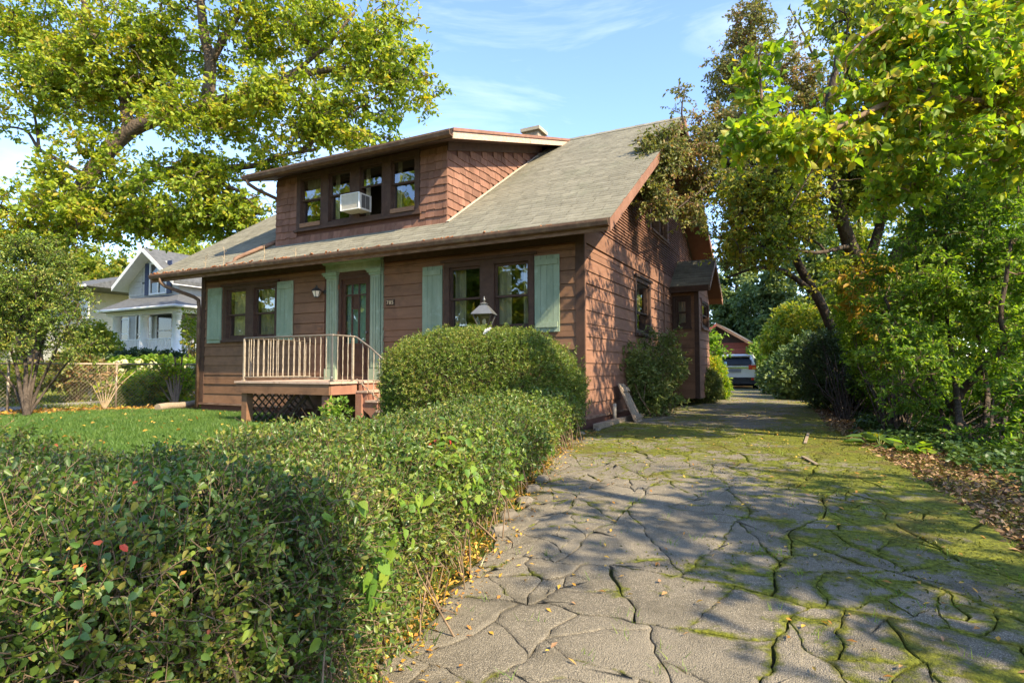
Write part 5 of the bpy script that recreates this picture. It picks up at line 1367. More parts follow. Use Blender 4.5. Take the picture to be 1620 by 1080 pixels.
# creeper leaves climbing through the hedge: pale broad leaves in a few patches
def hedge_hit(px_, py_):
    """the point of the hedge's skin seen at this place of the survey photograph"""
    T_ = np.arange(0.5, 9, 0.02); Q = CAM[None] + ray(px_, py_)[None] * T_[:, None]; k = np.argmax(hedge_sdf(Q) < 0.03); return Q[k]
def skin_leaves(spots, rs, shape, ratio, lift, hang, jit):
    out = []
    for px_, py_, r_, n_, sz in spots:
        P = hedge_hit(px_, py_) + rs.normal(size=(max(n_ * 40, 300), 3)) * r_; d = hedge_sdf(P); P = P[(d > -0.05) & (d < 0.03)][:n_]
        if len(P) == 0: continue
        N_ = unit(np.stack([hedge_sdf(P + np.array(e) * 0.02) - hedge_sdf(P) for e in ((1, 0, 0), (0, 1, 0), (0, 0, 1))], 1))
        Nm = unit(N_ + rs.normal(size=P.shape) * 0.4 + np.array([0.1, -0.2, 0.3])); T = unit(rs.normal(size=P.shape) + np.array([0, 0, -hang]))
        out.append(leaf_geo(P + N_ * lift * rs.uniform(0.6, 1.6, (len(P), 1)), Nm, T, sz * rs.uniform(1 - jit, 1 + jit * .7, len(P)), sz * ratio * rs.uniform(0.75, 1.15, len(P)), shape, 0.12, 0.22))
    return join_geo(out)
V, F = skin_leaves(((590, 905, 0.07, 26, 0.068), (620, 860, 0.06, 14, 0.06), (800, 700, 0.26, 90, 0.08), (740, 740, 0.24, 80, 0.075), (690, 700, 0.20, 50, 0.075), (650, 790, 0.10, 26, 0.07), (470, 1040, 0.06, 14, 0.05),
                    (830, 770, 0.2, 50, 0.07), (600, 660, 0.2, 30, 0.085), (860, 660, 0.3, 60, 0.085), (40, 900, 0.10, 20, 0.024), (330, 1010, 0.05, 12, 0.026), (560, 800, 0.06, 8, 0.05)), rs, 'heart', 0.6, 0.035, 1.0, 0.35)
link('creeper', np_mesh('creeper', V, F), vine_leaf, hedge, 'stuff')
glossy = leaf_mat('glossy_dogwood_leaf', [(0.05, 0.11, 0.03), (0.08, 0.16, 0.04), (0.13, 0.22, 0.05)], trans=0.3, rough=0.5, spec=0.4, clump=0.2)
V, F = skin_leaves(((270, 750, 0.10, 60, 0.036), (230, 800, 0.08, 30, 0.032), (185, 900, 0.06, 16, 0.03), (300, 770, 0.05, 20, 0.036), (620, 680, 0.12, 26, 0.05), (110, 960, 0.05, 10, 0.026)), rs, 'heart', 0.58, 0.05, 0.8, 0.3)
link('dogwood_shoot', np_mesh('dogwood_shoot', V, F), glossy, hedge, 'stuff')
V, F = skin_leaves(((145, 898, 0.012, 3, 0.024), (190, 785, 0.03, 1, 0.02), (160, 775, 0.05, 4, 0.018), (300, 1000, 0.02, 1, 0.016), (75, 715, 0.03, 2, 0.025), (20, 735, 0.04, 4, 0.025), (700, 700, 0.05, 3, 0.03), (345, 675, 0.10, 5, 0.03)), rs, 'oval', 0.7, 0.05, 1.0, 0.25)
link('red_leaf', np_mesh('red_leaf', V, F), red_leaf, hedge, 'stuff')
V, F = skin_leaves([(px_, py_, 0.16, 6, 0.022) for px_, py_ in ((60, 780), (120, 1000), (240, 900), (330, 820), (420, 760), (420, 900), (500, 980), (380, 1040), (520, 840), (560, 720), (640, 740), (30, 1040), (200, 1050), (720, 660), (800, 640))], rs, 'kite', 0.45, 0.02, 0.5, 0.4)
link('dead_leaf', np_mesh('dead_leaf', V, F), gold_leaf, hedge, 'stuff')

# round clipped yew in front of the right-hand window
yc = np.array([-0.83, -1.88, 0.78]); ya = (1.40, 1.05, 0.87)
def yew_sdf(P):
    Q = P - yc; q = np.stack([Q @ _RH / ya[0], Q @ _FH / ya[1], Q[:, 2] / ya[2]], 1)
    r = (np.abs(q) ** 2.35).sum(1) ** (1 / 2.35)
    return (r - 1) * 1.0 + 0.045 * fbm(P, 2.1, 8, 3) + 0.024 * fbm(P, 7.0, 9, 2)
rs_ = np.random.RandomState(31)
bush('yew_bush', 'big rounded clipped yew beside the porch steps, under the lamp post lantern', 'bush', None, 13500, (0.036, 0.0095), yew_leaf, 31, tl=0.075, per=11, shape='kite', depth=0.09, up=0.25, axis_w=1.5,
     sdf=yew_sdf, box=((-2.9, -3.4, 0.12), (0.9, -0.5, 1.95)), stems=9, stem_r=0.02, inner=0.5, base=(-0.98, -1.95, 0.1))
# a few dead russet sprays and seedlings at the crown of the yew
c = dep(768, 528, 7.4)
q = MB(); 
for k in range(3): q.beam(c + np.array([0.03 * k - 0.03, 0.02, 0.02 * k]), c + np.array([0.03 * k, 0.02, 0.06 + 0.01 * k]), 0.05, 0.006)
tag(q.build('paper_scrap', white_m), 'white paper scrap caught in the face of the round yew', 'litter')

# shrubs along the side wall
b1 = [cam_blob(1002, 590, 12.0, 28, 38, 0.35), cam_blob(1052, 585, 12.6, 30, 42, 0.4), cam_blob(1025, 632, 12.2, 36, 30, 0.4), cam_blob(985, 572, 11.8, 14, 18, 0.25)]
bush('arborvitae', 'loose arborvitae with bare twigs growing against the sunlit side wall', 'bush', b1, 1300, (0.075, 0.026), arb_leaf, 41, tl=0.28, per=10, depth=0.30, up=0.2, amp=0.20, s=2.6, stems=8, stem_r=0.016, inner=0.5, flat=0.8, base=(0.45, 2.9, 0.08))
b2 = [cam_blob(1113, 612, 16.5, 28, 26, 0.5)]
bush('low_shrub', 'low dark green shrub clipped under the side bay window', 'bush', b2, 1600, (0.055, 0.02), arb_leaf, 42, tl=0.14, per=9, amp=0.08, stems=5, base=(float(b2[0][0][0]), float(b2[0][0][1]), 0.08))
b3 = [cam_blob(1134, 612, 18.5, 13, 24, 0.5), cam_blob(1126, 588, 18.3, 8, 12, 0.4)]
bush('low_shrub', 'sunlit yellow green shrub between the side bay and the parked car', 'bush', b3, 1500, (0.07, 0.035), lime_leaf, 43, tl=0.16, per=8, amp=0.10, stems=5, base=(float(b3[0][0][0]), float(b3[0][0][1]), 0.08))

# old board, edging timbers and pipe by the side wall
q0 = thing('leaning_shutter', 'old grey board shutter leaning on the foot of the side wall', 'board', (0.42, 1.75, 0.1))
for k in range(3):
    q = MB(); y0 = 1.30 + k * 0.155; q.prism([(0.50, y0, 0.08), (0.50, y0 + 0.150, 0.08), (0.10, y0 + 0.36, 0.80 - 0.02 * k), (0.10, y0 + 0.21, 0.80)], (0, 0, 0), (0.022, 0, 0.012)); q.build('plank', wood_m, q0)
for t in (0.15, 0.85):
    q = MB(); q.beam((0.535 - 0.40 * t, 1.31 + 0.21 * t, 0.105 + 0.70 * t), (0.535 - 0.40 * t, 1.75 + 0.21 * t, 0.105 + 0.70 * t), 0.09, 0.018, up=(0.87, 0, 0.5)); q.build('batten', wood_m, q0)
q = MB(); q.beam((0.22, -0.05, 0.13), (0.24, 1.95, 0.13), 0.10, 0.14); tag(q.build('edging_timber', wood_m), 'weathered timber edging the bed at the house corner', 'timber')
q = MB(); q.beam((0.24, 2.0, 0.11), (0.25, 4.3, 0.11), 0.10, 0.13); tag(q.build('edging_timber', wood_m), 'weathered timber edging under the arborvitae by the side wall', 'timber')
q = MB(); q.tube([(0.13, 1.22, 0.10), (0.13, 1.22, 0.46)], 0.035, 10); tag(q.build('pipe', concrete_m), 'short pale standpipe beside the leaning board shutter', 'pipe')

# right-hand thicket: multi-stemmed burning bush
def gp(px, py): p = ground(px, py); return p
g0 = gp(1530, 715)
st = lambda *a: [dep(x, y, d) for x, y, d in a]
limbs = [([g0] + st((1500, 640, 8.3), (1440, 560, 8.4), (1400, 470, 8.6)), 0.05, 0.015), ([g0 + [0.1, 0, 0]] + st((1510, 640, 8.2), (1560, 575, 7.8), (1590, 550, 7.6), (1585, 480, 7.6), (1600, 380, 7.6)), 0.075, 0.02),
         ([g0 + [0, 0.15, 0]] + st((1505, 560, 8.6), (1495, 450, 8.7), (1500, 300, 8.8)), 0.045, 0.014), ([g0 + [0.2, 0.1, 0]] + st((1560, 600, 8.6), (1540, 470, 8.8), (1560, 330, 8.9)), 0.045, 0.014),
         ([g0 + [0.3, 0, 0]] + st((1600, 620, 8.2), (1640, 480, 8.4), (1650, 330, 8.5)), 0.04, 0.012), ([g0 + [-0.1, 0.1, 0]] + st((1480, 620, 8.6), (1455, 480, 9.0), (1450, 360, 9.1)), 0.04, 0.012),
         ([g0 + [0.25, 0.3, 0]] + st((1570, 640, 9.0), (1585, 520, 9.3), (1610, 420, 9.4)), 0.03, 0.01), ([g0 + [-0.15, -0.05, 0]] + st((1520, 650, 8.3), (1470, 640, 8.0), (1440, 610, 7.8)), 0.03, 0.01)]
bl = [cam_blob(1430, 560, 8.2, 60, 70, 0.7), cam_blob(1480, 470, 8.5, 100, 90, 0.9), cam_blob(1575, 420, 8.2, 90, 110, 0.9), cam_blob(1570, 310, 8.6, 110, 80, 0.9), cam_blob(1425, 450, 8.8, 60, 80, 0.7), cam_blob(1600, 560, 7.6, 60, 70, 0.6), cam_blob(1460, 630, 8.0, 60, 40, 0.5), cam_blob(1640, 450, 8.4, 80, 140, 0.9), cam_blob(1480, 350, 9.0, 80, 70, 0.7), cam_blob(1700, 560, 8.4, 80, 100, 0.8)]
tree('burning_bush', 'tall many stemmed green bush overhanging the right edge of the driveway', 'bush', limbs, bl, 560, (0.062, 0.027), shrub_leaf, dark_bark_m, 51, M=9, tl=0.30, per=9, up=0.62, flat=0.35, tw=0.0045, gap=0.25, gscale=1.6, droop=0.15, twig_m=twig_m)
g1 = gp(1590, 745)
bl = [cam_blob(1590, 700, 6.6, 40, 38, 0.4), cam_blob(1640, 640, 6.6, 60, 60, 0.4), cam_blob(1545, 690, 6.9, 25, 20, 0.3)]
tree('sapling', 'bright low sapling sprays at the foot of the tall many stemmed bush', 'sapling', [([g1 + [0.2, 0, 0]] + st((1620, 700, 6.6), (1610, 650, 6.6)), 0.02, 0.006), ([g1 + [0.15, 0, 0]] + st((1590, 710, 6.6), (1550, 690, 6.8)), 0.012, 0.004)], bl, 60, (0.06, 0.03), shrub_leaf, twig_m, 52, M=6, tl=0.22, per=8, up=0.7, flat=0.3, tw=0.003)
# dark tangled yew further along the drive
bl = [cam_blob(1335, 600, 14.0, 55, 60, 0.9), cam_blob(1385, 620, 12.0, 40, 55, 0.8), cam_blob(1320, 560, 14.5, 40, 40, 0.7)]
b0 = gp(1340, 668)
bush('shade_yew', 'dark tangled evergreen at the right edge of the mossy drive', 'bush', bl, 1900, (0.07, 0.026), far_dark, 53, tl=0.24, per=9, amp=0.2, s=1.6, up=0.3, stems=7, stem_r=0.014, base=(b0[0], b0[1], b0[2]), inner=0.9, tm=dark_bark_m)
bl = [cam_blob(1420, 560, 11.0, 55, 90, 0.8), cam_blob(1385, 520, 11.5, 45, 60, 0.7)]
b0 = gp(1425, 690)
bush('shade_shrub', 'shaded feathery shrub between the dark evergreen and the tall bush', 'bush', bl, 2100, (0.065, 0.024), shrub_leaf, 54, tl=0.22, per=9, amp=0.25, s=1.5, up=0.5, stems=5, base=(b0[0], b0[1], b0[2]), tm=dark_bark_m)
b0 = gp(1500, 690)
bush('undergrowth', 'dark leafy undergrowth behind the base of the tall bush', 'bush', [cam_blob(1480, 655, 10.6, 70, 34, 0.7), cam_blob(1570, 640, 10.2, 60, 42, 0.7), cam_blob(1640, 630, 9.6, 60, 50, 0.7)], 1500, (0.08, 0.04), shrub_leaf, 57, tl=0.2, per=7, shape='kite', amp=0.2, s=1.8, stems=5, base=(b0[0], b0[1], b0[2]), tm=dark_bark_m)
# hostas
def rosette(name, label, c, n, ll, lw, m, seed, rise=0.6, group=None):
    r = np.random.RandomState(seed); a = r.uniform(0, 6.283, n); el = r.uniform(0.25, 1.2, n)
    D = np.stack([np.cos(a) * np.cos(el), np.sin(a) * np.cos(el), np.sin(el) * rise], 1); P = np.array(c) + D * r.uniform(0.15, 0.3, (n, 1)) * (ll / 0.25)
    Nn = unit(np.array([0, 0, 1.0]) + D * -0.2 + r.normal(size=(n, 3)) * 0.2); T = unit(D * np.array([1, 1, 0.3]))
    V, F = leaf_geo(P, Nn, T, ll * r.uniform(0.6, 1.15, n), lw * r.uniform(0.7, 1.1, n), 'heart', 0.14, 0.35)
    root = thing(name, label, 'plant', c, group); link('foliage', np_mesh('foliage', V, F), m, root)
    g = tubes_geo(np.stack([np.repeat(np.array(c)[None], n, 0), (np.array(c) + P) / 2, P], 1), np.full(n, 0.006), np.full(n, 0.004), 4); link('stems', np_mesh('stems', *g), m, root)
for (px_, py_, n_, ll, lab) in ((1392, 708, 26, 0.26, 'hosta with broad drooping leaves beside the driveway'), (1365, 690, 16, 0.18, 'small hosta nearer the dark evergreen'), (1440, 715, 18, 0.2, 'sunlit hosta under the tall bush')):
    c = gp(px_, py_); rosette('hosta', lab, c, n_, ll, ll * 0.42, shrub_leaf if 'sunlit' in lab else hedge_leaf, 60 + n_)  # sunlight put into the colour: the sunlit hosta takes a brighter leaf
# ivy ground cover, leaf litter and fallen leaves
def scatter(name, n, region, ll, lw, m, seed, zl=(0.004, 0.03), tilt=0.35, shape='kite', base=None):
    r = np.random.RandomState(seed); P = region(r, n); z = (base if base is not None else gz(P[:, 0], P[:, 1])) + r.uniform(*zl, len(P)); P = np.stack([P[:, 0], P[:, 1], z], 1)
    Nn = unit(np.array([0, 0, 1.0]) + r.normal(size=P.shape) * tilt); T = unit(r.normal(size=P.shape) * np.array([1, 1, 0.2]))
    V, F = leaf_geo(P, Nn, T, ll * r.uniform(0.6, 1.3, len(P)), lw * r.uniform(0.6, 1.3, len(P)), shape, 0.15, 0.1)
    return link(name, np_mesh(name, V, F), m, None, 'stuff')
DRv = np.vectorize(DR); DLv = np.vectorize(DL)
def reg_ivy(r, n):
    y = r.uniform(-3.4, 6.5, n * 2); x = DRv(y) + 0.35 + 0.25 * fbm(np.stack([y, y * 0, y * 0], 1), 2, 3) + np.abs(r.normal(size=n * 2)) * 1.1; P = np.stack([x, y, 0 * x], 1); return P[fbm(P, 1.2, 7) > -0.35][:n]
scatter('ivy', 11000, reg_ivy, 0.055, 0.045, ivy_leaf, 71, (0.02, 0.16), 0.4, 'heart')
def reg_bed(r, n):
    y = r.uniform(-7.5, 7.5, n); x = DRv(y) - 0.12 + np.abs(r.normal(size=n)) * 0.55; return np.stack([x, y], 1)
scatter('leaf_litter', 11000, reg_bed, 0.055, 0.03, brown_leaf, 72, (0.0, 0.04), 0.5, 'kite')
def reg_hedge(r, n):
    y = r.uniform(-9.6, -0.6, n); x = DLv(y) + r.normal(size=n) * 0.15 - 0.04; return np.stack([x, y], 1)
scatter('hedge_litter', 7000, reg_hedge, 0.036, 0.016, gold_leaf, 73, (0.005, 0.045), 0.45, 'kite')
def reg_drive(r, n):
    y = -9.2 + 11.5 * r.uniform(size=n) ** 1.1; t = r.uniform(size=n); x = DLv(y) + (DRv(y) - DLv(y)) * t; return np.stack([x, y], 1)
scatter('fallen_leaves', 620, reg_drive, 0.042, 0.018, gold_leaf, 74, (0.042, 0.05), 0.22, 'kite')
def reg_edge(r, n):
    y = r.uniform(-6, 1.2, n); return np.stack([lawn_l(y) - 0.1 - np.abs(r.normal(size=n)) * 0.7, y], 1)
scatter('lawn_edge_litter', 3000, reg_edge, 0.09, 0.05, gold_leaf, 76, (0.0, 0.05), 0.4, 'kite')
def reg_lawn(r, n): return np.stack([r.uniform(-12, -3, n), r.uniform(-5.5, -0.4, n)], 1)
scatter('lawn_leaves', 260, reg_lawn, 0.07, 0.04, gold_leaf, 77, (0.05, 0.08), 0.4, 'kite')
def reg_back(r, n):
    y = r.uniform(1.5, 16, n); t = r.uniform(size=n); return np.stack([DLv(y) + (DRv(y) - DLv(y)) * t, y], 1)
scatter('back_leaves', 500, reg_back, 0.05, 0.025, gold_leaf, 75, (0.026, 0.034), 0.2, 'kite')
# moss cushions and grass tufts in the cracks
r = np.random.RandomState(81); n = 52000
y = r.uniform(-9.3, 1.2, n); t = r.uniform(size=n) ** 0.72; x = DLv(y) + (DRv(y) + 0.3 - DLv(y)) * t; P = np.stack([x, y, 0 * x], 1)
keep = fbm(P, 1.4, 12) + 0.36 * (x - 3.0) + 0.16 * (y + 4.0) > -0.05; P = P[keep]; P[:, 2] = gz(P[:, 0], P[:, 1]) + r.uniform(0.008, 0.032, len(P))
Nn = unit(np.array([0, 0, 1.0]) + r.normal(size=P.shape) * 0.6)
moss_leaf = leaf_mat('moss_tuft', [(0.06, 0.075, 0.010), (0.10, 0.115, 0.014), (0.17, 0.17, 0.02), (0.22, 0.20, 0.03)], trans=0.2, clump=0.5, cscale=2.5)
V, F = leaf_geo(P, Nn, unit(r.normal(size=P.shape) + np.array([0, 0, 0.7])), 0.020 * r.uniform(0.5, 1.5, len(P)), 0.011, 'kite', 0.3, 0.1); link('moss', np_mesh('moss', V, F), moss_leaf, None, 'stuff')
y = r.uniform(-9.0, 1.0, 260); x = DLv(y) + (DRv(y) - DLv(y)) * r.uniform(size=260); c = np.repeat(np.stack([x, y], 1), 9, 0) + r.normal(size=(2340, 2)) * 0.025
blades('crack_weeds', np.stack([c[:, 0], c[:, 1], gz(c[:, 0], c[:, 1]) + 0.01], 1), 0.06, 0.003, vine_leaf, 82, 0.6)
y = r.uniform(-9.5, -1, 900); x = DLv(y) - 0.12 + r.normal(size=900) * 0.10; c = np.repeat(np.stack([x, y], 1), 6, 0) + r.normal(size=(5400, 2)) * 0.03
blades('edge_weeds', np.stack([c[:, 0], c[:, 1], gz(c[:, 0], c[:, 1])], 1), 0.10, 0.005, hedge_leaf, 83, 0.6)
# slivers of wood lying at the edge of the drive, stones at its near left edge
for (a, b_, lab) in (((1270, 728), (1292, 741), 'pale wooden slat lying on the mossy right edge of the drive'), ((1274, 706), (1279, 690), 'thin grey lath further back on the mossy drive')):
    p0, p1 = gp(*a), gp(*b_); q = MB(); q.beam((p0[0], p0[1], p0[2] + 0.045), (p1[0], p1[1], p1[2] + 0.048), 0.035, 0.010); tag(q.build('wood_slat', wood_m), lab, 'wood scrap')
stone_m = mat('edge_stone', (0.12, 0.10, 0.075), (0.21, 0.18, 0.14), rough=0.9, scale=6, rand=0.15, bump=0.5, bscale=30)
for i, (px_, py_) in enumerate(((815, 822), (840, 800), (852, 780), (868, 764), (800, 846), (925, 690), (950, 684))):
    p = gp(px_, py_); q = MB(); r_ = 0.05 + 0.03 * rng.random(); n_ = 8
    ring = [(p[0] - 0.06 + r_ * (0.7 + 0.5 * rng.random()) * math.cos(k * 6.283 / n_), p[1] + 1.5 * r_ * (0.7 + 0.5 * rng.random()) * math.sin(k * 6.283 / n_)) for k in range(n_)]
    z0 = p[2] - 0.01; q.add([(x, y, z0) for x, y in ring] + [(x * 0.97 + p[0] * 0.03, y * 0.97 + p[1] * 0.03, z0 + 0.05) for x, y in ring] + [(x * 0.6 + (p[0] - 0.06) * 0.4, y * 0.6 + p[1] * 0.4, z0 + 0.075) for x, y in ring],
          [(k, (k + 1) % n_, n_ + (k + 1) % n_, n_ + k) for k in range(n_)] + [(n_ + k, n_ + (k + 1) % n_, 2 * n_ + (k + 1) % n_, 2 * n_ + k) for k in range(n_)] + [tuple(2 * n_ + k for k in range(n_))])
    tag(q.build('stone', stone_m), ('nearest but one of the flat stones between hedge and drive', 'third flat stone along the hedge side of the drive', 'fourth flat stone along the hedge side of the drive', 'flat stone at the far end of the hedge row of stones', 'nearest flat stone at the foot of the hedge', 'flat stone touching the near end of the edging timber', 'flat stone beside the edging timber, next to the leaning board')[i], 'stone', 'stones edging the drive' if i < 5 else 'stones at the house corner')
# small plants along the foundation
for i, (px_, py_, lab) in enumerate(((325, 648, 'pale leafy weed at the left corner of the house wall'), (367, 640, 'tall pale weed by the foundation left of the porch'), (388, 650, 'weed beside the left porch post'))):
    p = gp(px_, py_); b_ = [(np.array([p[0], p[1], 0.18]), (0.16, 0.12, 0.12))]
    bush('weed', lab, 'weed', b_, 40, (0.05, 0.022), vine_leaf, 90 + i, tl=0.1, per=5, stems=1, stem_r=0.004, base=(p[0], p[1], 0.1), amp=0.03, inner=0.2)
p = dep(532, 645, 9.2); bush('weed', 'green shoots growing under the front edge of the porch', 'weed', [(np.array([p[0], p[1], 0.35]), (0.18, 0.18, 0.28))], 90, (0.07, 0.04), vine_leaf, 95, tl=0.12, per=6, stems=2, stem_r=0.005, base=(p[0], p[1], 0.08), amp=0.05)
# ------------------------------------------------------------------ trees
D = lambda *a: [dep(x, y, d) for x, y, d in a]
# the great oak beside the house
og = ground(40, 628); og = dep(45, 622, 21.0); og[2] = float(gz(og[0], og[1])) - 0.1
limbs = [([og] + D((52, 520, 21), (88, 392, 20.5), (140, 285, 20.3), (205, 208, 20), (330, 166, 19.5), (400, 146, 19.2), (480, 118, 19), (560, 108, 18.6), (640, 120, 18.3)), 0.44, 0.05),
         (D((92, 375, 20.5), (130, 345, 20.4), (175, 318, 20.2), (250, 276, 20), (320, 268, 19.6), (400, 262, 19.3), (440, 248, 19), (500, 236, 18.6)), 0.27, 0.04),
         (D((330, 166, 19.5), (333, 110, 19.5), (320, 30, 19.6), (318, -80, 19.8)), 0.22, 0.08), (D((332, 100, 19.5), (365, 42, 19.4), (400, -10, 19.3), (440, -80, 19)), 0.14, 0.05),
         (D((140, 285, 20.3), (98, 256, 20.6), (62, 236, 20.8), (40, 206, 21), (0, 200, 21)), 0.10, 0.03), (D((62, 236, 20.8), (55, 180, 20.8), (40, 120, 20.6)), 0.06, 0.02),
         (D((320, 268, 19.6), (350, 290, 19), (400, 310, 18.8)), 0.12, 0.03), (D((205, 208, 20), (190, 140, 20.5), (150, 60, 21), (120, -40, 21.5)), 0.2, 0.06), (D((440, 134, 19.1), (520, 70, 18.8), (560, 20, 18.7)), 0.10, 0.03),
         (D((480, 236, 18.7), (540, 190, 18.4), (600, 150, 18.2)), 0.07, 0.02), (D((60, 60, 21.5), (40, 30, 21.5), (0, 10, 21.5)), 0.07, 0.03), (D((150, 60, 21), (80, 60, 21.3), (45, 60, 21.5)), 0.08, 0.04)]
bl = [cam_blob(40, 45, 21, 95, 55, 2.2) + (0.9,), cam_blob(235, 65, 20.5, 105, 75, 2.4), cam_blob(410, 50, 19.6, 120, 75, 2.2), cam_blob(570, 60, 18.8, 105, 75, 2.0), cam_blob(630, 125, 18.3, 75, 62, 1.6), cam_blob(500, 170, 18.8, 105, 60, 1.8),
      cam_blob(345, 190, 19.4, 100, 60, 2.0), cam_blob(185, 135, 20.4, 115, 75, 2.4), cam_blob(85, 130, 20.8, 80, 60, 2.0), cam_blob(215, 300, 19.8, 120, 50, 1.8), cam_blob(340, 320, 19.2, 90, 60, 1.5), cam_blob(120, 345, 20.2, 110, 50, 1.6),
      cam_blob(35, 320, 20.6, 60, 45, 1.5), cam_blob(270, 352, 19.5, 100, 26, 1.3), cam_blob(390, 345, 19.0, 45, 35, 1.2) , cam_blob(560, 215, 18.4, 75, 40, 1.2), cam_blob(45, 195, 20.9, 45, 50, 1.0) + (0.5,), cam_blob(20, 380, 20.5, 60, 25, 1.2), cam_blob(150, 235, 18.9, 60, 34, 0.8), cam_blob(310, 262, 19.4, 70, 26, 1.0), cam_blob(415, 250, 19.0, 45, 24, 0.8), cam_blob(490, 215, 18.6, 60, 30, 0.9), cam_blob(110, 330, 18.2, 60, 50, 0.8), cam_blob(260, 185, 17.6, 45, 38, 0.7), cam_blob(415, 140, 17.4, 55, 35, 0.7), cam_blob(85, 275, 18.6, 40, 35, 0.7), cam_blob(210, 290, 17.8, 50, 30, 0.7), cam_blob(60, 400, 18.4, 60, 30, 0.8), cam_blob(355, 345, 19.2, 60, 35, 1.2), cam_blob(230, 340, 19.6, 100, 40, 1.4), cam_blob(400, -70, 19.5, 260, 70, 2.5) + (0.7,), cam_blob(120, -60, 21, 160, 60, 2.5) + (0.6,)]
tree('oak_tree', 'great spreading oak with yellowing leaves over the left of the house', 'tree', limbs, bl, 2250, (0.145, 0.085), oak_leaf, bark_m, 101, M=6, tl=0.62, per=7, up=0.5, flat=0.5, tw=0.009, gap=0.30, gscale=0.75, shell=0.6, twig_r=0.006, droop=0.2, bend=0.2, bark_n=12)
# creeper-draped tree leaning over the drive behind the house
vb = ground(1352, 655)
limbs = [([vb] + D((1332, 560, 14.2), (1292, 470, 14.4), (1255, 400, 14.6), (1215, 300, 14.8), (1190, 180, 15), (1186, 30, 15)), 0.14, 0.05), (D((1285, 462, 14.4), (1240, 428, 14.3), (1195, 424, 14.2), (1150, 440, 14.2)), 0.075, 0.02),
         (D((1225, 320, 14.6), (1160, 262, 13.6), (1090, 225, 12.6), (1045, 225, 12.1), (1022, 280, 11.9)), 0.10, 0.03), (D((1240, 370, 14.6), (1300, 250, 14.8), (1310, 120, 15)), 0.10, 0.03), (D((1090, 225, 12.6), (1078, 180, 12.6), (1085, 135, 12.6)), 0.03, 0.01),
         (D((1296, 110, 14.9), (1270, 50, 14.9), (1249, 12, 14.9)), 0.035, 0.012), (D((1280, 66, 14.9), (1296, 38, 14.9), (1310, 20, 14.9)), 0.02, 0.008), (D((1160, 262, 13.6), (1110, 300, 12.6), (1060, 340, 12.0)), 0.04, 0.01)]
bl = [cam_blob(1185, 55, 15, 40, 55, 0.8), cam_blob(1165, 130, 15, 48, 70, 0.9), cam_blob(1190, 220, 14.8, 80, 70, 1.1), cam_blob(1095, 235, 12.8, 55, 45, 0.6) + (1.6,), cam_blob(1045, 245, 12.1, 36, 48, 0.4) + (2.4,), cam_blob(1020, 285, 11.9, 17, 50, 0.28) + (2.6,), cam_blob(1112, 290, 13.0, 55, 40, 0.6), cam_blob(1070, 165, 12.6, 20, 45, 0.35) + (0.3,), cam_blob(1045, 325, 12.0, 30, 42, 0.32) + (1.8,), cam_blob(1095, 330, 12.6, 30, 40, 0.4) + (1.2,),
      cam_blob(1275, 150, 14.9, 55, 55, 0.8), cam_blob(1185, 390, 14.2, 50, 35, 0.7) + (0.6,), cam_blob(1235, 330, 14.5, 75, 70, 1.0), cam_blob(1200, 300, 14.2, 60, 40, 0.6), cam_blob(1135, 205, 13.4, 48, 52, 0.6), cam_blob(1155, 295, 13.8, 42, 42, 0.6), cam_blob(1245, 90, 15, 40, 60, 0.7) + (0.6,)]
tree('creeper_draped_tree', 'leaning tree smothered in reddish creeper above the back corner of the roof', 'tree', limbs, bl, 1100, (0.066, 0.04), dark_leaf, dark_bark_m, 111, M=7, tl=0.34, per=8, up=0.35, flat=0.9, tw=0.006, gap=0.30, gscale=1.1, shell=0.5, twig_r=0.004, twig_m=twig_m, hang=0.35)
# big dark-trunked tree over the right of the drive
tb = ground(1405, 668); 
limbs = [([tb] + D((1402, 560, 12.2), (1384, 450, 12.0), (1345, 388, 11.8), (1322, 315, 11.6), (1310, 200, 11.6), (1330, 60, 11.6)), 0.22, 0.06), (D((1384, 450, 12.0), (1430, 380, 11.8), (1465, 290, 11.6), (1500, 180, 11.4)), 0.13, 0.04), (D((1370, 425, 11.9), (1395, 340, 12.2), (1400, 230, 12.4), (1420, 100, 12.4)), 0.11, 0.03),
         (D((1325, 320, 11.6), (1270, 280, 11.2), (1220, 270, 11)), 0.06, 0.02), (D((1345, 388, 11.8), (1290, 400, 11.2), (1230, 390, 10.9), (1170, 400, 10.7)), 0.05, 0.012)]
bl = [cam_blob(1345, 270, 11.6, 100, 75, 1.2), cam_blob(1265, 330, 11.1, 90, 55, 1.0), cam_blob(1445, 220, 11.6, 110, 80, 1.2), cam_blob(1400, 130, 11.8, 90, 70, 1.2), cam_blob(1540, 150, 11.5, 100, 90, 1.2), cam_blob(1215, 385, 10.8, 70, 36, 0.7), cam_blob(1205, 330, 11.2, 60, 45, 0.7), cam_blob(1160, 375, 11.2, 38, 34, 0.6), cam_blob(1165, 310, 11.4, 42, 40, 0.6), cam_blob(1275, 385, 11.0, 60, 40, 0.7), cam_blob(1230, 270, 11.0, 80, 55, 0.8), cam_blob(1310, 420, 11.0, 70, 45, 0.8) + (0.6,), cam_blob(1500, 320, 11.6, 90, 70, 1.0), cam_blob(1380, 20, 11.8, 110, 50, 1.1) + (0.8,), cam_blob(1560, 30, 11.6, 100, 60, 1.2)]
tree('dark_trunk_tree', 'broad tree with a dark crooked trunk standing right of the mossy drive', 'tree', limbs, bl, 1050, (0.082, 0.043), mid_leaf, dark_bark_m, 121, M=6, tl=0.42, per=7, up=0.5, flat=0.55, tw=0.007, gap=0.40, gscale=1.0, shell=0.55, twig_r=0.004, droop=0.2, hang=0.15)
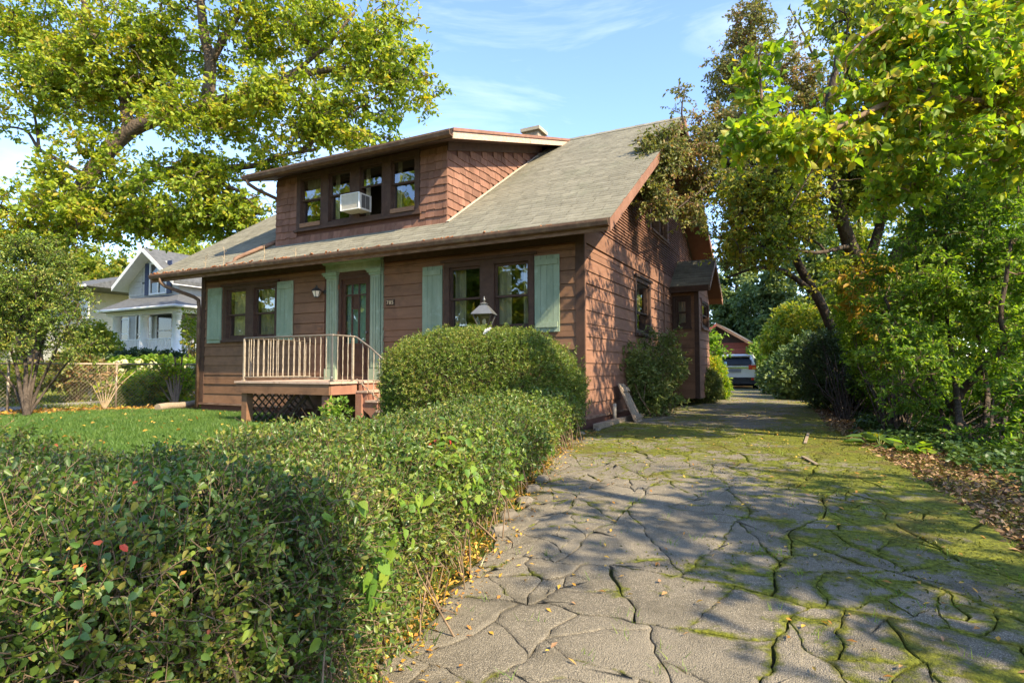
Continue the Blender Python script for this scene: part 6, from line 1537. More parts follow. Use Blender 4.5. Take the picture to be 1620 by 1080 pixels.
# yellowing shoot on the drive side of that tree
p0 = dep(1370, 430, 11.4)
bl = [cam_blob(1375, 445, 10.8, 40, 48, 0.5), cam_blob(1395, 520, 10.4, 22, 50, 0.4) + (0.4,)]
yb_ = ground(1420, 700)
ylw = leaf_mat('yellow_leaf', [(0.30, 0.24, 0.03), (0.42, 0.30, 0.035), (0.48, 0.28, 0.05), (0.25, 0.26, 0.03)], trans=0.45, clump=0.2)
tree('yellow_sapling', 'thin sapling with hanging orange yellow leaves before the dark crooked trunk', 'sapling', [([yb_] + D((1412, 600, 10.2), (1400, 500, 10.4), (1385, 430, 10.6)), 0.025, 0.008)], bl, 46, (0.12, 0.065), ylw, dark_bark_m, 122, M=4, tl=0.28, per=5, up=0.35, hang=0.6, droop=0.3, tw=0.004)
# near tree with large lime leaves reaching in from the right
nb = np.array([7.3, -0.7, 0.05])
limbs = [([nb] + [np.array([7.2, -0.75, 1.8]), np.array([6.9, -0.9, 3.4])] + D((1620, 60, 6.6), (1560, -60, 6.5)), 0.13, 0.05), ([np.array([6.95, -0.88, 3.2])] + D((1640, 170, 6.6), (1540, 160, 6.2), (1440, 150, 5.9), (1330, 200, 5.7), (1250, 240, 5.6), (1210, 190, 5.6), (1200, 90, 5.7)), 0.055, 0.010),
         (D((1600, 80, 6.5), (1500, 40, 6.2), (1400, 40, 6.0), (1340, 90, 5.9)), 0.035, 0.008), ([np.array([7.1, -0.8, 2.6])] + D((1660, 300, 6.5), (1600, 260, 6.3), (1540, 250, 6.1)), 0.03, 0.008), (D((1330, 200, 5.7), (1290, 260, 5.7), (1250, 330, 5.7)), 0.012, 0.005)]
bl = [cam_blob(1500, 110, 6.1, 110, 80, 0.7), cam_blob(1395, 160, 5.9, 85, 70, 0.5), cam_blob(1195, 110, 5.7, 34, 70, 0.25) + (0.8,), cam_blob(1215, 210, 5.6, 65, 40, 0.35), cam_blob(1580, 50, 6.3, 80, 60, 0.7), cam_blob(1310, 220, 5.7, 70, 40, 0.4), cam_blob(1590, 230, 6.2, 60, 60, 0.5), cam_blob(1400, 50, 6.0, 60, 45, 0.4) + (0.6,), cam_blob(1480, 220, 6.0, 80, 40, 0.5), cam_blob(1430, 300, 6.6, 70, 40, 0.5) + (0.6,), cam_blob(1590, 140, 6.3, 70, 60, 0.6)]
tree('lime_leaved_tree', 'near tree with large lime green leaves reaching over from the right', 'tree', limbs, bl, 330, (0.085, 0.055), lime_leaf, twig_m, 131, M=5, tl=0.32, per=7, shape='heart', up=0.45, flat=0.5, tw=0.004, gap=0.18, gscale=1.5, droop=0.25, hang=0.35, twig_r=0.003, bark_n=8)

# the left bush of many stems in front of the fence
lb = ground(42, 660)
limbs = [([lb] + D((25, 580, 13.4), (5, 500, 13.3), (10, 430, 13.3)), 0.05, 0.012), ([lb] + D((40, 580, 13.4), (32, 480, 13.4), (40, 400, 13.4)), 0.06, 0.012), ([lb] + D((55, 590, 13.5), (75, 500, 13.5), (80, 420, 13.5)), 0.05, 0.012), ([lb] + D((62, 610, 13.4), (100, 530, 13.2), (125, 480, 13.2)), 0.045, 0.012),
         ([lb] + D((70, 620, 13.3), (110, 570, 13.0), (150, 540, 12.9)), 0.035, 0.01), ([lb] + D((20, 610, 13.4), (-20, 560, 13.4), (-40, 480, 13.4)), 0.04, 0.01), ([lb] + D((48, 600, 13.2), (58, 520, 13.0), (55, 440, 13.0)), 0.035, 0.01)]
bl = [cam_blob(45, 440, 13.4, 75, 55, 0.9), cam_blob(15, 510, 13.3, 45, 60, 0.7) + (0.8,), cam_blob(92, 480, 13.2, 45, 60, 0.7), cam_blob(130, 545, 12.9, 35, 28, 0.5) + (0.7,), cam_blob(70, 540, 13.3, 60, 40, 0.7) + (0.45,), cam_blob(-40, 470, 13.4, 60, 80, 0.9), cam_blob(55, 395, 13.4, 45, 30, 0.6)]
tree('many_stemmed_yew', 'tall open bush of many bare stems at the left edge of the lawn', 'bush', limbs, bl, 540, (0.060, 0.024), yew_leaf, dark_bark_m, 141, M=8, tl=0.30, per=9, up=0.3, flat=0.9, tw=0.005, gap=0.25, gscale=1.3, twig_r=0.003)
# background wood, each crown its own tree
def back_tree(name, label, px, py_top, d, w_px, m, seed, n=260, leaf=(0.30, 0.17), conifer=False, base_py=None, group=None):
    b0 = dep(px, 588, d); b0[2] = float(gz(b0[0], b0[1])) - 0.1
    top = dep(px, py_top, d)[2]; h = top - b0[2]; w = w_px * d / FPX
    c = lambda fx, fz, rx, rz: (b0 + _RH * fx * w + np.array([0, 0, fz * h]), (rx * w, rx * w, rz * h))
    if conifer: bl = [c(0, 0.25, 0.62, 0.2), c(0.03, 0.45, 0.48, 0.2), c(-0.02, 0.65, 0.34, 0.18), c(0, 0.85, 0.18, 0.15)]
    else:
        r = np.random.RandomState(seed); bl = [c(r.uniform(-.35, .35), r.uniform(0.35, 0.78), r.uniform(0.4, 0.6), r.uniform(0.14, 0.22)) for _ in range(6)] + [c(0, 0.85, 0.35, 0.15), c(-0.4, 0.32, 0.45, 0.2), c(0.4, 0.3, 0.45, 0.2)]
    limbs = [([b0, b0 + np.array([0.1, 0, 0.3 * h]), b0 + np.array([0, 0.1, 0.6 * h]), b0 + np.array([0.1, 0, 0.9 * h])], 0.018 * h + 0.06, 0.04)]
    return tree(name, label, 'tree', limbs, bl, n, leaf, m, dark_bark_m, seed, group, M=6, tl=0.09 * w + 0.35, per=8, shape='kite', up=0.45, flat=0.6, tw=0.010, gap=0.25, gscale=0.5, shell=0.5, twig_r=0)
back_tree('broadleaf_tree', 'blue green tree rising behind the small garage', 1225, 405, 40, 85, far_leaf, 201)
back_tree('broadleaf_tree', 'pale blue green tree showing beside the back gable of the house', 1168, 325, 43, 55, far_leaf, 214, n=280, leaf=(0.26, 0.15))
back_tree('conifer', 'dark conifer directly behind the garage roof', 1150, 420, 44, 52, far_dark, 202, conifer=True)
back_tree('broadleaf_tree', 'tall tree behind the drive, right of the blue green tree', 1300, 330, 36, 90, far_leaf, 203, n=320)
back_tree('broadleaf_tree', 'dense tree far behind the dark crooked trunk', 1430, 300, 30, 110, mid_leaf, 204, n=340, leaf=(0.22, 0.12))
back_tree('broadleaf_tree', 'leafy tree closing the gap behind the crooked trunks', 1365, 235, 23, 75, mid_leaf, 215, n=320, leaf=(0.16, 0.085))
back_tree('broadleaf_tree', 'sunlit tree behind the tall many stemmed bush', 1570, 250, 22, 130, lime_leaf, 205, n=200, leaf=(0.16, 0.09))
back_tree('broadleaf_tree', 'low leafy tree filling the thicket behind the bent branch', 1590, 430, 13.5, 110, shrub_leaf, 211, n=220, leaf=(0.10, 0.055))
back_tree('broadleaf_tree', 'leafy tree closing the thicket at the right picture edge', 1700, 380, 11.5, 110, shrub_leaf, 212, n=170, leaf=(0.09, 0.05))
back_tree('broadleaf_tree', 'leafy tree in the shade between the dark trunk and the tall bush', 1480, 420, 16, 80, mid_leaf, 213, n=190, leaf=(0.11, 0.06))
back_tree('broadleaf_tree', 'bright tree at the far right behind the thicket', 1720, 300, 20, 120, lime_leaf, 206, n=130, leaf=(0.15, 0.09))
back_tree('broadleaf_tree', 'green tree behind the left side of the white neighbour house', 130, 385, 52, 90, mid_leaf, 207, n=320, leaf=(0.40, 0.22))
back_tree('broadleaf_tree', 'green tree between the two neighbour houses', 188, 405, 48, 45, mid_leaf, 208, n=240, leaf=(0.36, 0.2))
back_tree('broadleaf_tree', 'yellow green tree behind the white house roof', 300, 330, 60, 110, oak_leaf, 209, n=340, leaf=(0.42, 0.24))
back_tree('broadleaf_tree', 'leafy tree at the far left edge beyond the fence', 20, 420, 46, 80, mid_leaf, 210, n=260, leaf=(0.36, 0.2))
# mounds of creeper and shrubs at the end of the drive
for i, (px_, py_, d_, rx, ry, n_, m_, lab) in enumerate(((1208, 572, 30.5, 17, 26, 600, vine_leaf, 'pale green shrub leaning on the right corner of the garage'), (1226, 604, 27.0, 12, 16, 450, mid_leaf, 'low green shrub just right of the parked car'),
        (1262, 590, 22.0, 32, 34, 1300, far_leaf, 'round mound of creeper right of the parked car'), (1290, 585, 19.0, 42, 50, 1500, far_leaf, 'taller tangle of creeper before the wood'), (1265, 530, 26.0, 45, 40, 1200, mid_leaf, 'young leafy tree rising behind the creeper mounds'), (1113, 575, 22.5, 7, 26, 350, shrub_leaf, 'upright evergreen by the back corner of the house'))):
    b_ = [cam_blob(px_, py_, d_, rx, ry, 1.0), cam_blob(px_ - rx * 0.4, py_ + ry * 0.4, d_ - 0.3, rx * 0.8, ry * 0.7, 0.9)]
    g_ = dep(px_, 600, d_); bush('garden_shrub', lab, 'shrub', b_, n_, (0.16, 0.08), m_, 300 + i, tl=0.34, per=6, shape='kite', depth=0.3, amp=0.25, s=1.0, up=0.45, twigs=False, stems=4, stem_r=0.02, base=(g_[0], g_[1], 0.08))
def reg_verge(r, n):
    y = r.uniform(9, 22, n); x = DRv(y) + 0.1 + np.abs(r.normal(size=n)) * 1.2; return np.stack([x, y], 1)
scatter('verge_plants', 5000, reg_verge, 0.13, 0.06, shrub_leaf, 311, (0.02, 0.25), 0.7, 'kite')
# trees off the right of the picture and across the street: they shade the drive and stand in the window reflections
def plain_tree(name, label, x, y, h, w, m, seed, n, leaf, group=None, lowf=0.35):
    b0 = np.array([x, y, float(gz(x, y)) - 0.1]); r = np.random.RandomState(seed)
    bl = [(b0 + np.array([r.uniform(-.5, .5) * w, r.uniform(-.5, .5) * w, r.uniform(lowf, 0.85) * h]), (r.uniform(.35, .6) * w, r.uniform(.35, .6) * w, r.uniform(.12, .2) * h)) for _ in range(8)]
    limbs = [([b0, b0 + np.array([0.1, 0, 0.3 * h]), b0 + np.array([-0.1, 0.1, 0.6 * h]), b0 + np.array([0, 0, 0.9 * h])], 0.02 * h + 0.05, 0.04)]
    return tree(name, label, 'tree', limbs, bl, n, leaf, m, dark_bark_m, seed, group, M=6, tl=0.12 * w + 0.2, per=7, shape='kite', up=0.45, flat=0.6, tw=0.008, gap=0.35, gscale=0.8, shell=0.6, twig_r=0)
plain_tree('roadside_tree', 'tree beside the near right of the drive', 8.6, -6.2, 8.5, 2.6, mid_leaf, 401, 190, (0.13, 0.07))
plain_tree('roadside_tree', 'unseen tall tree added behind the camera to shade the hedge', 8.3, -9.6, 11.0, 3.2, mid_leaf, 404, 42, (0.13, 0.07), lowf=0.5)  # out of view, added to throw patchy shade on the hedge
plain_tree('roadside_tree', 'tall tree among the thicket right of the drive', 6.0, 0.0, 8.6, 2.6, mid_leaf, 402, 230, (0.13, 0.07), lowf=0.62)
plain_tree('roadside_tree', 'tree in the thicket right of the house', 7.4, 5.2, 6.8, 2.0, mid_leaf, 403, 160, (0.14, 0.075))
for i, (x, y, h, w) in enumerate(((-9, -25, 20, 6), (-18, -26, 22, 6.5), (-28, -24, 19, 6), (-40, -22, 20, 7), (-24, -36, 26, 7), (-3, -34, 20, 6), (-50, -12, 16, 6), (-60, -24, 18, 8), (-34, -30, 18, 7), (-46, -34, 20, 8), (-14, -34, 17, 7))):
    plain_tree('street_tree', ['tall street tree straight across the road', 'second street tree across the road', 'third street tree across the road', 'broad street tree further along the road', 'tallest tree behind the street trees', 'street tree across from the driveway', 'tree at the far bend of the road', 'outermost tree along the road', 'rounded tree behind the road row', 'tree between the outer street trees', 'low tree behind the first street tree'][i], x, y, h, w, mid_leaf if i % 2 else oak_leaf, 420 + i, 200, (0.55, 0.32), 'trees across the road', 0.12)
# ------------------------------------------------------------------ fence, neighbours, garage, car
chain_m = mat('galvanised_wire', (0.26, 0.21, 0.155), (0.34, 0.28, 0.21), rough=0.5, metal=0.4, rand=0)
FX = -13.35
fence = thing('chain_link_fence', 'rusty chain link fence along the far side of the lawn', 'fence', (FX, 1.5, 0.1))
fy0, fy1, fz0, fz1 = -4.8, 9.5, 0.08, 1.24
q = MB(); q.tube([(FX, fy0, fz1), (FX, fy1, fz1)], 0.024, 8); q.build('top_rail', chain_m, fence)
for k in range(7):
    y = fy0 + k * 2.38; q = MB(); q.tube([(FX, y, -0.1), (FX, y, fz1 + 0.05)], 0.03, 8); q.lathe((FX, y, fz1 + 0.05), [(0.033, 0), (0.02, 0.03), (0.004, 0.045)], 8); q.build('post', chain_m, fence)
st_ = 0.095; H = fz1 - fz0; segs = []
nn = int((fy1 - fy0 + H) / st_)
for k in range(-int(H / st_), int((fy1 - fy0) / st_)):
    a = fy0 + k * st_
    for sgn in (1, -1):
        y0, y1 = (a, a + H); z0, z1 = (fz0, fz1) if sgn > 0 else (fz1, fz0)
        t0 = max(0, (fy0 - y0) / H); t1 = min(1, (fy1 - y0) / H)
        if t1 - t0 > 0.02: segs.append([(FX + 0.004 * sgn, y0 + H * t0, z0 + (z1 - z0) * t0), (FX + 0.004 * sgn, y0 + H * t1, z0 + (z1 - z0) * t1)])
V, F = tubes_geo(np.array(segs), np.full(len(segs), 0.0038), np.full(len(segs), 0.0038), 3); link('wire_mesh', np_mesh('wire_mesh', V, F), chain_m, fence, 'stuff')

# white neighbour house
nh = thing('white_house', 'white gabled neighbour house with a columned porch', 'house', (-28, 12, 1.2))
slate_m = mat('grey_roofing', (0.065, 0.068, 0.07), (0.12, 0.123, 0.127), rough=0.9, scale=5, rand=0, island=0.12, bump=0.4, bscale=80)
navy_m = mat('navy_shutter', (0.035, 0.05, 0.11), (0.05, 0.07, 0.14), rough=0.6, rand=0.05)
NY = 9.0; cxr = on(280, 520, 1, NY)[0]; cxm = on(228.5, 520, 1, NY)[0]; cxl = on(184.8, 520, 1, NY)[0]; dk_z = 1.83; ev_z = 4.22
WY = NY + 2.2; wxl = on(205, 440, 1, WY)[0]; wxr = on(284, 440, 1, WY)[0]; apx = on(241, 388, 1, WY); mid_x = (wxl + wxr) / 2
nG = 0.9
q = MB(); q.box(wxl, wxr, WY, WY + 9, nG, 6.2)
zt_ = on(241, 402, 1, WY)[2]; ez = on(203, 452, 1, WY)[2]
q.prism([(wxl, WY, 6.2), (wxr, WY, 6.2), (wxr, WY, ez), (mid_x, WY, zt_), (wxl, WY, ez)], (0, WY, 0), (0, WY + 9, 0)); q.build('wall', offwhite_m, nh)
q = MB()
z = nG + 0.1
while z < zt_ - 0.2:
    hw = (wxr - wxl) / 2 if z < ez else (wxr - wxl) / 2 * (zt_ - z) / (zt_ - ez)
    for za, zb, ua, ub in free_spans(mid_x - hw, mid_x + hw, z, z + 0.17, [(on(226, 430, 1, WY)[0], on(276, 430, 1, WY)[0], on(250, 466, 1, WY)[2], on(250, 415, 1, WY)[2]), (on(216, 520, 1, WY)[0], on(242, 520, 1, WY)[0], 1.5, on(229, 496, 1, WY)[2]), (on(248, 520, 1, WY)[0], on(275, 520, 1, WY)[0], 2.2, on(261, 496, 1, WY)[2])]): q.prism([(ua, WY - 0.001, za), (ua, WY - 0.03, za), (ua, WY - 0.008, zb - 0.005), (ua, WY - 0.001, zb - 0.005)], (ua, 0, 0), (ub, 0, 0))
    for za, zb, ua, ub in [(z, z + 0.17, WY, WY + 9)]:
        if z < 6.0: q.prism([(wxr + 0.001, ua, za), (wxr + 0.03, ua, za), (wxr + 0.008, ua, zb - 0.005), (wxr + 0.001, ua, zb - 0.005)], (0, ua, 0), (0, ub, 0))
    z += 0.17
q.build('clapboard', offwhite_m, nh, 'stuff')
sl = (zt_ - ez) / ((wxr - wxl) / 2)
for sgn in (-1, 1):
    o = 0.55; x1 = mid_x + sgn * ((wxr - wxl) / 2 + o); z1 = ez - sl * o
    q = MB(); q.prism([(mid_x, WY - 0.7, zt_ + 0.06), (x1, WY - 0.7, z1 + 0.06), (x1, WY - 0.7, z1 + 0.28), (mid_x, WY - 0.7, zt_ + 0.28)], (0, WY - 0.7, 0), (0, WY + 9.3, 0)); q.build('roof', slate_m, nh)
    q = MB(); q.prism([(mid_x, WY - 0.72, zt_ + 0.0), (x1, WY - 0.72, z1 - 0.0), (x1, WY - 0.72, z1 + 0.26), (mid_x, WY - 0.72, zt_ + 0.26)], (0, WY - 0.78, 0), (0, WY - 0.725, 0)); q.build('barge_board', white_m, nh)
    q = MB(); q.prism([(mid_x, WY - 0.7, zt_ + 0.02), (x1, WY - 0.7, z1 + 0.02), (x1, WY - 0.7, z1 + 0.055), (mid_x, WY - 0.7, zt_ + 0.055)], (0, WY - 0.7, 0), (0, WY + 9.2, 0)); q.build('soffit', white_m, nh)
wz0, wz1 = on(250, 466, 1, WY)[2], on(250, 415, 1, WY)[2]; a0, a1 = on(238, 440, 1, WY)[0], on(265.5, 440, 1, WY)[0]
mN = lambda u, n, z: (u, WY - n, z)
def nwin(u0, u1, z0, z1, m=mN, cols=1, mul=False):
    q = MB(); frame_ring(q, m, u0, u1, z0, z1, 0.10, 0.0, 0.08); w = q.build('window', white_m, nh)
    q = MB(); q.lbox(m, u0 + 0.1, u1 - 0.1, 0.0, 0.035, (z0 + z1) / 2 - 0.04, (z0 + z1) / 2 + 0.04)
    for k in range(1, cols): q.lbox(m, u0 + (u1 - u0) * k / cols - 0.05, u0 + (u1 - u0) * k / cols + 0.05, 0.036, 0.07, z0 + 0.1, z1 - 0.1)
    q.build('sash', white_m, w)
    q = MB(); q.lbox(m, u0 + 0.1, u1 - 0.1, -0.02, 0.018, z0 + 0.1, z1 - 0.1); q.build('pane', mat('dark_pane', (0.035, 0.038, 0.035), (0.08, 0.085, 0.08), rough=0.08, spec=0.8, rand=0.2, scale=1.5) if 'dark_pane' not in MATS else MATS['dark_pane'], w)
nwin(a0, a1, wz0, wz1, cols=2)
for u0, u1 in ((on(231, 440, 1, WY)[0], a0 - 0.02), (a1 + 0.02, on(273, 440, 1, WY)[0])):
    q = MB(); q.lbox(mN, u0, u1, 0.032, 0.075, wz0, wz1)
    for k in range(9): q.lbox(mN, u0 + 0.06, u1 - 0.06, 0.076, 0.09, wz0 + 0.1 + k * (wz1 - wz0 - 0.2) / 9, wz0 + 0.1 + (k + 0.7) * (wz1 - wz0 - 0.2) / 9)
    q.build('shutter', navy_m, nh)
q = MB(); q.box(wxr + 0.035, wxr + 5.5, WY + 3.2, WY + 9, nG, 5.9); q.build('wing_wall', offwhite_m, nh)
q = MB(); q.prism([(wxr - 0.6, WY + 2.7, 5.75), (wxr - 0.6, WY + 6.1, zt_ - 0.5), (wxr - 0.6, WY + 9.5, 5.75)], (wxr - 0.6, 0, 0), (wxr + 6, 0, 0)); q.build('wing_roof', slate_m, nh)
q = MB(); q.box(wxr + 0.5, wxr + 6.02, WY + 2.58, WY + 2.69, 5.66, 5.80); q.build('wing_gutter', white_m, nh)
# porch: floor, columns, beam, hipped roof, rails
pxl = on(157, 489, 1, NY - 0.4)[0]; pxr = cxr + 0.45
q = MB(); q.box(pxl + 0.6, pxr - 0.15, NY - 0.25, WY - 0.01, dk_z - 0.2, dk_z); q.box(pxr - 3.0, pxr - 0.15, WY + 0.0, WY + 7, dk_z - 0.2, dk_z) if False else None; q.build('porch_floor', white_m, nh)
q = MB(); q.box(pxl + 0.7, pxr - 0.25, NY - 0.15, WY - 0.02, nG - 0.4, dk_z - 0.21); q.build('porch_skirt', white_m, nh)
q = MB(); q.box(pxl + 0.3, pxr - 0.1, NY - 0.18, NY + 0.18, ev_z - 0.28, ev_z - 0.02); q.box(pxr - 0.42, pxr - 0.1, NY + 0.19, WY + 6, ev_z - 0.28, ev_z - 0.02); q.build('porch_beam', white_m, nh)
pr_z = on(250, 468, 1, WY)[2]
q = MB(); e0, e1 = pxl, pxr + 0.3
q.add([(e0, NY - 0.6, ev_z), (e1, NY - 0.6, ev_z), (e1, WY + 6, ev_z), (wxr + 0.02, WY + 6, pr_z), (wxr + 0.02, WY - 0.01, pr_z), (wxl, WY - 0.01, pr_z), (e0, WY - 0.01, ev_z),
       (e0, NY - 0.6, ev_z - 0.06), (e1, NY - 0.6, ev_z - 0.06), (e1, WY + 6, ev_z - 0.06), (e0, WY - 0.01, ev_z - 0.06), (wxr + 0.02, WY + 6, ev_z - 0.06), (wxr + 0.02, WY - 0.01, ev_z - 0.06)],
      [(0, 1, 4, 5), (1, 2, 3, 4), (0, 5, 6), (7, 8, 1, 0), (8, 9, 2, 1), (7, 10, 12, 8), (8, 12, 11, 9), (0, 6, 10, 7)]); q.build('porch_roof', slate_m, nh)
q = MB(); q.tube([(e0, NY - 0.66, ev_z - 0.03), (e1 + 0.06, NY - 0.66, ev_z - 0.03), (e1 + 0.06, WY + 6, ev_z - 0.03)], 0.07, 8); q.build('porch_gutter', white_m, nh)
for x in (cxr, cxm, cxl):
    q = MB(); q.lathe((x, NY, dk_z), [(0.27, 0), (0.27, 0.10), (0.22, 0.12), (0.225, 0.9), (0.185, ev_z - dk_z - 0.42), (0.24, ev_z - dk_z - 0.40), (0.24, ev_z - dk_z - 0.29)], 14); q.build('column', white_m, nh)
q = MB(); q.lathe((cxr + 0.05, NY + 4.5, dk_z), [(0.2, 0), (0.18, ev_z - dk_z - 0.3)], 12); q.build('column', white_m, nh)
for (xa, ya, xb, yb) in ((cxm + 0.25, NY, cxr - 0.25, NY), (cxl + 0.25, NY, cxm - 0.25, NY), (cxr + 0.05, NY + 0.25, cxr + 0.05, NY + 4.3)):
    q = MB(); q.beam((xa, ya, dk_z + 0.82), (xb, yb, dk_z + 0.82), 0.09, 0.06); q.beam((xa, ya, dk_z + 0.12), (xb, yb, dk_z + 0.12), 0.06, 0.06); q.build('porch_rail', white_m, nh)
    L_ = math.hypot(xb - xa, yb - ya); n = int(L_ / 0.14)
    for k in range(1, n):
        q = MB(); t = k / n; x, y = xa + (xb - xa) * t, ya + (yb - ya) * t; q.box(x - 0.025, x + 0.025, y - 0.025, y + 0.025, dk_z + 0.151, dk_z + 0.789); q.build('baluster', white_m, nh)
for px0, px1, py0, py1 in ((216, 242, 496, 536), (248, 275, 496, 537), (190, 206, 504, 520)):
    u0, u1 = on(px0, 520, 1, WY)[0], on(px1, 520, 1, WY)[0]; z1 = on(px0, py0, 1, WY)[2]; nwin(u0, u1, dk_z + (0.05 if px0 == 216 else 0.45), z1, cols=1)
# second house, further left, half hidden
n2 = thing('pale_house', 'pale house with a low grey roof half hidden behind the left bushes', 'house', dep(80, 590, 40))
c = dep(163, 450, 40); c2 = dep(20, 450, 42); zt2 = dep(150, 452, 40)[2]; zr2 = dep(100, 425, 42)[2]
q = MB(); q.box(c2[0] - 6, c[0] - 3.4, c[1] - 0.3, c[1] + 7, 0.8, zt2); q.build('wall', mat('cream_wall', (0.62, 0.56, 0.44), (0.70, 0.64, 0.52), rough=0.8, rand=0), n2)
q = MB(); q.prism([(c2[0] - 7, c[1] - 1.0, zt2 - 0.1), (c2[0] - 7, c[1] + 3.4, zr2 - 0.1), (c2[0] - 7, c[1] + 7.8, zt2 - 0.1)], (c2[0] - 7, 0, 0), (c[0] - 0.1, 0, 0)); q.build('roof', slate_m, n2)
q = MB(); q.box(c2[0] - 7, c[0] - 0.08, c[1] - 1.12, c[1] - 1.01, zt2 - 0.16, zt2 - 0.02); q.build('gutter', white_m, n2)
for px_ in (30, 75, 120):
    p = dep(px_, 520, 40); q = MB(); q.box(p[0] - 0.6, p[0] + 0.6, c[1] - 0.36, c[1] - 0.31, zt2 - 2.2, zt2 - 0.7); w = q.build('window', white_m, n2); q = MB(); q.box(p[0] - 0.5, p[0] + 0.5, c[1] - 0.38, c[1] - 0.365, zt2 - 2.1, zt2 - 0.8); q.build('pane', MATS['dark_pane'], w)

# shrubs beyond the fence
hyd_m = leaf_mat('hydrangea_flower', [(0.62, 0.66, 0.34), (0.74, 0.76, 0.46), (0.82, 0.80, 0.55), (0.76, 0.68, 0.40)], trans=0.3, clump=0.2)
for i, (px_, py_, d_, lab, nf) in enumerate(((182, 592, 20.5, 'hydrangea with cream heads left of the fence shrub', 9), (215, 590, 20.8, 'hydrangea with cream heads below the second porch column', 11), (248, 588, 21.0, 'hydrangea with cream heads below the right porch column', 11), (292, 590, 20.0, 'hydrangea by the left corner of the brown house', 6))):
    b_ = [cam_blob(px_, py_, d_, 24, 17, 0.7)]; g_ = dep(px_, 600, d_); gz0 = float(gz(g_[0], g_[1]))
    rt = bush('hydrangea', lab, 'shrub', b_, 420, (0.15, 0.10), vine_leaf, 500 + i, tl=0.2, per=5, amp=0.12, s=2, up=0.6, twigs=False, stems=4, base=(g_[0], g_[1], gz0))
    r = np.random.RandomState(600 + i); hp = []
    for k in range(nf):
        a = r.uniform(-1, 1); e = r.uniform(0.1, 1); c = b_[0][0] + _RH * a * b_[0][1][0] * 0.95 - _FH * r.uniform(0.5, 1.1) * b_[0][1][1] + np.array([0, 0, (1 - a * a * 0.5) * e * b_[0][1][2] * 1.05])
        d = unit(r.normal(size=(70, 3))); hp.append(leaf_geo(c + d * 0.12 * np.array([1, 1, 0.8]), d, unit(r.normal(size=(70, 3))), 0.075, 0.07, 'oval', 0.1, 0.1))
    V, F = join_geo(hp); link('flower_heads', np_mesh('flower_heads', V, F), hyd_m, rt, 'stuff')
for i, (px_, py_, d_, rx, ry, n_, m_, lab) in enumerate(((172, 566, 24.0, 18, 14, 500, shrub_leaf, 'dark green bush in front of the left porch columns'), (150, 545, 23.0, 22, 26, 500, mid_leaf, 'green bush between the left bush and the white porch'), (318, 532, 22.0, 5, 16, 140, mid_leaf, 'leafy bush against the right side of the white porch'), (120, 590, 18.0, 36, 20, 700, dark_leaf, 'dark low shrub behind the fence at left'), (228, 616, 17.5, 34, 14, 900, lime_leaf, 'golden ground cover mound beside the grey lane'), (250, 570, 22.5, 60, 8, 800, far_dark, 'low clipped dark hedge at the foot of the white porch'), (30, 600, 17, 40, 16, 500, mid_leaf, 'low shrub at the far left behind the fence'))):
    b_ = [cam_blob(px_, py_, d_, rx, ry, 0.9)]; g_ = dep(px_, 600, d_); gz0 = float(gz(g_[0], g_[1]))
    bush('garden_shrub', lab, 'shrub', b_, n_, (0.13, 0.07), m_, 520 + i, tl=0.26, per=6, shape='kite', depth=0.22, amp=0.16, s=1.6, up=0.45, twigs=False, stems=4, base=(g_[0], g_[1], gz0))
# fan of brown stems at the fence
sb = ground(277, 644)
limbs = [([sb] + D((262, 600, 17.0), (240, 570, 16.9)), 0.045, 0.02), ([sb] + D((268, 600, 17.0), (258, 568, 17)), 0.045, 0.02), ([sb] + D((279, 600, 17.0), (276, 565, 17)), 0.045, 0.02), ([sb] + D((284, 600, 17.0), (288, 565, 17)), 0.045, 0.02), ([sb] + D((288, 605, 17.0), (297, 575, 17)), 0.04, 0.018), ([sb] + D((258, 618, 16.9), (243, 598, 16.8)), 0.025, 0.008), ([sb] + D((272, 590, 17.1), (250, 580, 17.1)), 0.02, 0.006)]
tree('stemmy_shrub', 'stemmy shrub with a fan of brown canes against the fence near the house', 'shrub', limbs, [cam_blob(262, 585, 17, 32, 22, 0.5), cam_blob(265, 630, 16.9, 22, 14, 0.3), cam_blob(295, 590, 17, 14, 24, 0.4)], 60, (0.09, 0.05), lime_leaf, twig_m, 541, M=3, tl=0.2, per=4, tw=0.005, twig_r=0.003)
for i, (px_, lab) in enumerate(((165, 'bundle of dry pale stalks against the fence'),)):
    s0 = ground(px_, 650); limbs = [([s0] + [s0 + np.array([0.05, 0.1 * (k - 3), 0.6]), s0 + np.array([0.08, 0.22 * (k - 3), 1.1 - 0.05 * abs(k - 3)])], 0.014, 0.005) for k in range(7)]
    tree('dry_stalks', lab, 'plant', limbs, [(s0 + np.array([0.05, 0, 0.8]), (0.3, 0.25, 0.35))], 26, (0.07, 0.03), brown_leaf, stalk_m, 551 + i, M=2, tl=0.2, per=2, tw=0.003, twig_r=0.003, bark_n=5)
# fallen log by the house corner
l0, l1 = ground(249, 651), ground(314, 645)
q = MB(); a_, b_ = Vector(l0), Vector(l1); q.tube([a_ + Vector((0, 0, .10)), a_ * .75 + b_ * .25 + Vector((0, 0, .11)), (a_ + b_) / 2 + Vector((0, .03, .10)), a_ * .2 + b_ * .8 + Vector((0, 0, .12)), b_ + Vector((0, .06, .17))], [0.085, 0.09, 0.085, 0.075, 0.06], 10)
tag(q.build('log', wood_m), 'bare weathered log lying by the left corner of the house', 'log')
c = dep(143, 618, 18.5); q = MB(); q.box(c[0] - 0.10, c[0] + 0.10, c[1] - 0.01, c[1] + 0.01, c[2] - 0.16, c[2] + 0.17); q.box(c[0] - 0.01, c[0] + 0.01, c[1] + 0.011, c[1] + 0.03, c[2] - 0.6, c[2] + 0.1); tag(q.build('yard_sign', white_m), 'small white yard marker seen through the fence', 'sign')
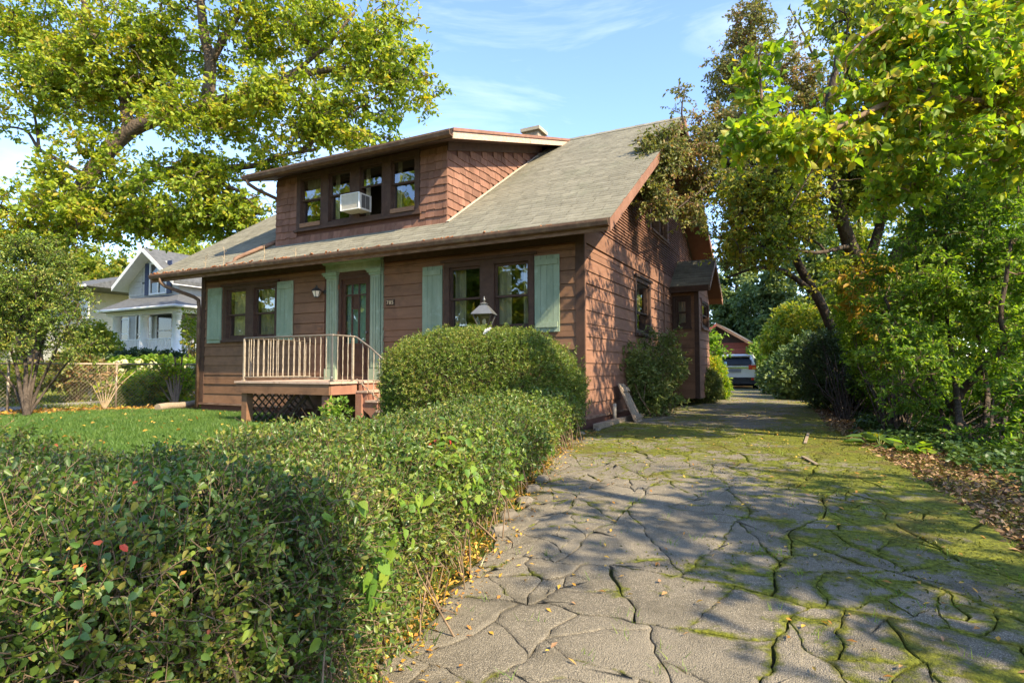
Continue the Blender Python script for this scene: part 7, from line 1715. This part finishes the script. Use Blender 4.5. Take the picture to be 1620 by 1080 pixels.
c = dep(198, 612, 21); q = MB(); q.lathe((c[0] + 1.3, c[1], float(gz(c[0] + 1.3, c[1]))), [(0.14, 0), (0.15, 0.3), (0.12, 0.36)], 8); tag(q.build('marker_stone', stone_m), 'pale stub of stone at the bend of the grey lane', 'stone')

# garage at the end of the drive
gar = thing('garage', 'small brown garage with a red door wall at the end of the drive', 'garage', (-1.5, 28, 0.1))
GY = 26.0; gap_ = on(1135, 512, 1, GY); ger = on(1200, 548, 1, GY); gsl = (gap_[2] - ger[2]) / (ger[0] - gap_[0]); hw = 2.6; zE = gap_[2] - gsl * hw
dark_gable_m = mat('dark_gable', (0.055, 0.035, 0.028), (0.08, 0.05, 0.04), rough=0.85, rand=0.08); red_m = mat('barn_red', (0.26, 0.07, 0.05), (0.34, 0.10, 0.07), rough=0.75, rand=0.08)
zb_ = on(1150, 544, 1, GY)[2]; zc_ = on(1150, 559, 1, GY)[2]
q = MB(); q.box(gap_[0] - hw, gap_[0] + hw, GY + 0.1, GY + 6.5, 0, zE); q.prism([(gap_[0] - hw, GY + 0.1, zE), (gap_[0] + hw, GY + 0.1, zE), (gap_[0], GY + 0.1, gap_[2] - 0.12)], (0, GY + 0.1, 0), (0, GY + 6.5, 0)); q.build('wall', dark_gable_m, gar)
mG = lambda u, n, z: (u, GY + 0.1 - n, z)
z = zb_
while z < gap_[2] - 0.15:
    w = min(hw, (gap_[2] - 0.1 - z - 0.1) / gsl)
    if w > 0.05: q = MB(); q.lbox(mG, gap_[0] - w, gap_[0] + w, 0.001, 0.02, z + 0.004, z + 0.13); q.build('siding_board', dark_gable_m, gar)
    z += 0.135
z = zc_
while z < zb_ - 0.03:
    q = MB(); q.lbox(mG, gap_[0] - hw, gap_[0] + hw, 0.001, 0.045, z + 0.004, min(z + 0.15, zb_) - 0.002); q.build('siding_board', red_m, gar); z += 0.155
q = MB(); q.lbox(mG, gap_[0] - hw, gap_[0] + hw, 0.001, 0.06, zb_ + 0.0, zb_ + 0.06); q.build('trim_board', red_m, gar)
q = MB(); q.lbox(mG, gap_[0] - 1.9, gap_[0] + 1.9, 0.001, 0.03, 0.1, zc_ - 0.01); gd = q.build('garage_door', red_m, gar)
for k in range(5):
    u = gap_[0] - 1.7 + k * 0.7; q = MB(); q.lbox(mG, u, u + 0.62, 0.031, 0.04, zc_ - 0.62, zc_ - 0.08); q.build('pane', MATS['dark_pane'] if k % 2 else glass_m, gd)
for sgn in (-1, 1):
    o = 0.35; x1 = gap_[0] + sgn * (hw + o); z1 = zE - gsl * o; q = MB(); q.prism([(gap_[0], GY - 0.35, gap_[2] - 0.1), (x1, GY - 0.35, z1 - 0.1), (x1, GY - 0.35, z1), (gap_[0], GY - 0.35, gap_[2])], (0, GY - 0.35, 0), (0, GY + 6.8, 0)); q.build('roof', slate_m, gar)
    q = MB(); q.prism([(gap_[0], GY - 0.38, gap_[2] - 0.16), (x1, GY - 0.38, z1 - 0.16), (x1, GY - 0.38, z1 + 0.012), (gap_[0], GY - 0.38, gap_[2] + 0.012)], (0, GY - 0.40, 0), (0, GY - 0.352, 0)); q.build('barge_board', fascia_m if sgn > 0 else red_m, gar)

# silver SUV, seen from behind
cw = dep(1163.5, 620, 27.6); car = thing('car', 'silver grey SUV parked before the garage, seen from behind', 'car', (cw[0], cw[1], 0.1))
silver_m = mat('car_paint', (0.62, 0.63, 0.63), (0.66, 0.67, 0.67), rough=0.22, spec=0.6, metal=0.25, rand=0); blackp_m = mat('black_plastic', (0.022, 0.022, 0.023), (0.03, 0.03, 0.03), rough=0.55, rand=0)
tail_m = mat('tail_lens', (0.50, 0.025, 0.02), rough=0.15, spec=0.7, rand=0); amber_m = mat('amber_lens', (0.62, 0.22, 0.03), rough=0.2, spec=0.6, rand=0); cglass_m = mat('car_glass', (0.012, 0.015, 0.017), (0.018, 0.02, 0.024), rough=0.12, spec=0.25, rand=0)
X0, Y0c, Z0 = cw[0], cw[1], 0.105
def ring(y, prof):   # prof: list of (half width, z) from the bottom to the roof centre
    return [(X0 + w, Y0c + y, Z0 + z) for w, z in prof] + [(X0 - w, Y0c + y, Z0 + z) for w, z in reversed(prof)]
secs = [(0.03, [(0.70, 0.42), (0.86, 0.46), (0.89, 0.62), (0.88, 0.80), (0.84, 0.98), (0.80, 1.04), (0.76, 1.08), (0.3, 1.10)]),
        (0.10, [(0.74, 0.32), (0.90, 0.40), (0.92, 0.62), (0.91, 0.82), (0.88, 0.99), (0.82, 1.14), (0.74, 1.32), (0.3, 1.36)]),
        (0.28, [(0.76, 0.28), (0.91, 0.36), (0.925, 0.62), (0.92, 0.84), (0.89, 1.00), (0.82, 1.26), (0.70, 1.56), (0.3, 1.615)]),
        (0.60, [(0.78, 0.26), (0.91, 0.34), (0.925, 0.62), (0.92, 0.84), (0.89, 1.00), (0.80, 1.34), (0.66, 1.63), (0.3, 1.665)]),
        (1.80, [(0.78, 0.26), (0.91, 0.34), (0.925, 0.62), (0.92, 0.84), (0.89, 1.00), (0.80, 1.36), (0.66, 1.65), (0.3, 1.68)]),
        (2.60, [(0.78, 0.26), (0.91, 0.34), (0.925, 0.62), (0.92, 0.84), (0.89, 1.00), (0.82, 1.28), (0.68, 1.52), (0.3, 1.56)]),
        (3.20, [(0.78, 0.26), (0.91, 0.34), (0.92, 0.62), (0.91, 0.82), (0.87, 0.96), (0.80, 1.00), (0.70, 1.03), (0.3, 1.06)]),
        (4.20, [(0.74, 0.28), (0.86, 0.36), (0.88, 0.56), (0.85, 0.72), (0.80, 0.82), (0.70, 0.86), (0.5, 0.88), (0.3, 0.89)]),
        (4.45, [(0.60, 0.34), (0.72, 0.40), (0.74, 0.54), (0.72, 0.64), (0.66, 0.70), (0.55, 0.72), (0.4, 0.73), (0.3, 0.735)])]
vs = []; fs = []; m = 16
for y, p in secs: vs += ring(y, p)
for i in range(len(secs) - 1):
    for k in range(m): fs.append((i * m + k, i * m + (k + 1) % m, (i + 1) * m + (k + 1) % m, (i + 1) * m + k))
fs.append(tuple(range(m))[::-1]); fs.append(tuple((len(secs) - 1) * m + k for k in range(m)))
q = MB(); q.add(vs, fs, True); body = q.build('body', silver_m, car); body.data.polygons[-1].use_smooth = False; body.data.polygons[-2].use_smooth = False
def slab(name, pts, th, m_, par=None):
    q = MB(); n = len(pts); q.prism([(X0 + x, Y0c + y, Z0 + z) for x, y, z in pts], (0, 0, 0), (0, -th, 0)); return q.build(name, m_, par or car)
q = MB(); wv = [(-0.72, 0.012, 1.11), (0.72, 0.012, 1.11), (0.715, 0.068, 1.31), (0.62, 0.19, 1.505), (-0.62, 0.19, 1.505), (-0.715, 0.068, 1.31)]
wv = [(X0 + x, Y0c + y, Z0 + z) for x, y, z in wv]; wv2 = [(x, y + 0.05, z) for x, y, z in wv]
q.add(wv + wv2, [(0, 1, 2, 5), (5, 2, 3, 4), (0, 6, 7, 1), (1, 7, 8, 2), (2, 8, 9, 3), (3, 9, 10, 4), (4, 10, 11, 5), (5, 11, 6, 0)]); q.build('rear_window', cglass_m, car)
q = MB(); q.box(X0 - 0.68, X0 + 0.68, Y0c + 0.5, Y0c + 4.2, Z0 + 0.13, Z0 + 0.34); q.build('underbody', blackp_m, car)
slab('sticker', [(-0.47, 0.010, 1.13), (-0.37, 0.010, 1.13), (-0.37, 0.055, 1.29), (-0.47, 0.055, 1.29)], 0.012, mat('pale_blue_sticker', (0.35, 0.50, 0.62), rough=0.5, rand=0))
q = MB(); q.prism([(X0 - 0.68, Y0c + 0.30, Z0 + 1.60), (X0 - 0.68, Y0c + 0.06, Z0 + 1.57), (X0 - 0.68, Y0c + 0.08, Z0 + 1.535), (X0 - 0.68, Y0c + 0.26, Z0 + 1.545)], (X0 - 0.68, 0, 0), (X0 + 0.68, 0, 0)); q.build('spoiler', silver_m, car)
q = MB(); q.box(X0 - 0.93, X0 + 0.93, Y0c - 0.03, Y0c + 0.45, Z0 + 0.25, Z0 + 0.56); q.box(X0 - 0.72, X0 + 0.72, Y0c - 0.055, Y0c - 0.031, Z0 + 0.47, Z0 + 0.55); q.build('bumper', blackp_m, car)
q = MB(); q.box(X0 - 0.62, X0 + 0.62, Y0c - 0.01, Y0c + 0.05, Z0 + 0.985, Z0 + 1.04); q.build('garnish', mat('chrome', (0.7, 0.7, 0.7), rough=0.12, metal=1.0, rand=0), car)
q = MB(); q.box(X0 - 0.27, X0 + 0.27, Y0c - 0.012, Y0c + 0.04, Z0 + 0.80, Z0 + 0.955); q.build('licence_plate', mat('plate_grey', (0.16, 0.17, 0.17), rough=0.5, rand=0), car)
for s_ in (-1, 1):
    q = MB(); q.box(X0 + s_ * 0.60 if s_ > 0 else X0 - 0.92, X0 + 0.92 if s_ > 0 else X0 - 0.60, Y0c - 0.012, Y0c + 0.30, Z0 + 0.93, Z0 + 1.13); tl_ = q.build('tail_light', tail_m, car)
    q = MB(); q.box(X0 + s_ * 0.76 if s_ > 0 else X0 - 0.935, X0 + 0.935 if s_ > 0 else X0 - 0.76, Y0c - 0.022, Y0c + 0.12, Z0 + 0.945, Z0 + 1.02); q.build('indicator', amber_m, tl_)
    q = MB(); q.box(X0 + s_ * 0.80 - 0.09, X0 + s_ * 0.80 + 0.09, Y0c - 0.06, Y0c - 0.031, Z0 + 0.44, Z0 + 0.53); q.build('reflector', tail_m, car)
    q = MB(); q.tube([(X0 + s_ * 0.60, Y0c + 0.7, Z0 + 1.69), (X0 + s_ * 0.60, Y0c + 0.8, Z0 + 1.74), (X0 + s_ * 0.60, Y0c + 2.0, Z0 + 1.745), (X0 + s_ * 0.60, Y0c + 2.2, Z0 + 1.68)], 0.025, 8); q.build('roof_rail', blackp_m, car)
    q = MB(); q.prism([(X0 + s_ * 0.895, Y0c + 0.55, Z0 + 1.03), (X0 + s_ * 0.895, Y0c + 2.9, Z0 + 1.02), (X0 + s_ * 0.80, Y0c + 2.35, Z0 + 1.44), (X0 + s_ * 0.79, Y0c + 0.75, Z0 + 1.47)], (0, 0, 0), (s_ * 0.02, 0, 0.008)); q.build('side_window', cglass_m, car)
    q = MB(); q.box(X0 + s_ * 0.98 - 0.09, X0 + s_ * 0.98 + 0.09, Y0c + 2.75, Y0c + 2.9, Z0 + 1.0, Z0 + 1.18); q.build('wing_mirror', silver_m, car)
    for yy in (0.85, 3.5):
        q = MB(); xa, xb = X0 + s_ * 0.70, X0 + s_ * 0.94; q.tube([(xa, Y0c + yy, Z0 + 0.35), (xa + s_ * 0.02, Y0c + yy, Z0 + 0.35), (xb - s_ * 0.03, Y0c + yy, Z0 + 0.35), (xb, Y0c + yy, Z0 + 0.35)], [0.30, 0.36, 0.36, 0.31], 20); wh = q.build('wheel', blackp_m, car)
        q = MB(); q.tube([(xb, Y0c + yy, Z0 + 0.35), (xb + s_ * 0.012, Y0c + yy, Z0 + 0.35)], 0.21, 14); q.build('rim', grey_metal_m, wh)
q = MB(); q.beam((X0 - 0.1, Y0c - 0.02, Z0 + 1.12), (X0 + 0.35, Y0c + 0.01, Z0 + 1.17), 0.02, 0.02); q.build('wiper', blackp_m, car)
